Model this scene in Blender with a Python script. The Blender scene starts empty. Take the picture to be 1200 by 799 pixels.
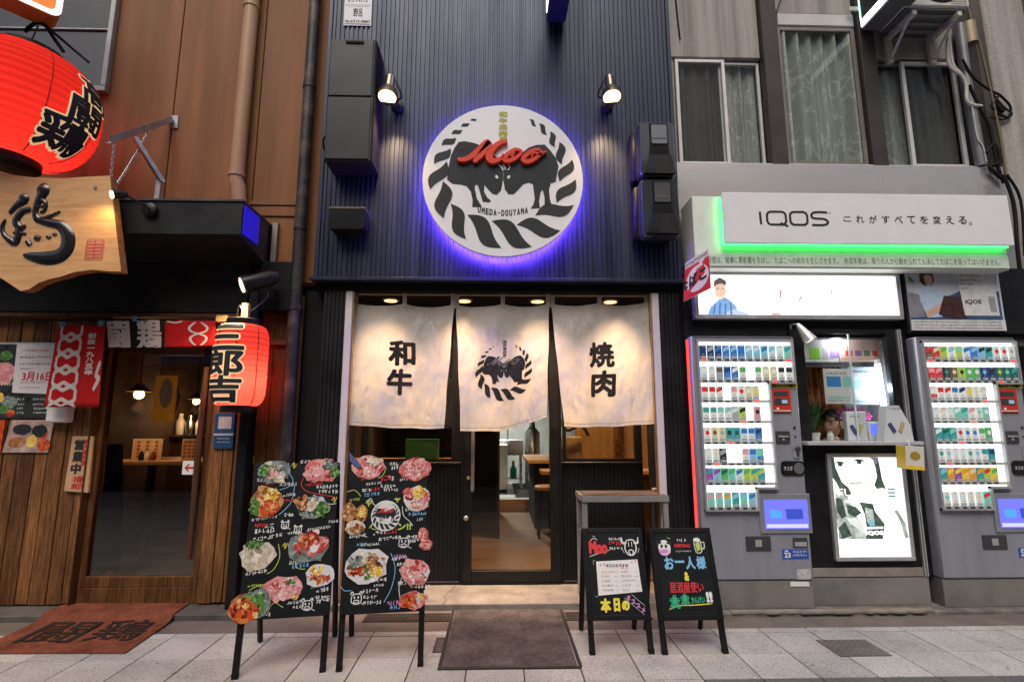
import bpy, bmesh, math, random
from mathutils import Vector, Matrix, noise
RAD = math.radians
PI = math.pi
sc = bpy.context.scene
COL = sc.collection

# ------------------------------------------------------------------ camera
F, PITCH, YAW, H = 625.0, RAD(9.1), RAD(1.5), 1.4      # measured on the 1200 x 799 photograph
cam = bpy.data.objects.new('camera', bpy.data.cameras.new('camera'))
COL.objects.link(cam)
sc.camera = cam
cam.data.sensor_width = 36.0
cam.data.lens = 36.0 * F / 1200.0
cam.data.clip_start = 0.05
cam.data.clip_end = 2000.0
cam.location = (0, 0, H)
cam.rotation_euler = (PI / 2 + PITCH, 0, -YAW)

# ------------------------------------------------------------------ sky, sun, exposure
SUN_EL, SUN_AZ = RAD(55), RAD(190)                       # behind and above the camera, very soft
world = bpy.data.worlds.new('World')
sc.world = world
world.use_nodes = True
wn = world.node_tree
bg = wn.nodes['Background']
sky = wn.nodes.new('ShaderNodeTexSky')
sky.sky_type = 'NISHITA'
sky.sun_disc = False
sky.sun_elevation = SUN_EL
sky.sun_rotation = SUN_AZ
sky.air_density = 1.0
sky.dust_density = 6.0
sky.ozone_density = 1.0
wn.links.new(sky.outputs[0], bg.inputs['Color'])
bg.inputs['Strength'].default_value = 0.08
sun = bpy.data.objects.new('sun', bpy.data.lights.new('sun', 'SUN'))
COL.objects.link(sun)
sun.data.energy = 1.5
sun.data.angle = RAD(38)
sun.data.color = (1.0, 0.955, 0.905)
sd = Vector((math.sin(SUN_AZ) * math.cos(SUN_EL), math.cos(SUN_AZ) * math.cos(SUN_EL), math.sin(SUN_EL)))
sun.rotation_euler = sd.to_track_quat('Z', 'Y').to_euler()
sun.location = sd * 30
sc.view_settings.view_transform = 'Standard'
sc.view_settings.look = 'None'
sc.view_settings.gamma = 1.0
sc.view_settings.exposure = 0.28
sc.view_settings.use_curve_mapping = False
sc.render.engine = 'CYCLES'
sc.cycles.use_denoising = True
sc.cycles.max_bounces = 7
sc.cycles.transparent_max_bounces = 12
sc.cycles.sample_clamp_indirect = 4.0
sc.cycles.caustics_reflective = False
sc.cycles.caustics_refractive = False

# ------------------------------------------------------------------ pixel -> place
def ray(px, py):
    x = (px - 600.0) / F
    y = -(py - 399.5) / F
    cp, sp = math.cos(PITCH), math.sin(PITCH)
    a, b, c = x, cp - sp * y, sp + cp * y
    cy, sy = math.cos(YAW), math.sin(YAW)
    return Vector((a * cy + b * sy, -a * sy + b * cy, c))
def U(px, py, d):                      # on the upright plane y = d -> (x, z)
    r = ray(px, py); t = d / r.y
    return (r.x * t, H + r.z * t)
def G(px, py, z=0.0):                  # on the level plane z -> (x, y)
    r = ray(px, py); t = (z - H) / r.z
    return (r.x * t, r.y * t)
def UX(px, py, d): return U(px, py, d)[0]
def UZ(px, py, d): return U(px, py, d)[1]
def UP(pts, d): return [U(a, b, d) for a, b in pts]
def RECT(x0, y0, x1, y1, d):           # pixel rectangle -> upright world rectangle x0,x1,z0,z1 (edges taken at its middle)
    xm, ym = (x0 + x1) / 2, (y0 + y1) / 2
    return (UX(x0, ym, d), UX(x1, ym, d), UZ(xm, y1, d), UZ(xm, y0, d))

# ------------------------------------------------------------------ materials
MATS = {}
def lin(c):
    return tuple(((v / 255.0) / 12.92 if v / 255.0 <= 0.04045 else (((v / 255.0) + 0.055) / 1.055) ** 2.4) for v in c)
def M(name, col, rough=0.5, metal=0.0, var=0.12, scale=6.0, bump=0.0, bscale=80.0, emit=0.0, ecol=None,
      stretch=None, coat=0.0, rnd=0.0, spec=0.32, dirt=0.0, dirtcol=(0.02, 0.018, 0.015), dscale=2.5, rvar=0.12):
    if name in MATS: return MATS[name]
    m = bpy.data.materials.new(name); MATS[name] = m
    m.use_nodes = True
    nt = m.node_tree; N = nt.nodes; L = nt.links
    p = N['Principled BSDF']
    p.inputs['Roughness'].default_value = rough
    p.inputs['Metallic'].default_value = metal
    p.inputs['Specular IOR Level'].default_value = spec
    p.inputs['Coat Weight'].default_value = coat
    tc = N.new('ShaderNodeTexCoord')
    mp = N.new('ShaderNodeMapping')
    L.new(tc.outputs['Object'], mp.inputs['Vector'])
    if stretch: mp.inputs['Scale'].default_value = stretch
    vec = mp.outputs['Vector']
    if rnd:
        oi = N.new('ShaderNodeObjectInfo')
        ad = N.new('ShaderNodeVectorMath'); ad.operation = 'MULTIPLY_ADD'
        ad.inputs[1].default_value = (37.0, 19.0, 53.0)
        L.new(oi.outputs['Random'], ad.inputs[0]); L.new(vec, ad.inputs[2])
        vec = ad.outputs[0]
    n1 = N.new('ShaderNodeTexNoise'); n1.inputs['Scale'].default_value = scale; n1.inputs['Detail'].default_value = 6.0
    n1.inputs['Roughness'].default_value = 0.62
    L.new(vec, n1.inputs['Vector'])
    mr = N.new('ShaderNodeMapRange')
    mr.inputs['From Min'].default_value = 0.3; mr.inputs['From Max'].default_value = 0.7
    mr.inputs['To Min'].default_value = 1.0 - var; mr.inputs['To Max'].default_value = 1.0 + var
    L.new(n1.outputs['Fac'], mr.inputs['Value'])
    fac = mr.outputs[0]
    if rnd:
        m2 = N.new('ShaderNodeMapRange'); m2.inputs['To Min'].default_value = 1.0 - rnd; m2.inputs['To Max'].default_value = 1.0 + rnd
        L.new(oi.outputs['Random'], m2.inputs['Value'])
        mu = N.new('ShaderNodeMath'); mu.operation = 'MULTIPLY'
        L.new(fac, mu.inputs[0]); L.new(m2.outputs[0], mu.inputs[1]); fac = mu.outputs[0]
    vm = N.new('ShaderNodeVectorMath'); vm.operation = 'SCALE'
    vm.inputs[0].default_value = col[:3]
    L.new(fac, vm.inputs['Scale'])
    out = vm.outputs[0]
    if dirt:
        n3 = N.new('ShaderNodeTexNoise'); n3.inputs['Scale'].default_value = dscale; n3.inputs['Detail'].default_value = 8.0
        L.new(vec, n3.inputs['Vector'])
        r3 = N.new('ShaderNodeMapRange'); r3.inputs['From Min'].default_value = 0.5; r3.inputs['From Max'].default_value = 0.75
        r3.inputs['To Max'].default_value = dirt
        L.new(n3.outputs['Fac'], r3.inputs['Value'])
        mx = N.new('ShaderNodeMix'); mx.data_type = 'RGBA'
        L.new(r3.outputs[0], mx.inputs['Factor']); L.new(out, mx.inputs['A']); mx.inputs['B'].default_value = (*dirtcol, 1)
        out = mx.outputs['Result']
    L.new(out, p.inputs['Base Color'])
    if rvar:
        rr = N.new('ShaderNodeMapRange'); rr.inputs['From Min'].default_value = 0.3; rr.inputs['From Max'].default_value = 0.7
        rr.inputs['To Min'].default_value = max(0.03, rough - rvar); rr.inputs['To Max'].default_value = min(1.0, rough + rvar)
        L.new(n1.outputs['Fac'], rr.inputs['Value']); L.new(rr.outputs[0], p.inputs['Roughness'])
    if bump:
        n2 = N.new('ShaderNodeTexNoise'); n2.inputs['Scale'].default_value = bscale; n2.inputs['Detail'].default_value = 4.0
        L.new(vec, n2.inputs['Vector'])
        b = N.new('ShaderNodeBump'); b.inputs['Strength'].default_value = bump; b.inputs['Distance'].default_value = 0.01
        L.new(n2.outputs['Fac'], b.inputs['Height']); L.new(b.outputs[0], p.inputs['Normal'])
    if emit:
        p.inputs['Emission Strength'].default_value = emit
        if ecol: p.inputs['Emission Color'].default_value = (*ecol, 1)
        else: L.new(out, p.inputs['Emission Color'])
    return m

def ramp_mat(name, stops, scale=8.0, rough=0.6, kind='noise', stretch=None, bump=0.0, detail=6.0, rnd=False, emit=0.0, dist=0.0, spec=0.22, rv=0.0):
    """colour from a ramp over noise / voronoi / wave"""
    if name in MATS: return MATS[name]
    m = bpy.data.materials.new(name); MATS[name] = m
    m.use_nodes = True
    nt = m.node_tree; N = nt.nodes; L = nt.links
    p = N['Principled BSDF']; p.inputs['Roughness'].default_value = rough; p.inputs['Specular IOR Level'].default_value = spec
    tc = N.new('ShaderNodeTexCoord'); mp = N.new('ShaderNodeMapping')
    L.new(tc.outputs['Object'], mp.inputs['Vector'])
    if stretch: mp.inputs['Scale'].default_value = stretch
    vec = mp.outputs[0]
    if rnd:
        oi = N.new('ShaderNodeObjectInfo')
        ad = N.new('ShaderNodeVectorMath'); ad.operation = 'MULTIPLY_ADD'; ad.inputs[1].default_value = (31, 17, 47)
        L.new(oi.outputs['Random'], ad.inputs[0]); L.new(vec, ad.inputs[2]); vec = ad.outputs[0]
    if kind == 'voronoi':
        t = N.new('ShaderNodeTexVoronoi'); t.inputs['Scale'].default_value = scale; o = t.outputs['Distance']
        nn = N.new('ShaderNodeTexNoise'); nn.inputs['Scale'].default_value = scale * 1.5
        L.new(vec, nn.inputs['Vector'])
        mm = N.new('ShaderNodeVectorMath'); mm.operation = 'MULTIPLY_ADD'; mm.inputs[1].default_value = (0.5 / scale,) * 3
        L.new(nn.outputs['Color'], mm.inputs[0]); L.new(vec, mm.inputs[2]); vec = mm.outputs[0]
    elif kind == 'cells':
        t = N.new('ShaderNodeTexVoronoi'); t.inputs['Scale'].default_value = scale; o = t.outputs['Color']
    elif kind == 'wave':
        t = N.new('ShaderNodeTexWave'); t.inputs['Scale'].default_value = scale; t.inputs['Distortion'].default_value = dist; t.inputs['Detail'].default_value = 3; o = t.outputs['Fac']
    else:
        t = N.new('ShaderNodeTexNoise'); t.inputs['Scale'].default_value = scale; t.inputs['Detail'].default_value = detail; t.inputs['Distortion'].default_value = dist; o = t.outputs['Fac']
        t.inputs['Roughness'].default_value = 0.65
    L.new(vec, t.inputs['Vector'])
    cr = N.new('ShaderNodeValToRGB')
    el = cr.color_ramp.elements
    while len(el) < len(stops): el.new(0.5)
    for e, (pos, c) in zip(el, stops):
        e.position = pos; e.color = (*c[:3], 1)
    L.new(o, cr.inputs['Fac'])
    L.new(cr.outputs['Color'], p.inputs['Base Color'])
    if rv:
        m2 = N.new('ShaderNodeMapRange'); m2.inputs['To Min'].default_value = 1 - rv; m2.inputs['To Max'].default_value = 1 + rv
        L.new(oi.outputs['Random'], m2.inputs['Value'])
        vs = N.new('ShaderNodeVectorMath'); vs.operation = 'SCALE'; L.new(cr.outputs['Color'], vs.inputs[0]); L.new(m2.outputs[0], vs.inputs['Scale']); L.new(vs.outputs[0], p.inputs['Base Color'])
    if bump:
        b = N.new('ShaderNodeBump'); b.inputs['Strength'].default_value = bump; b.inputs['Distance'].default_value = 0.01
        L.new(o, b.inputs['Height']); L.new(b.outputs[0], p.inputs['Normal'])
    if emit:
        p.inputs['Emission Strength'].default_value = emit; L.new(cr.outputs['Color'], p.inputs['Emission Color'])
    return m

def glow(name, col, s):
    if name in MATS: return MATS[name]
    m = bpy.data.materials.new(name); MATS[name] = m; m.use_nodes = True
    p = m.node_tree.nodes['Principled BSDF']
    p.inputs['Base Color'].default_value = (*[min(0.8, c) for c in col], 1)
    p.inputs['Emission Color'].default_value = (*col, 1); p.inputs['Emission Strength'].default_value = s
    p.inputs['Roughness'].default_value = 0.4
    return m

def glass_mat(name, tint=(1, 1, 1), refl=0.1, rough=0.02):
    if name in MATS: return MATS[name]
    m = bpy.data.materials.new(name); MATS[name] = m; m.use_nodes = True
    nt = m.node_tree; N = nt.nodes; L = nt.links
    N.remove(N['Principled BSDF'])
    t = N.new('ShaderNodeBsdfTransparent'); t.inputs[0].default_value = (*tint, 1)
    g = N.new('ShaderNodeBsdfGlossy'); g.inputs['Roughness'].default_value = rough
    fr = N.new('ShaderNodeLayerWeight'); fr.inputs['Blend'].default_value = 0.5
    pw = N.new('ShaderNodeMath'); pw.operation = 'POWER'; pw.inputs[1].default_value = 5.0
    L.new(fr.outputs['Facing'], pw.inputs[0])
    ml = N.new('ShaderNodeMath'); ml.operation = 'MULTIPLY_ADD'; ml.inputs[1].default_value = 0.6; ml.inputs[2].default_value = refl * 0.5
    L.new(pw.outputs[0], ml.inputs[0])
    mx = N.new('ShaderNodeMixShader')
    L.new(ml.outputs[0], mx.inputs[0]); L.new(t.outputs[0], mx.inputs[1]); L.new(g.outputs[0], mx.inputs[2])
    L.new(mx.outputs[0], N['Material Output'].inputs['Surface'])
    return m

def cloth_mat(name, col, trans=0.35, var=0.06, tcol=None, weave=700.0, crumple=0.0, stretch=None):
    if name in MATS: return MATS[name]
    m = M(name, col, rough=0.95, var=var, scale=5.0, bump=0.25, bscale=weave, spec=0.1, rvar=0, stretch=stretch)
    nt = m.node_tree; N = nt.nodes; L = nt.links
    p = N['Principled BSDF']
    if crumple:
        tc = N.new('ShaderNodeTexCoord'); hs = []
        for sc_, st in ((7, (1, 1, .30)), (19, (1, 1, .32)), (55, (1, 1, .6))):
            mp = N.new('ShaderNodeMapping'); mp.inputs['Scale'].default_value = st; L.new(tc.outputs['Object'], mp.inputs['Vector'])
            nz = N.new('ShaderNodeTexNoise'); nz.inputs['Scale'].default_value = sc_; nz.inputs['Detail'].default_value = 2; nz.inputs['Distortion'].default_value = 1.2
            nz.noise_type = 'RIDGED_MULTIFRACTAL' if sc_ == 19 else 'FBM'; L.new(mp.outputs[0], nz.inputs['Vector'])
            ml = N.new('ShaderNodeMath'); ml.operation = 'MULTIPLY'; ml.inputs[1].default_value = {7: .55, 19: .26, 55: .13}[sc_]; L.new(nz.outputs[0], ml.inputs[0]); hs.append(ml.outputs[0])
        a1 = N.new('ShaderNodeMath'); L.new(hs[0], a1.inputs[0]); L.new(hs[1], a1.inputs[1]); a2 = N.new('ShaderNodeMath'); L.new(a1.outputs[0], a2.inputs[0]); L.new(hs[2], a2.inputs[1])
        bm = N.new('ShaderNodeBump'); bm.inputs['Strength'].default_value = crumple; bm.inputs['Distance'].default_value = 0.03; L.new(a2.outputs[0], bm.inputs['Height'])
        old = p.inputs['Normal'].links[0].from_node; L.new(bm.outputs[0], old.inputs['Normal'])
    t = N.new('ShaderNodeBsdfTranslucent'); t.inputs[0].default_value = (*(tcol or col), 1)
    mx = N.new('ShaderNodeMixShader'); mx.inputs[0].default_value = trans
    L.new(p.outputs[0], mx.inputs[1]); L.new(t.outputs[0], mx.inputs[2])
    L.new(mx.outputs[0], N['Material Output'].inputs['Surface'])
    return m

def streak(m, lo=.7, hi=1.12, scale=2.0, st=(5, 5, .22), f0=.35, f1=.68):
    """rain streaks and grime: multiply the base colour by a long noise"""
    nt = m.node_tree; N = nt.nodes; L = nt.links; p = N['Principled BSDF']
    src = p.inputs['Base Color'].links[0].from_socket
    g = N.new('ShaderNodeNewGeometry'); mp = N.new('ShaderNodeMapping'); mp.inputs['Scale'].default_value = st; L.new(g.outputs['Position'], mp.inputs['Vector'])
    n = N.new('ShaderNodeTexNoise'); n.inputs['Scale'].default_value = scale; n.inputs['Detail'].default_value = 8; n.inputs['Roughness'].default_value = .68; L.new(mp.outputs[0], n.inputs['Vector'])
    r = N.new('ShaderNodeMapRange'); r.inputs['From Min'].default_value = f0; r.inputs['From Max'].default_value = f1; r.inputs['To Min'].default_value = lo; r.inputs['To Max'].default_value = hi; L.new(n.outputs['Fac'], r.inputs['Value'])
    v = N.new('ShaderNodeVectorMath'); v.operation = 'SCALE'; L.new(src, v.inputs[0]); L.new(r.outputs[0], v.inputs['Scale']); L.new(v.outputs[0], p.inputs['Base Color'])
    return m

# ------------------------------------------------------------------ mesh helpers
ORG = {}
def tag(o, label=None, cat=None, group=None, kind=None):
    if label: o['label'] = label
    if cat: o['category'] = cat
    if group: o['group'] = group
    if kind: o['kind'] = kind
    return o
def root(name, label, cat, loc=(0, 0, 0), group=None, rz=None, rx=None):
    """an Empty at a thing's base; rz given -> parts are authored in its own frame"""
    o = bpy.data.objects.new(name, None); COL.objects.link(o)
    o.empty_display_size = 0.1
    o.location = loc
    if rz is None:
        ORG[o.name] = Vector(loc)
    else:
        o.rotation_euler = (rx or 0, 0, rz); ORG[o.name] = Vector((0, 0, 0))
    return tag(o, label, cat, group)

def area2(p):
    return sum(p[i][0] * p[(i + 1) % len(p)][1] - p[(i + 1) % len(p)][0] * p[i][1] for i in range(len(p)))
def catmull(pts, n=6):
    if len(pts) < 3: return list(pts)
    P = [pts[0]] + list(pts) + [pts[-1]]
    out = []
    for i in range(1, len(P) - 2):
        for k in range(n):
            t = k / n
            out.append(tuple(0.5 * (2 * b + (c - a) * t + (2 * a - 5 * b + 4 * c - d) * t * t + (3 * b - a - 3 * c + d) * t ** 3)
                             for a, b, c, d in zip(P[i - 1], P[i], P[i + 1], P[i + 2])))
    out.append(tuple(P[-2]))
    return out

class MB:
    def __init__(s): s.v = []; s.f = []; s.m = []
    def add(s, vs, fs, mi=0):
        b = len(s.v); s.v += [tuple(v) for v in vs]
        for f in fs: s.f.append(tuple(b + i for i in f)); s.m.append(mi)
        return s
    def box(s, x0, x1, y0, y1, z0, z1, mi=0, c=0.0):
        if x1 < x0: x0, x1 = x1, x0
        if y1 < y0: y0, y1 = y1, y0
        if z1 < z0: z0, z1 = z1, z0
        if not c:
            return s.add([(x0, y0, z0), (x1, y0, z0), (x1, y1, z0), (x0, y1, z0), (x0, y0, z1), (x1, y0, z1), (x1, y1, z1), (x0, y1, z1)],
                         [(0, 3, 2, 1), (4, 5, 6, 7), (0, 1, 5, 4), (1, 2, 6, 5), (2, 3, 7, 6), (3, 0, 4, 7)], mi)
        c = min(c, (x1 - x0) * .45, (y1 - y0) * .45, (z1 - z0) * .45)
        vs = []; idx = {}
        for ix, X in enumerate((x0, x1)):
            for iy, Y in enumerate((y0, y1)):
                for iz, Z in enumerate((z0, z1)):
                    sx, sy, sz = (1 - 2 * ix) * c, (1 - 2 * iy) * c, (1 - 2 * iz) * c
                    for ax, p in enumerate(((X, Y + sy, Z + sz), (X + sx, Y, Z + sz), (X + sx, Y + sy, Z))):
                        idx[(ix, iy, iz, ax)] = len(vs); vs.append(p)
        fs = []
        for ax in range(3):
            for side in (0, 1):
                o = [a for a in range(3) if a != ax]
                q = []
                for (u, w) in ((0, 0), (1, 0), (1, 1), (0, 1)):
                    k = [0, 0, 0]; k[ax] = side; k[o[0]] = u; k[o[1]] = w
                    q.append(idx[(*k, ax)])
                fs.append(tuple(q))
        for ax in range(3):            # edge along ax
            o = [a for a in range(3) if a != ax]
            for u in (0, 1):
                for w in (0, 1):
                    k0 = [0, 0, 0]; k0[o[0]] = u; k0[o[1]] = w; k1 = list(k0); k1[ax] = 1
                    fs.append((idx[(*k0, o[0])], idx[(*k1, o[0])], idx[(*k1, o[1])], idx[(*k0, o[1])]))
        for ix in (0, 1):
            for iy in (0, 1):
                for iz in (0, 1):
                    fs.append(tuple(idx[(ix, iy, iz, a)] for a in range(3)))
        cx, cy, cz = (x0 + x1) / 2, (y0 + y1) / 2, (z0 + z1) / 2
        fx = []
        for f in fs:                   # outward winding
            a, b, d = (Vector(vs[f[i]]) for i in range(3))
            n = (b - a).cross(d - a); ctr = sum((Vector(vs[i]) for i in f), Vector()) / len(f)
            fx.append(f if n.dot(ctr - Vector((cx, cy, cz))) > 0 else f[::-1])
        return s.add(vs, fx, mi)
    def prism(s, poly, y0, y1, mi=0, back=True, side_mi=None):
        if area2(poly) < 0: poly = poly[::-1]
        n = len(poly)
        vs = [(x, y0, z) for x, z in poly] + [(x, y1, z) for x, z in poly]
        s.add(vs, [tuple(range(n))] + ([tuple(range(2 * n - 1, n - 1, -1))] if back else []), mi)
        b = len(s.v) - 2 * n
        for i in range(n):
            j = (i + 1) % n
            s.f.append((b + i, b + n + i, b + n + j, b + j)); s.m.append(mi if side_mi is None else side_mi)
        return s
    def slab(s, poly, z0, z1, mi=0):   # poly in x,y
        if area2(poly) < 0: poly = poly[::-1]
        n = len(poly)
        s.add([(x, y, z1) for x, y in poly] + [(x, y, z0) for x, y in poly],
              [tuple(range(n)), tuple(range(2 * n - 1, n - 1, -1))] + [(i, n + i, n + (i + 1) % n, (i + 1) % n) for i in range(n)], mi)
        return s
    def sheet(s, poly, y, mi=0):
        if area2(poly) < 0: poly = poly[::-1]
        return s.add([(x, y, z) for x, z in poly], [tuple(range(len(poly)))], mi)
    def rect(s, r, y, mi=0):
        return s.sheet([(r[0], r[2]), (r[1], r[2]), (r[1], r[3]), (r[0], r[3])], y, mi)
    def tube(s, path, r, n=8, mi=0, cap=True):
        P = [Vector(p) for p in path]
        rr = r if isinstance(r, (list, tuple)) else [r] * len(P)
        b = len(s.v); up = None
        for i, p in enumerate(P):
            d = (P[min(i + 1, len(P) - 1)] - P[max(i - 1, 0)]).normalized()
            if up is None:
                up = Vector((0, 0, 1)) if abs(d.z) < 0.9 else Vector((0, 1, 0))
            a = d.cross(up)
            if a.length < 1e-4: a = d.cross(Vector((1, 0.3, 0)))
            a.normalize(); c = a.cross(d).normalized(); up = c
            for k in range(n):
                t = 2 * PI * k / n
                s.v.append(tuple(p + a * math.cos(t) * rr[i] + c * math.sin(t) * rr[i]))
        for i in range(len(P) - 1):
            for k in range(n):
                j = (k + 1) % n
                s.f.append((b + i * n + k, b + i * n + j, b + (i + 1) * n + j, b + (i + 1) * n + k)); s.m.append(mi)
        if cap:
            s.f.append(tuple(b + k for k in range(n - 1, -1, -1))); s.m.append(mi)
            s.f.append(tuple(b + (len(P) - 1) * n + k for k in range(n))); s.m.append(mi)
        return s
    def cyl(s, p0, p1, r, n=14, mi=0): return s.tube([p0, p1], r, n, mi)
    def lathe(s, prof, c, n=32, mi=0, axis='z', cap=True):
        b = len(s.v)
        for r, h in prof:
            for k in range(n):
                t = 2 * PI * k / n
                if axis == 'z': s.v.append((c[0] + r * math.cos(t), c[1] + r * math.sin(t), c[2] + h))
                else: s.v.append((c[0] + r * math.cos(t), c[1] + h, c[2] + r * math.sin(t)))   # axis y
        for i in range(len(prof) - 1):
            for k in range(n):
                j = (k + 1) % n
                q = (b + i * n + k, b + i * n + j, b + (i + 1) * n + j, b + (i + 1) * n + k)
                s.f.append(q if axis == 'z' else q[::-1]); s.m.append(mi)
        if cap:
            q = tuple(b + k for k in range(n)); s.f.append(q[::-1] if axis == 'z' else q); s.m.append(mi)
            q = tuple(b + (len(prof) - 1) * n + k for k in range(n)); s.f.append(q if axis == 'z' else q[::-1]); s.m.append(mi)
        return s
    def brush(s, pts, w, y, mi=0, h=0.0, n=6, taper=True):
        """a brush stroke in the x,z plane facing -y; w one width or one per point; h > 0 makes it a raised, rounded stroke"""
        ws = w if isinstance(w, (list, tuple)) else [w] * len(pts)
        q = catmull([(p[0], p[1], ww) for p, ww in zip(pts, ws)], n)
        m = len(q); b = len(s.v)
        k = 5 if h else 2
        for i, (x, z, ww) in enumerate(q):
            a = q[max(i - 1, 0)]; c = q[min(i + 1, m - 1)]
            dx, dz = c[0] - a[0], c[1] - a[1]; l = math.hypot(dx, dz) or 1
            nx, nz = -dz / l, dx / l
            e = min(i, m - 1 - i)
            g = (0.55, 0.85)[e] if (taper and e < 2) else 1.0
            ww = max(ww, 1e-4) * 0.5 * g
            if h:
                for t, d in ((1, 0), (0.75, .75), (0, 1), (-0.75, .75), (-1, 0)):
                    s.v.append((x + nx * ww * t, y - h * d, z + nz * ww * t))
            else:
                for t in (1, -1): s.v.append((x + nx * ww * t, y, z + nz * ww * t))
        for i in range(m - 1):
            for j in range(k - 1):
                s.f.append((b + i * k + j, b + i * k + j + 1, b + (i + 1) * k + j + 1, b + (i + 1) * k + j)); s.m.append(mi)
        if h:
            s.f.append(tuple(b + j for j in range(k))); s.m.append(mi)
            s.f.append(tuple(b + (m - 1) * k + j for j in range(k - 1, -1, -1))); s.m.append(mi)
        return s
    def scribble(s, x0, x1, z, h, y, rng, mi=0, w=0.12, slope=0.0):
        """a run of handwriting too small to read"""
        x = x0
        while x < x1:
            cw = h * rng.uniform(0.55, 0.95)
            zz = z + slope * (x - x0)
            for _ in range(rng.choice((2, 3, 3, 4))):
                if rng.random() < 0.5:
                    a = rng.uniform(0.1, 0.9) * h
                    p = [(x, zz + a), (x + cw * 0.8, zz + a + rng.uniform(-.15, .2) * h)]
                else:
                    a = rng.uniform(0.1, 0.8) * cw
                    p = [(x + a, zz + h), (x + a + rng.uniform(-.25, .25) * cw, zz + rng.uniform(0, .3) * h)]
                dx, dz = p[1][0] - p[0][0], p[1][1] - p[0][1]; l = math.hypot(dx, dz) or 1
                nx, nz = -dz / l * h * w / 2, dx / l * h * w / 2
                s.add([(p[0][0] + nx, y, p[0][1] + nz), (p[0][0] - nx, y, p[0][1] - nz), (p[1][0] - nx, y, p[1][1] - nz), (p[1][0] + nx, y, p[1][1] + nz)], [(0, 1, 2, 3)], mi)
            x += cw * 1.12
        return s
    def text(s, st, x0, x1, z0, z1, y, bold=0.0, n=8, mi=0, shear=0.0, depth=0.0):
        vs, fs = glyph(st)
        ax = [v[0] for v in vs]; az = [v[1] for v in vs]
        mx, Mx, mz, Mz = min(ax), max(ax), min(az), max(az)
        kx = (x1 - x0 - 2 * bold) / max(Mx - mx, 1e-6); kz = (z1 - z0 - 2 * bold) / max(Mz - mz, 1e-6)
        offs = [(0, 0)] + ([(math.cos(2 * PI * i / n) * bold, math.sin(2 * PI * i / n) * bold) for i in range(n)] if bold else [])
        for i, (ox, oz) in enumerate(offs):
            out = []
            for a, b in vs:
                zz = (b - mz) * kz
                out.append((x0 + bold + (a - mx) * kx + ox + shear * zz, y - i * 0.00012, z0 + bold + zz + oz))
            s.add(out, fs, mi)
        return s
    def textv(s, st, x0, x1, z0, z1, y, bold=0.0, gap=0.08, mi=0, n=8):
        k = len(st); hh = (z1 - z0) / k
        for i, ch in enumerate(st):
            b = z1 - (i + 1) * hh
            if ch in '一ー':
                s.text(ch, x0, x1, b + hh * .44, b + hh * .56, y, bold, n, mi)
            else:
                s.text(ch, x0, x1, b + hh * gap / 2, b + hh * (1 - gap / 2), y, bold, n, mi)
        return s
    def dens(s, mx, my=None):
        """cut faces until no edge is longer than mx, so that they can follow a curved surface"""
        bm = bmesh.new(); vs = [bm.verts.new(v) for v in s.v]
        lay = bm.faces.layers.int.new('m')
        for f, m in zip(s.f, s.m):
            try: fc = bm.faces.new([vs[i] for i in f]); fc[lay] = m
            except ValueError: pass
        bmesh.ops.triangulate(bm, faces=bm.faces[:])
        for _ in range(7):
            es = [e for e in bm.edges if e.calc_length() > mx]
            if not es: break
            bmesh.ops.subdivide_edges(bm, edges=es, cuts=1, use_grid_fill=False)
            bmesh.ops.triangulate(bm, faces=[f for f in bm.faces if len(f.verts) > 3])
        bm.verts.index_update()
        s.v = [tuple(v.co) for v in bm.verts]; s.f = [tuple(v.index for v in f.verts) for f in bm.faces]; s.m = [f[lay] for f in bm.faces]
        bm.free(); return s
    def warp(s, fn, start=0):
        s.v[start:] = [tuple(fn(*v)) for v in s.v[start:]]
        return s
    def build(s, name, mats, parent=None, label=None, cat=None, group=None, kind=None, smooth=None, loc=None):
        me = bpy.data.meshes.new(name)
        o = ORG[parent.name] if parent is not None else Vector(loc or (0, 0, 0))
        me.from_pydata([(v[0] - o.x, v[1] - o.y, v[2] - o.z) for v in s.v], [], s.f)
        if not isinstance(mats, (list, tuple)): mats = [mats]
        for m in mats: me.materials.append(m)
        if len(mats) > 1: me.polygons.foreach_set('material_index', s.m)
        if smooth is not None:
            me.shade_smooth(); me.set_sharp_from_angle(angle=RAD(smooth))
        me.update()
        ob = bpy.data.objects.new(name, me); COL.objects.link(ob)
        if parent is not None:
            ob.parent = parent
        else:
            ob.location = o
        ORG[ob.name] = o
        return tag(ob, label, cat, group, 'stuff' if name in ('chalk_lettering', 'button_row') else kind)

_gc = {}
def glyph(st):
    if st in _gc: return _gc[st]
    cu = bpy.data.curves.new('t', 'FONT'); cu.body = st; cu.size = 1.0; cu.resolution_u = 3
    o = bpy.data.objects.new('t', cu); COL.objects.link(o)
    dg = bpy.context.evaluated_depsgraph_get()
    me = bpy.data.meshes.new_from_object(o.evaluated_get(dg))
    vs = [(v.co.x, v.co.y) for v in me.vertices]; fs = [tuple(p.vertices) for p in me.polygons]
    bpy.data.objects.remove(o); bpy.data.curves.remove(cu); bpy.data.meshes.remove(me)
    _gc[st] = (vs, fs)
    return _gc[st]

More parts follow.
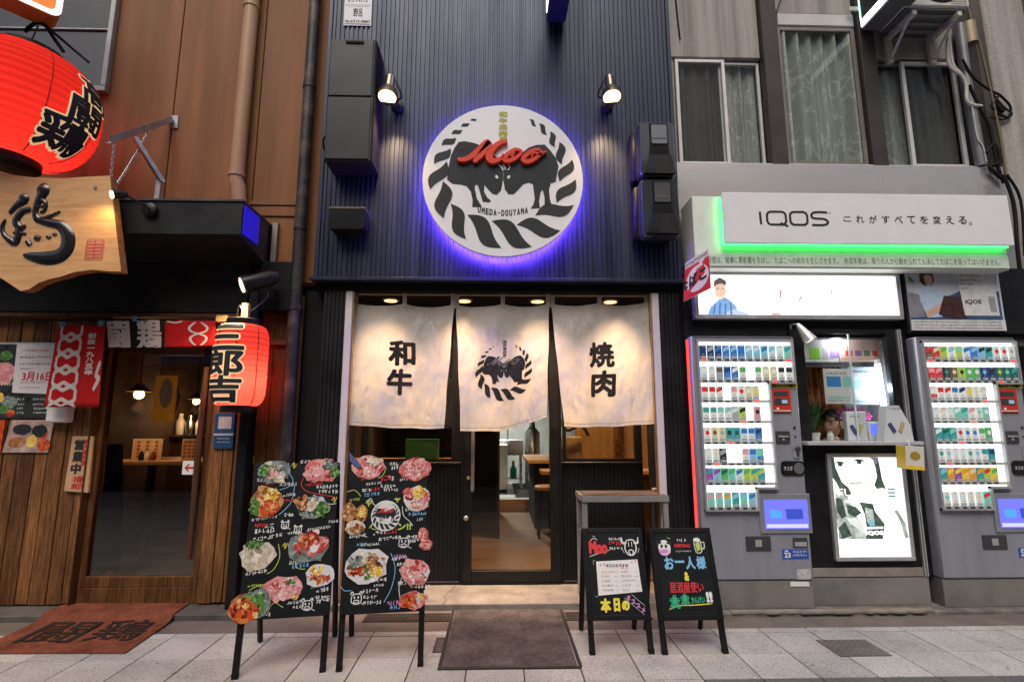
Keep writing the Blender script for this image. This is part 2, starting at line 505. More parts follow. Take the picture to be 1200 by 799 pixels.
def ell(cx, cz, rx, rz, n=20, a0=0.0, a1=2 * PI, rot=0.0):
    out = []
    for i in range(n):
        t = a0 + (a1 - a0) * i / (n if a1 - a0 > 6.28 else n - 1)
        x, z = rx * math.cos(t), rz * math.sin(t)
        out.append((cx + x * math.cos(rot) - z * math.sin(rot), cz + x * math.sin(rot) + z * math.cos(rot)))
    return out
def rrect(x0, x1, z0, z1, r, n=4):
    out = []
    for cx, cz, a in ((x1 - r, z0 + r, -PI / 2), (x1 - r, z1 - r, 0), (x0 + r, z1 - r, PI / 2), (x0 + r, z0 + r, PI)):
        for i in range(n + 1):
            t = a + PI / 2 * i / n
            out.append((cx + r * math.cos(t), cz + r * math.sin(t)))
    return out
def blob(cx, cz, rx, rz, rng, n=16, j=0.16):
    return [(cx + rx * math.cos(2 * PI * i / n) * (1 + rng.uniform(-j, j)), cz + rz * math.sin(2 * PI * i / n) * (1 + rng.uniform(-j, j))) for i in range(n)]
def spot(name, loc, aim, energy, col, angle, parent=None, blend=0.5, r=0.03):
    d = bpy.data.lights.new(name, 'SPOT'); d.energy = energy; d.color = col; d.spot_size = RAD(angle); d.spot_blend = blend; d.shadow_soft_size = r
    o = bpy.data.objects.new(name, d); COL.objects.link(o)
    p = ORG[parent.name] if parent else Vector()
    o.location = Vector(loc) - p
    o.rotation_euler = (Vector(loc) - Vector(aim)).to_track_quat('Z', 'Y').to_euler()
    if parent: o.parent = parent
    return o
def bulb(name, loc, energy, col, parent=None, r=0.05):
    d = bpy.data.lights.new(name, 'POINT'); d.energy = energy; d.color = col; d.shadow_soft_size = r
    o = bpy.data.objects.new(name, d); COL.objects.link(o)
    p = ORG[parent.name] if parent else Vector()
    o.location = Vector(loc) - p
    if parent: o.parent = parent
    return o

# ------------------------------------------------------------------ shared materials
m_black = M('black_paint', (0.009, 0.009, 0.010), 0.42, var=0.25, scale=9, dirt=0.2, dirtcol=(0.03, 0.027, 0.024), spec=.3)
m_blackm = M('black_matt', (0.007, 0.007, 0.008), 0.75, var=0.3, scale=7, spec=.2)
m_clad = M('slate_cladding', (0.030, 0.037, 0.058), 0.36, metal=0.4, var=0.16, scale=2.2, stretch=(5, 5, .35), dirt=0.22, dirtcol=(0.05, 0.056, 0.07), dscale=3, spec=.4)
m_clad2 = M('black_cladding', (0.011, 0.011, 0.013), 0.45, var=0.2, scale=3, spec=.3)
m_steel = M('stainless', (0.55, 0.54, 0.53), 0.3, metal=1.0, var=0.08, scale=4, rvar=0.1)
m_alu = M('aluminium', (0.62, 0.62, 0.64), 0.4, metal=0.7, var=0.06)
m_white = M('white_plastic', (0.75, 0.75, 0.74), 0.4, var=0.05)
m_paper = M('white_paper', (0.78, 0.77, 0.76), 0.7, var=0.04)
m_ink = M('dark_ink', (0.02, 0.022, 0.025), 0.6, var=0.1)
m_redink = M('red_ink', (0.55, 0.03, 0.03), 0.6, var=0.1)
m_wood = ramp_mat('weathered_wood', [(0.22, (0.035, 0.013, 0.005)), (0.42, (0.13, 0.052, 0.018)), (0.6, (0.24, 0.105, 0.036)), (0.8, (0.34, 0.17, 0.065))], scale=5, rough=0.62, stretch=(14, 14, 0.9), bump=0.35, rnd=True, dist=0.6, rv=.5)  # extra orange puts the warm lamp light into the wood colour
m_woodd = ramp_mat('dark_wood', [(0.3, (0.04, 0.018, 0.01)), (0.6, (0.10, 0.045, 0.022)), (0.8, (0.15, 0.07, 0.035))], scale=5, rough=0.5, stretch=(14, 14, 0.8), bump=0.15, rnd=True, dist=0.5)
m_woodl = ramp_mat('pale_wood', [(0.3, (0.48, 0.26, 0.115)), (0.6, (0.62, 0.37, 0.18)), (0.8, (0.70, 0.45, 0.24))], scale=3, rough=0.5, stretch=(1.2, 6, 9), bump=0.05, dist=0.8)
m_conc = ramp_mat('concrete_step', [(0.3, (0.16, 0.135, 0.11)), (0.55, (0.27, 0.24, 0.20)), (0.75, (0.36, 0.33, 0.285))], scale=5, rough=0.85, bump=0.2, detail=10)
m_concd = ramp_mat('dirty_concrete', [(0.3, (0.10, 0.09, 0.082)), (0.55, (0.19, 0.175, 0.16)), (0.75, (0.27, 0.255, 0.235))], scale=7, rough=0.85, bump=0.3, detail=10)
m_rough = ramp_mat('speckled_concrete', [(0.30, (0.22, 0.20, 0.185)), (0.42, (0.36, 0.335, 0.31)), (0.6, (0.42, 0.395, 0.37)), (0.74, (0.49, 0.465, 0.44))], scale=85, rough=0.9, bump=0.5, detail=4)
m_brownwall = M('brown_wall_panel', (0.235, 0.100, 0.043), 0.45, var=0.16, scale=1.6, stretch=(3, 3, 0.35), bump=0.25, bscale=260, dirt=0.4, dirtcol=(0.12, 0.055, 0.028), dscale=1.4, rnd=0.05, spec=.2)
m_glass = glass_mat('window_glass', (0.85, 0.87, 0.86), 0.06)
m_glassd = glass_mat('door_glass', (0.88, 0.87, 0.84), 0.07)
m_glassl = glass_mat('left_door_glass', (0.80, 0.78, 0.74), 0.16)
m_grout = M('grout', (0.045, 0.042, 0.04), 0.9)

streak(m_rough, .62, 1.1, 1.6)
streak(m_brownwall, .72, 1.12, 1.4)
streak(m_clad, .75, 1.15, 2.2, (4, 4, .18))
streak(m_wood, .55, 1.2, 2.0, (3, 3, .5))
# ------------------------------------------------------------------ ground
def granite(name, base, dark, light):
    m = ramp_mat(name, [(0.32, dark), (0.45, base), (0.62, base), (0.74, light)], scale=120, rough=0.72, detail=2, rnd=True, bump=0.08)
    nt = m.node_tree; N = nt.nodes; L = nt.links; p = N['Principled BSDF']
    src = p.inputs['Base Color'].links[0].from_socket
    tc = N.new('ShaderNodeTexCoord')
    n = N.new('ShaderNodeTexNoise'); n.inputs['Scale'].default_value = 1.7; n.inputs['Detail'].default_value = 7
    geo = N.new('ShaderNodeNewGeometry'); L.new(geo.outputs['Position'], n.inputs['Vector'])
    oi = N.new('ShaderNodeObjectInfo')
    a = N.new('ShaderNodeMapRange'); a.inputs['From Min'].default_value = .3; a.inputs['From Max'].default_value = .7; a.inputs['To Min'].default_value = .78; a.inputs['To Max'].default_value = 1.12
    L.new(n.outputs['Fac'], a.inputs['Value'])
    b = N.new('ShaderNodeMapRange'); b.inputs['To Min'].default_value = .86; b.inputs['To Max'].default_value = 1.09
    L.new(oi.outputs['Random'], b.inputs['Value'])
    mu = N.new('ShaderNodeMath'); mu.operation = 'MULTIPLY'; L.new(a.outputs[0], mu.inputs[0]); L.new(b.outputs[0], mu.inputs[1])
    vs = N.new('ShaderNodeVectorMath'); vs.operation = 'SCALE'; L.new(src, vs.inputs[0]); L.new(mu.outputs[0], vs.inputs['Scale'])
    out = vs.outputs[0]
    for sc_, lo, hi, k, cc in ((5.5, .05, .075, .6, (.09, .085, .08, 1)), (2.3, .04, .055, .45, (.12, .11, .1, 1))):      # trodden gum and drips
        vo = N.new('ShaderNodeTexVoronoi'); vo.inputs['Scale'].default_value = sc_; L.new(geo.outputs['Position'], vo.inputs['Vector'])
        rr = N.new('ShaderNodeMapRange'); rr.inputs['From Min'].default_value = lo; rr.inputs['From Max'].default_value = hi; rr.inputs['To Min'].default_value = k; rr.inputs['To Max'].default_value = 0
        L.new(vo.outputs['Distance'], rr.inputs['Value'])
        mx = N.new('ShaderNodeMix'); mx.data_type = 'RGBA'; L.new(rr.outputs[0], mx.inputs['Factor']); L.new(out, mx.inputs['A']); mx.inputs['B'].default_value = cc; out = mx.outputs['Result']
    n4 = N.new('ShaderNodeTexNoise'); n4.inputs['Scale'].default_value = 4.5; n4.inputs['Detail'].default_value = 9; n4.inputs['Roughness'].default_value = .7; L.new(geo.outputs['Position'], n4.inputs['Vector'])
    r4 = N.new('ShaderNodeMapRange'); r4.inputs['From Min'].default_value = .54; r4.inputs['From Max'].default_value = .72; r4.inputs['To Max'].default_value = .42; L.new(n4.outputs['Fac'], r4.inputs['Value'])
    mx = N.new('ShaderNodeMix'); mx.data_type = 'RGBA'; L.new(r4.outputs[0], mx.inputs['Factor']); L.new(out, mx.inputs['A']); mx.inputs['B'].default_value = (.20, .175, .15, 1)
    L.new(mx.outputs['Result'], p.inputs['Base Color'])
    return m
m_granite = granite('granite_tile', (0.455, 0.440, 0.42), (0.15, 0.145, 0.138), (0.68, 0.66, 0.635))
m_granited = granite('dark_granite_tile', (0.13, 0.125, 0.125), (0.06, 0.06, 0.06), (0.22, 0.21, 0.21))

g = MB(); g.slab([(-400, -400), (400, -400), (400, 400), (-400, 400)], -0.4, -0.030)
g.build('ground', M('asphalt', (0.06, 0.058, 0.056), 0.9, var=0.25, bump=0.2), kind='structure')
pv = MB(); pv.slab([(-14, -3.6), (14, -3.6), (14, 3.985), (-14, 3.985)], -0.026, -0.006)
pave = pv.build('pavement', m_grout, kind='structure')
TS, TX = 0.335, 0.160
def tile_mesh(w, d, name):
    t = MB(); t.box(0, w, 0, d, -0.02, 0, c=0.0025)
    me = bpy.data.meshes.new(name); me.from_pydata(t.v, [], t.f); return me
tm = tile_mesh(TS - 0.007, TS - 0.007, 'paving_tile'); tm.materials.append(m_granite)
tmd = tile_mesh(TS - 0.007, TS - 0.007, 'paving_tile'); tmd.materials.append(m_granited)
tme = tile_mesh(TS - 0.005, 0.072, 'paving_tile'); tme.materials.append(m_granite)
rng = random.Random(3)
rows = [3.905 - TS * i for i in range(1, 9)]
for k in range(-14, 15):
    x = TX + TS * k
    o = bpy.data.objects.new('paving_tile', tme); COL.objects.link(o); o.parent = pave; o.location = (x, 3.909, 0)
    for i, y in enumerate(rows):
        dark = (i == 2 and k >= 3)
        o = bpy.data.objects.new('paving_tile', tmd if dark else tm); COL.objects.link(o); o.parent = pave
        o.location = (x, y, rng.uniform(-.0012, .0008))
far = MB()                                                # the street behind the camera, joined
for k in range(-40, 41):
    for i in range(9, 22):
        if abs(k) <= 14 or True:
            x = TX + TS * k; y = 3.905 - TS * i
            far.box(x, x + TS - .005, y, y + TS - .005, -.02, 0)
    if abs(k) > 14:
        for i in range(1, 9):
            x = TX + TS * k; y = 3.905 - TS * i
            far.box(x, x + TS - .005, y, y + TS - .005, -.02, 0)
far.build('paving_tile', m_granite, parent=pave, kind='stuff')

# gutter strip along the shop fronts
gs = MB(); gs.slab([(-14, 3.985), (14, 3.985), (14, 4.46), (-14, 4.46)], -0.026, -0.003)
gs.build('gutter_strip', M('gutter_concrete', (0.16, 0.135, 0.115), 0.8, var=0.3, scale=5, bump=0.25, dirt=0.5, dirtcol=(0.06, 0.05, 0.045)), kind='structure')
# drain channel gratings in front of the black shop (cells cut as real bars)
m_iron = M('drain_iron', (0.11, 0.095, 0.085), 0.55, metal=0.6, var=0.3, scale=20)
m_hole = M('drain_dark', (0.008, 0.007, 0.006), 0.9)
def grating(x0, x1, y0, y1, nx, ny, label):
    r = root('drain_grating', label, 'drain grating', ((x0 + x1) / 2, (y0 + y1) / 2, 0))
    b = MB(); b.box(x0, x1, y0, y1, -.0025, -.001); b.build('pit', m_hole, r)
    fr = MB(); w = .008
    fr.box(x0, x1, y0, y0 + w, -.002, .005); fr.box(x0, x1, y1 - w, y1, -.002, .005)
    fr.box(x0, x0 + w, y0 + w, y1 - w, -.002, .005); fr.box(x1 - w, x1, y0 + w, y1 - w, -.002, .005)
    fr.build('frame', m_iron, r)
    b = MB()
    for i in range(1, nx):
        x = x0 + (x1 - x0) * i / nx; b.box(x - .004, x + .004, y0 + w, y1 - w, -.001, .004)
    for i in range(1, ny):
        y = y0 + (y1 - y0) * i / ny; b.box(x0 + w, x1 - w, y - .004, y + .004, -.001, .0035)
    b.build('bars', m_iron, r)
grating(-0.98, -0.335, 4.17, 4.33, 36, 3, 'rusty slotted channel grating beside the menu boards and doormat')
grating(0.505, 1.15, 4.17, 4.33, 36, 3, 'slotted channel grating behind the small chalkboards')
grating(-0.405, -0.345, 3.62, 3.86, 4, 9, 'small narrow grating tucked against the edge of the grey doormat')
# chequer drain cover in the pavement
r = root('drain_cover', 'square ribbed metal drain cover set in pale paving', 'drain cover', (2.28, 3.63, 0))
b = MB(); b.box(2.115, 2.445, 3.50, 3.755, 0.0005, 0.004); b.build('plate', M('cover_metal', (0.15, 0.135, 0.125), 0.55, metal=0.5, var=0.3, scale=12, dirt=.4, dirtcol=(.2, .17, .15)), r)
b = MB()
for i in range(14):
    for j in range(11):
        x = 2.13 + .0225 * i; y = 3.515 + .0225 * j
        dx, dy = (.008, .004) if (i + j) % 2 else (-.004, .008)
        a = math.atan2(dy, dx); c, s_ = math.cos(a), math.sin(a)
        b.slab([(x + c * .009 - s_ * .003, y + s_ * .009 + c * .003), (x - c * .009 - s_ * .003, y - s_ * .009 + c * .003), (x - c * .009 + s_ * .003, y - s_ * .009 - c * .003), (x + c * .009 + s_ * .003, y + s_ * .009 - c * .003)], .004, .0065)
b.build('tread_bars', M('tread_metal', (.30, .275, .25), .5, metal=.4, var=.2), r, kind='stuff')

# concrete steps in front of the three fronts
b = MB(); b.box(-1.75, 1.52, 4.41, 5.0, -0.02, 0.045, c=.006)
st = b.build('step', m_conc, kind='structure')
b = MB()
b.tube([(-.42, 4.405, .0455), (-.40, 4.5, .0455), (-.43, 4.6, .0455), (-.39, 4.75, .0455), (-.36, 4.9, .0455)], .0022, 4)
b.build('crack', M('crack_dark', (.05, .04, .03), .9), st)
b = MB(); b.box(-9, -1.83, 4.235, 4.7, -0.02, 0.042, c=.008)
b.build('left_step', M('left_step_stone', (0.10, 0.09, 0.08), 0.85, var=0.3, scale=6, bump=.3, dirt=.4, dirtcol=(.03, .028, .025)), kind='structure')
b = MB(); b.box(1.56, 9, 4.21, 4.9, -0.02, 0.028, c=.008)
b.build('right_step', m_concd, kind='structure')
b = MB(); rng = random.Random(5)                          # broken mortar along the ledge
pts = [(1.75 + i * .05, 4.195 + rng.uniform(-.012, .014)) for i in range(32)]
b.slab(pts + [(3.3, 4.262), (1.75, 4.262)], .02, .034)
b.build('mortar_patch', m_conc, kind='structure')

# ------------------------------------------------------------------ left building
YL = 4.44
lb = root('building', 'brown panelled building with plank shop front and red lanterns', 'building', (-3.2, 4.6, 0))
zt = 7.0
xs = [-9.5, -7.6, -5.9, UX(96, 60, 4.5) - .25, UX(213, 40, 4.5), UX(311, 40, 4.5), -1.56]
for a, c in zip(xs[:-1], xs[1:]):
    b = MB(); b.box(a + .004, c - .004, 4.5, 4.62, 2.62 if c > -1.6 else 2.4, zt, c=.004); b.build('wall_panel', m_brownwall, lb)
b = MB(); b.box(-9.5, xs[-1], 4.625, 4.7, 2.62, zt); b.build('backing', m_blackm, lb)
# lower band seam on the wall right of the canopy
x0, x1 = UX(290, 240, 4.49), UX(350, 240, 4.49)
b = MB(); b.box(x0, x1, 4.488, 4.498, UZ(320, 240, 4.49), UZ(320, 236, 4.49)); b.box(x0 + .12, x1, 4.486, 4.497, UZ(320, 253, 4.49), UZ(320, 241, 4.49) - .012); b.build('seam_band', m_brownwall, lb)
# plank wall, left of the door
def planks(xa, xb, z0, z1, y, w, rng, mat, jit=.006):
    x = xa
    while x < xb - .02:
        ww = min(w * rng.uniform(.82, 1.15), xb - x)
        if xb - (x + ww) < .04: ww = xb - x
        b = MB(); dy = rng.uniform(0, jit)
        b.box(x + .0035, x + ww - .0035, y + dy, y + dy + .022, z0 + rng.uniform(0, .012), z1, c=.003)
        b.build('plank', mat, lb)
        x += ww
rng = random.Random(11)
xw1 = UX(84, 700, YL)
planks(-5.6, xw1, .05, UZ(30, 372, YL), YL, .115, rng, m_wood)
b = MB(); b.box(-9.5, -5.6, YL, YL + .1, 0.04, 2.6); b.build('wall', m_woodd, lb)
b = MB(); b.box(-5.7, xw1 - .002, YL + .03, YL + .10, 0.04, 2.5); b.build('backing', m_blackm, lb)
# nails
b = MB()
for i in range(30):
    x = -4.2 + i * .06
    b.lathe([(.004, -.002), (.003, -.004)], (x, YL + .001, UZ(20, 379, YL)), 6, axis='y')
b.build('nail', m_iron, lb, kind='stuff')
# door posts and frame
xd0, xd1 = UX(100, 690, 4.5), UX(226, 690, 4.5)
b = MB(); b.box(xw1 + .002, xd0 - .045, 4.40, 4.62, .043, 2.45, c=.006); b.build('door_post', m_woodd, lb)
# the sliding glass door
dl = MB(); dl.box(xd0 - .043, xd0, 4.47, 4.53, .045, 2.36, c=.004)
dl.box(xd1, xd1 + .06, 4.47, 4.53, .045, 2.36, c=.004)
dl.box(xd0, xd1, 4.472, 4.528, .045, .165, c=.004); dl.box(xd0, xd1, 4.474, 4.526, .167, .245, c=.004); dl.box(xd0, xd1, 4.472, 4.528, 2.26, 2.36, c=.004)
door = dl.build('door', m_wood, lb, label='glass sliding door in a worn timber frame')
b = MB(); b.box(xd0, xd1, 4.497, 4.503, .246, 2.259); b.build('pane', m_glassl, door)
hx = UX(232, 540, 4.44)
b = MB(); b.tube([(hx, 4.445, UZ(232, 655, 4.44)), (hx, 4.435, UZ(232, 560, 4.44)), (hx, 4.44, UZ(238, 430, 4.44))], [.02, .026, .022], 10); b.build('handle', m_woodd, door, smooth=50)
r0 = RECT(213, 540, 229, 556, 4.46)
b = MB(); b.box(r0[0], r0[1], 4.468, 4.471, r0[2], r0[3]); st1 = b.build('arrow_sticker', m_paper, door)
cx, cz = (r0[0] + r0[1]) / 2, (r0[2] + r0[3]) / 2; s_ = (r0[1] - r0[0]) / 2
b = MB(); b.sheet([(cx - s_ * .7, cz), (cx - s_ * .15, cz + s_ * .55), (cx + s_ * .1, cz + s_ * .55), (cx - s_ * .25, cz + s_ * .15), (cx + s_ * .8, cz + s_ * .15), (cx + s_ * .8, cz - s_ * .15), (cx - s_ * .25, cz - s_ * .15), (cx + s_ * .1, cz - s_ * .55), (cx - s_ * .15, cz - s_ * .55)], 4.4665)
b.build('arrow', m_redink, st1)
# planks right of the door, black post, planks behind the lantern
xp0, xp1 = xd1 + .064, UX(276, 640, 4.44)
planks(xp0, xp1, .05, 2.45, 4.44, .10, rng, m_wood)
b = MB(); b.box(xp0, xp1, 4.468, 4.6, .045, 2.45); b.build('backing', m_blackm, lb)
b = MB(); b.box(xp1 + .002, xp1 + .075, 4.33, 4.47, 0.0, 2.5, c=.005); b.build('black_post', m_black, lb)
planks(xp1 + .078, UX(343, 560, 4.45), .05, 2.5, 4.46, .11, rng, m_wood)
b = MB(); b.box(xp1 + .078, UX(343, 560, 4.45), 4.49, 4.6, .045, 2.5); b.build('backing', m_blackm, lb)
b = MB(); b.box(UX(343, 560, 4.45) + .001, -1.40, 4.52, 4.6, .046, 2.55); b.build('infill', m_blackm, lb)
b = MB(); b.box(UX(300, 401, 4.44), UX(343, 401, 4.44), 4.425, 4.458, UZ(320, 404, 4.44), UZ(320, 398, 4.44)); b.build('batten', m_woodd, lb)
# beam under the canopy and the canopy box
b = MB(); b.box(-9.5, UX(291, 340, 4.38), 4.38, 4.495, UZ(150, 366, 4.38), UZ(150, 300, 4.38), c=.006); b.build('lower_fascia', m_black, lb)
b = MB(); b.box(-9.5, UX(291, 340, 4.38), 4.355, 4.45, UZ(150, 371, 4.36), UZ(150, 367, 4.36)); b.build('trim', m_woodd, lb)
ycf = 3.95
zc1 = UZ(220, 236, ycf); zc0 = UZ(220, 274, ycf); xcr = UX(284, 250, ycf)
prof = [(ycf, zc1), (4.495, zc1), (4.495, zc0 - .10), (4.40, zc0 - .10), (ycf, zc0)]
b = MB()
n = len(prof); b.v = [(-9.5, y, z) for y, z in prof] + [(xcr, y, z) for y, z in prof]
b.f = [tuple(range(n)), tuple(range(2 * n - 1, n - 1, -1))] + [(i, n + i, n + (i + 1) % n, (i + 1) % n) for i in range(n)]; b.m = [0] * len(b.f)
m_canopy = M('canopy_metal', (0.016, 0.017, 0.019), 0.4, metal=0.2, var=0.2, scale=3, dirt=.3, dirtcol=(.06, .055, .05))
cn = b.build('canopy', m_canopy, lb)
b = MB(); b.box(-9.5, xcr + .004, ycf - .012, 4.493, zc1 + .001, zc1 + .016); b.build('canopy_lip', M('lip_metal', (.07, .072, .078), .45, metal=.4, var=.3, scale=5), cn)
b = MB(); b.box(xcr + .001, xcr + .012, ycf + .02, 4.22, zc0 + .01, zc1 - .02); b.build('blue_glow_panel', glow('blue_spill_glow', (0.02, 0.01, 0.55), 0.35), cn, label='canopy end panel glowing deep blue in place of LED spill')  # self-glow stands in for blue LED light falling on the canopy end
# grey bracket strip and dark column by the pipe
b = MB(); b.box(UX(318, 300, 4.47), UX(324, 300, 4.47), 4.45, 4.495, UZ(320, 330, 4.47), UZ(320, 262, 4.47)); b.build('wall_channel', M('channel_grey', (.25, .24, .22), .5, metal=.5), lb)
b = MB(); b.box(UX(305, 340, 4.40), UX(343, 340, 4.40), 4.36, 4.455, UZ(320, 365, 4.4), UZ(320, 308, 4.4), c=.006); b.build('junction_box', m_blackm, lb)
# window, top left
wx0, wx1, wz0, wz1 = UX(-200, 50, 4.49), UX(131, 80, 4.49), UZ(110, 104, 4.49), 6.3
fr = MB()
fr.box(wx0, wx1, 4.44, 4.498, wz0 - .05, wz0, c=.004); fr.box(wx1 - .045, wx1, 4.44, 4.498, wz0 + .001, wz1, c=.004)
fr.box(wx0, wx1 - .046, 4.45, 4.497, UZ(80, 35, 4.46), UZ(80, 35, 4.46) + .012)
w = fr.build('window', M('window_grey', (.35, .35, .36), .4, metal=.6), lb)
b = MB(); b.box(wx0, wx1 - .046, 4.47, 4.474, wz0, wz1); b.build('pane', glass_mat('grimy_glass', (.55, .55, .53), .25, .12), w)
b = MB(); b.box(wx0, wx1 - .046, 4.48, 4.49, wz0, wz1); b.build('blind', ramp_mat('stained_blind', [(.35, (.05, .052, .05)), (.55, (.16, .16, .15)), (.7, (.32, .31, .28))], scale=2.2, rough=.8, detail=8), w)
# back room seen through the door
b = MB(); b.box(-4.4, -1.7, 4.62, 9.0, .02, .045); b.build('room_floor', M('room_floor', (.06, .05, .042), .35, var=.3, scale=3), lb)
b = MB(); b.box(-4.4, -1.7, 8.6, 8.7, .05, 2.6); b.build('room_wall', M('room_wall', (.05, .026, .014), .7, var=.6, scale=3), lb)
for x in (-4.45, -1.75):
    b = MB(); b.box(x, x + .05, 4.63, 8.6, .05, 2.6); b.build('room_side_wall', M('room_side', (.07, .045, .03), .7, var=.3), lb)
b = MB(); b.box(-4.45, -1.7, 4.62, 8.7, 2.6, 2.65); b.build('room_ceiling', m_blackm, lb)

# things inside the left shop
def room_lamp(px, py, d, label, e):
    x, z = U(px, py, d)
    r = root('pendant_lamp', label, 'lamp', (x, d, z))
    b = MB(); b.tube([(x, d, 2.6), (x, d, z + .10)], .006, 6); b.build('cord', m_blackm, r)
    b = MB(); b.lathe([(.03, .10), (.05, .07), (.10, .03), (.105, .025)], (x, d, z), 18, cap=False); b.build('shade', m_woodd, r, smooth=40)
    b = MB(); b.lathe([(.005, -.045), (.035, -.03), (.045, .0), (.03, .04), (.01, .06)], (x, d, z), 14); b.build('glass_bulb', glow('warm_bulb', (1.0, .55, .2), 14), r, smooth=60)
    bulb('lamp_light', (x, d, z - .12), e, (1.0, .58, .28), r, .05)
room_lamp(163, 462, 5.1, 'glowing pendant lamp seen through the left glass door', 9)
room_lamp(230, 470, 7.2, 'small far pendant lamp by the curved brass strip behind the left glass door', 12)
for k in range(9):
    xx = -4.2 + k * .27; b = MB(); b.box(xx, xx + .11, 8.585, 8.599, 1.35 + .1 * (k % 3), 1.95 + .06 * (k % 2)); b.build('wall_paper_strip', M('strip_%d' % (k % 3), [(.5, .42, .3), (.45, .12, .05), (.55, .36, .1)][k % 3], .7, var=.3, scale=20), lb)
ty = 5.2; tz = UZ(160, 540, ty)
r = root('dining_table', 'wooden dining table behind the left glass door', 'table', (-3.2, 5.6, .045))
b = MB(); b.box(-3.75, -2.05, ty, 5.95, tz - .04, tz, c=.006); b.build('table_top', m_woodl, r)
for x, y in ((-3.65, 5.28), (-2.15, 5.28), (-3.65, 5.87), (-2.15, 5.87)):
    b = MB(); b.box(x - .03, x + .03, y - .03, y + .03, .045, tz - .041); b.build('leg', m_woodd, r)
def menu_card(px0, px1, py0, py1, d, label, seed):
    q = RECT(px0, py0, px1, py1, d); rg = random.Random(seed)
    r = root('menu_stand', label, 'menu', ((q[0] + q[1]) / 2, d, tz))
    b = MB(); b.box(q[0], q[1], d, d + .012, tz + .001, q[3]); b.build('card', M('card_cream', (.62, .50, .34), .7, var=.1), r)
    b = MB()
    for i in range(5):
        z = q[3] - (i + 1) * (q[3] - tz) / 6
        for j in range(3): b.sheet(blob(q[0] + (q[1] - q[0]) * (.2 + .3 * j), z, .02, .014, rg, 8), d - .001)
    b.build('picture', M('card_red', (.45, .1, .04), .7, var=.4, scale=40), r)
    b = MB(); b.scribble(q[0] + .02, q[1] - .03, q[3] - .03, .016, d - .0015, rg); b.build('lettering', m_ink, r)
menu_card(155, 190, 514, 538, 5.35, 'cream menu card standing on the table left of the poster', 1)
menu_card(213, 231, 514, 538, 5.36, 'cream menu card standing on the table beside the door edge', 2)
q = RECT(165, 528, 178, 538, 5.28)
r = root('condiment_set', 'dark little condiment pots on the table behind glass', 'condiments', (q[0], 5.29, tz))
for i in range(3):
    b = MB(); b.lathe([(.022, 0), (.025, .02), (.022, .06), (.012, .07), (.012, .085)], (q[0] + i * .055, 5.29, tz + .001), 12); b.build('pot', [m_blackm, m_white, M('sauce', (.3, .05, .02), .3)][i], r, smooth=50)
q = RECT(180, 440, 206, 494, 6.0)
r = root('poster', 'yellow poster with a grey figure hung inside the left shop', 'poster', (q[0], 6.0, q[2]))
b = MB(); b.box(q[0], q[1], 6.0, 6.008, q[2], q[3]); b.build('sheet', M('poster_yellow', (.55, .33, .04), .6, var=.15), r)
b = MB(); rg = random.Random(8); b.sheet(blob((q[0] + q[1]) / 2 + .01, (q[2] + q[3]) / 2 + .06, .075, .16, rg, 18, .1), 5.998); b.build('figure', M('poster_grey', (.16, .14, .17), .6, var=.4, scale=12), r)
b = MB(); b.cyl((q[0] + .05, 6.01, q[3]), (q[0] + .05, 6.01, 2.6), .004, 6); b.cyl((q[1] - .05, 6.01, q[3]), (q[1] - .05, 6.01, 2.6), .004, 6); b.build('hanging_cord', m_blackm, r)
q = RECT(118, 395, 240, 414, 5.0)
r = root('paper_roll', 'pale rolled paper shade across the top of the left door', 'shade', (q[0], 5.0, q[2]))
b = MB(); b.box(q[0], (q[0] + q[1]) / 2 - .01, 5.0, 5.02, q[2], q[3], c=.004); b.box((q[0] + q[1]) / 2 + .01, q[1], 5.0, 5.02, q[2] - .02, q[3], c=.004); b.build('paper', M('aged_paper', (.42, .33, .25), .8, var=.2), r)
b = MB(); b.cyl((q[0] - .1, 5.03, q[3] + .03), (q[1] + .1, 5.03, q[3] + .03), .03, 12); b.build('rod', m_steel, r)
q = RECT(135, 478, 230, 512, 7.4)
r = root('kitchen_counter', 'dim steel counter with dishes at the back of the left shop', 'counter', (q[0], 7.6, .05))
b = MB(); b.box(q[0] - .5, q[1] + .4, 7.4, 7.9, .05, q[2]); b.build('body', m_woodd, r)
b = MB(); b.box(q[0] - .5, q[1] + .4, 7.36, 7.9, q[2] + .001, q[2] + .03); b.build('top', m_steel, r)
rg = random.Random(4)
for i in range(9):
    b = MB(); x = q[0] + i * (q[1] - q[0]) / 8; h = rg.uniform(.1, .3); b.lathe([(.05, 0), (.06, h * .6), (.03, h * .8), (.03, h)], (x, 7.5, q[2] + .031), 12); b.build('dish', [m_white, m_steel, m_paper][i % 3], r, smooth=50)
q = RECT(205, 455, 216, 486, 7.0)
r = root('brass_strip', 'curved brass strip reflecting lamplight inside the left shop', 'decoration', (q[0], 7.0, q[2]))
b = MB(); b.brush([(q[0], q[2]), (q[0] + .04, (q[2] + q[3]) / 2), (q[0] + .02, q[3])], [.02, .04, .02], 7.0, h=.01); b.build('strip', M('brass', (.7, .45, .15), .25, metal=1), r, smooth=60)
r = root('dark_board', 'dark folding board leaning inside the left glass door', 'board', (UX(120, 640, 4.9), 4.9, .045))
x0, z1_ = U(118, 520, 4.9); x1_ = UX(140, 640, 4.9)
b = MB(); xq = UX(98, 640, 4.88); b.prism([(xq, .2), (xq + .34, .2), (xq + .22, 1.25), (xq, 1.25)], 4.85, 4.90); b.build('panel', m_blackm, r)
for dx_ in (.02, .30):
    b = MB(); b.box(xq + dx_, xq + dx_ + .035, 4.86, 4.89, .045, .199); b.build('leg', m_woodd, r)

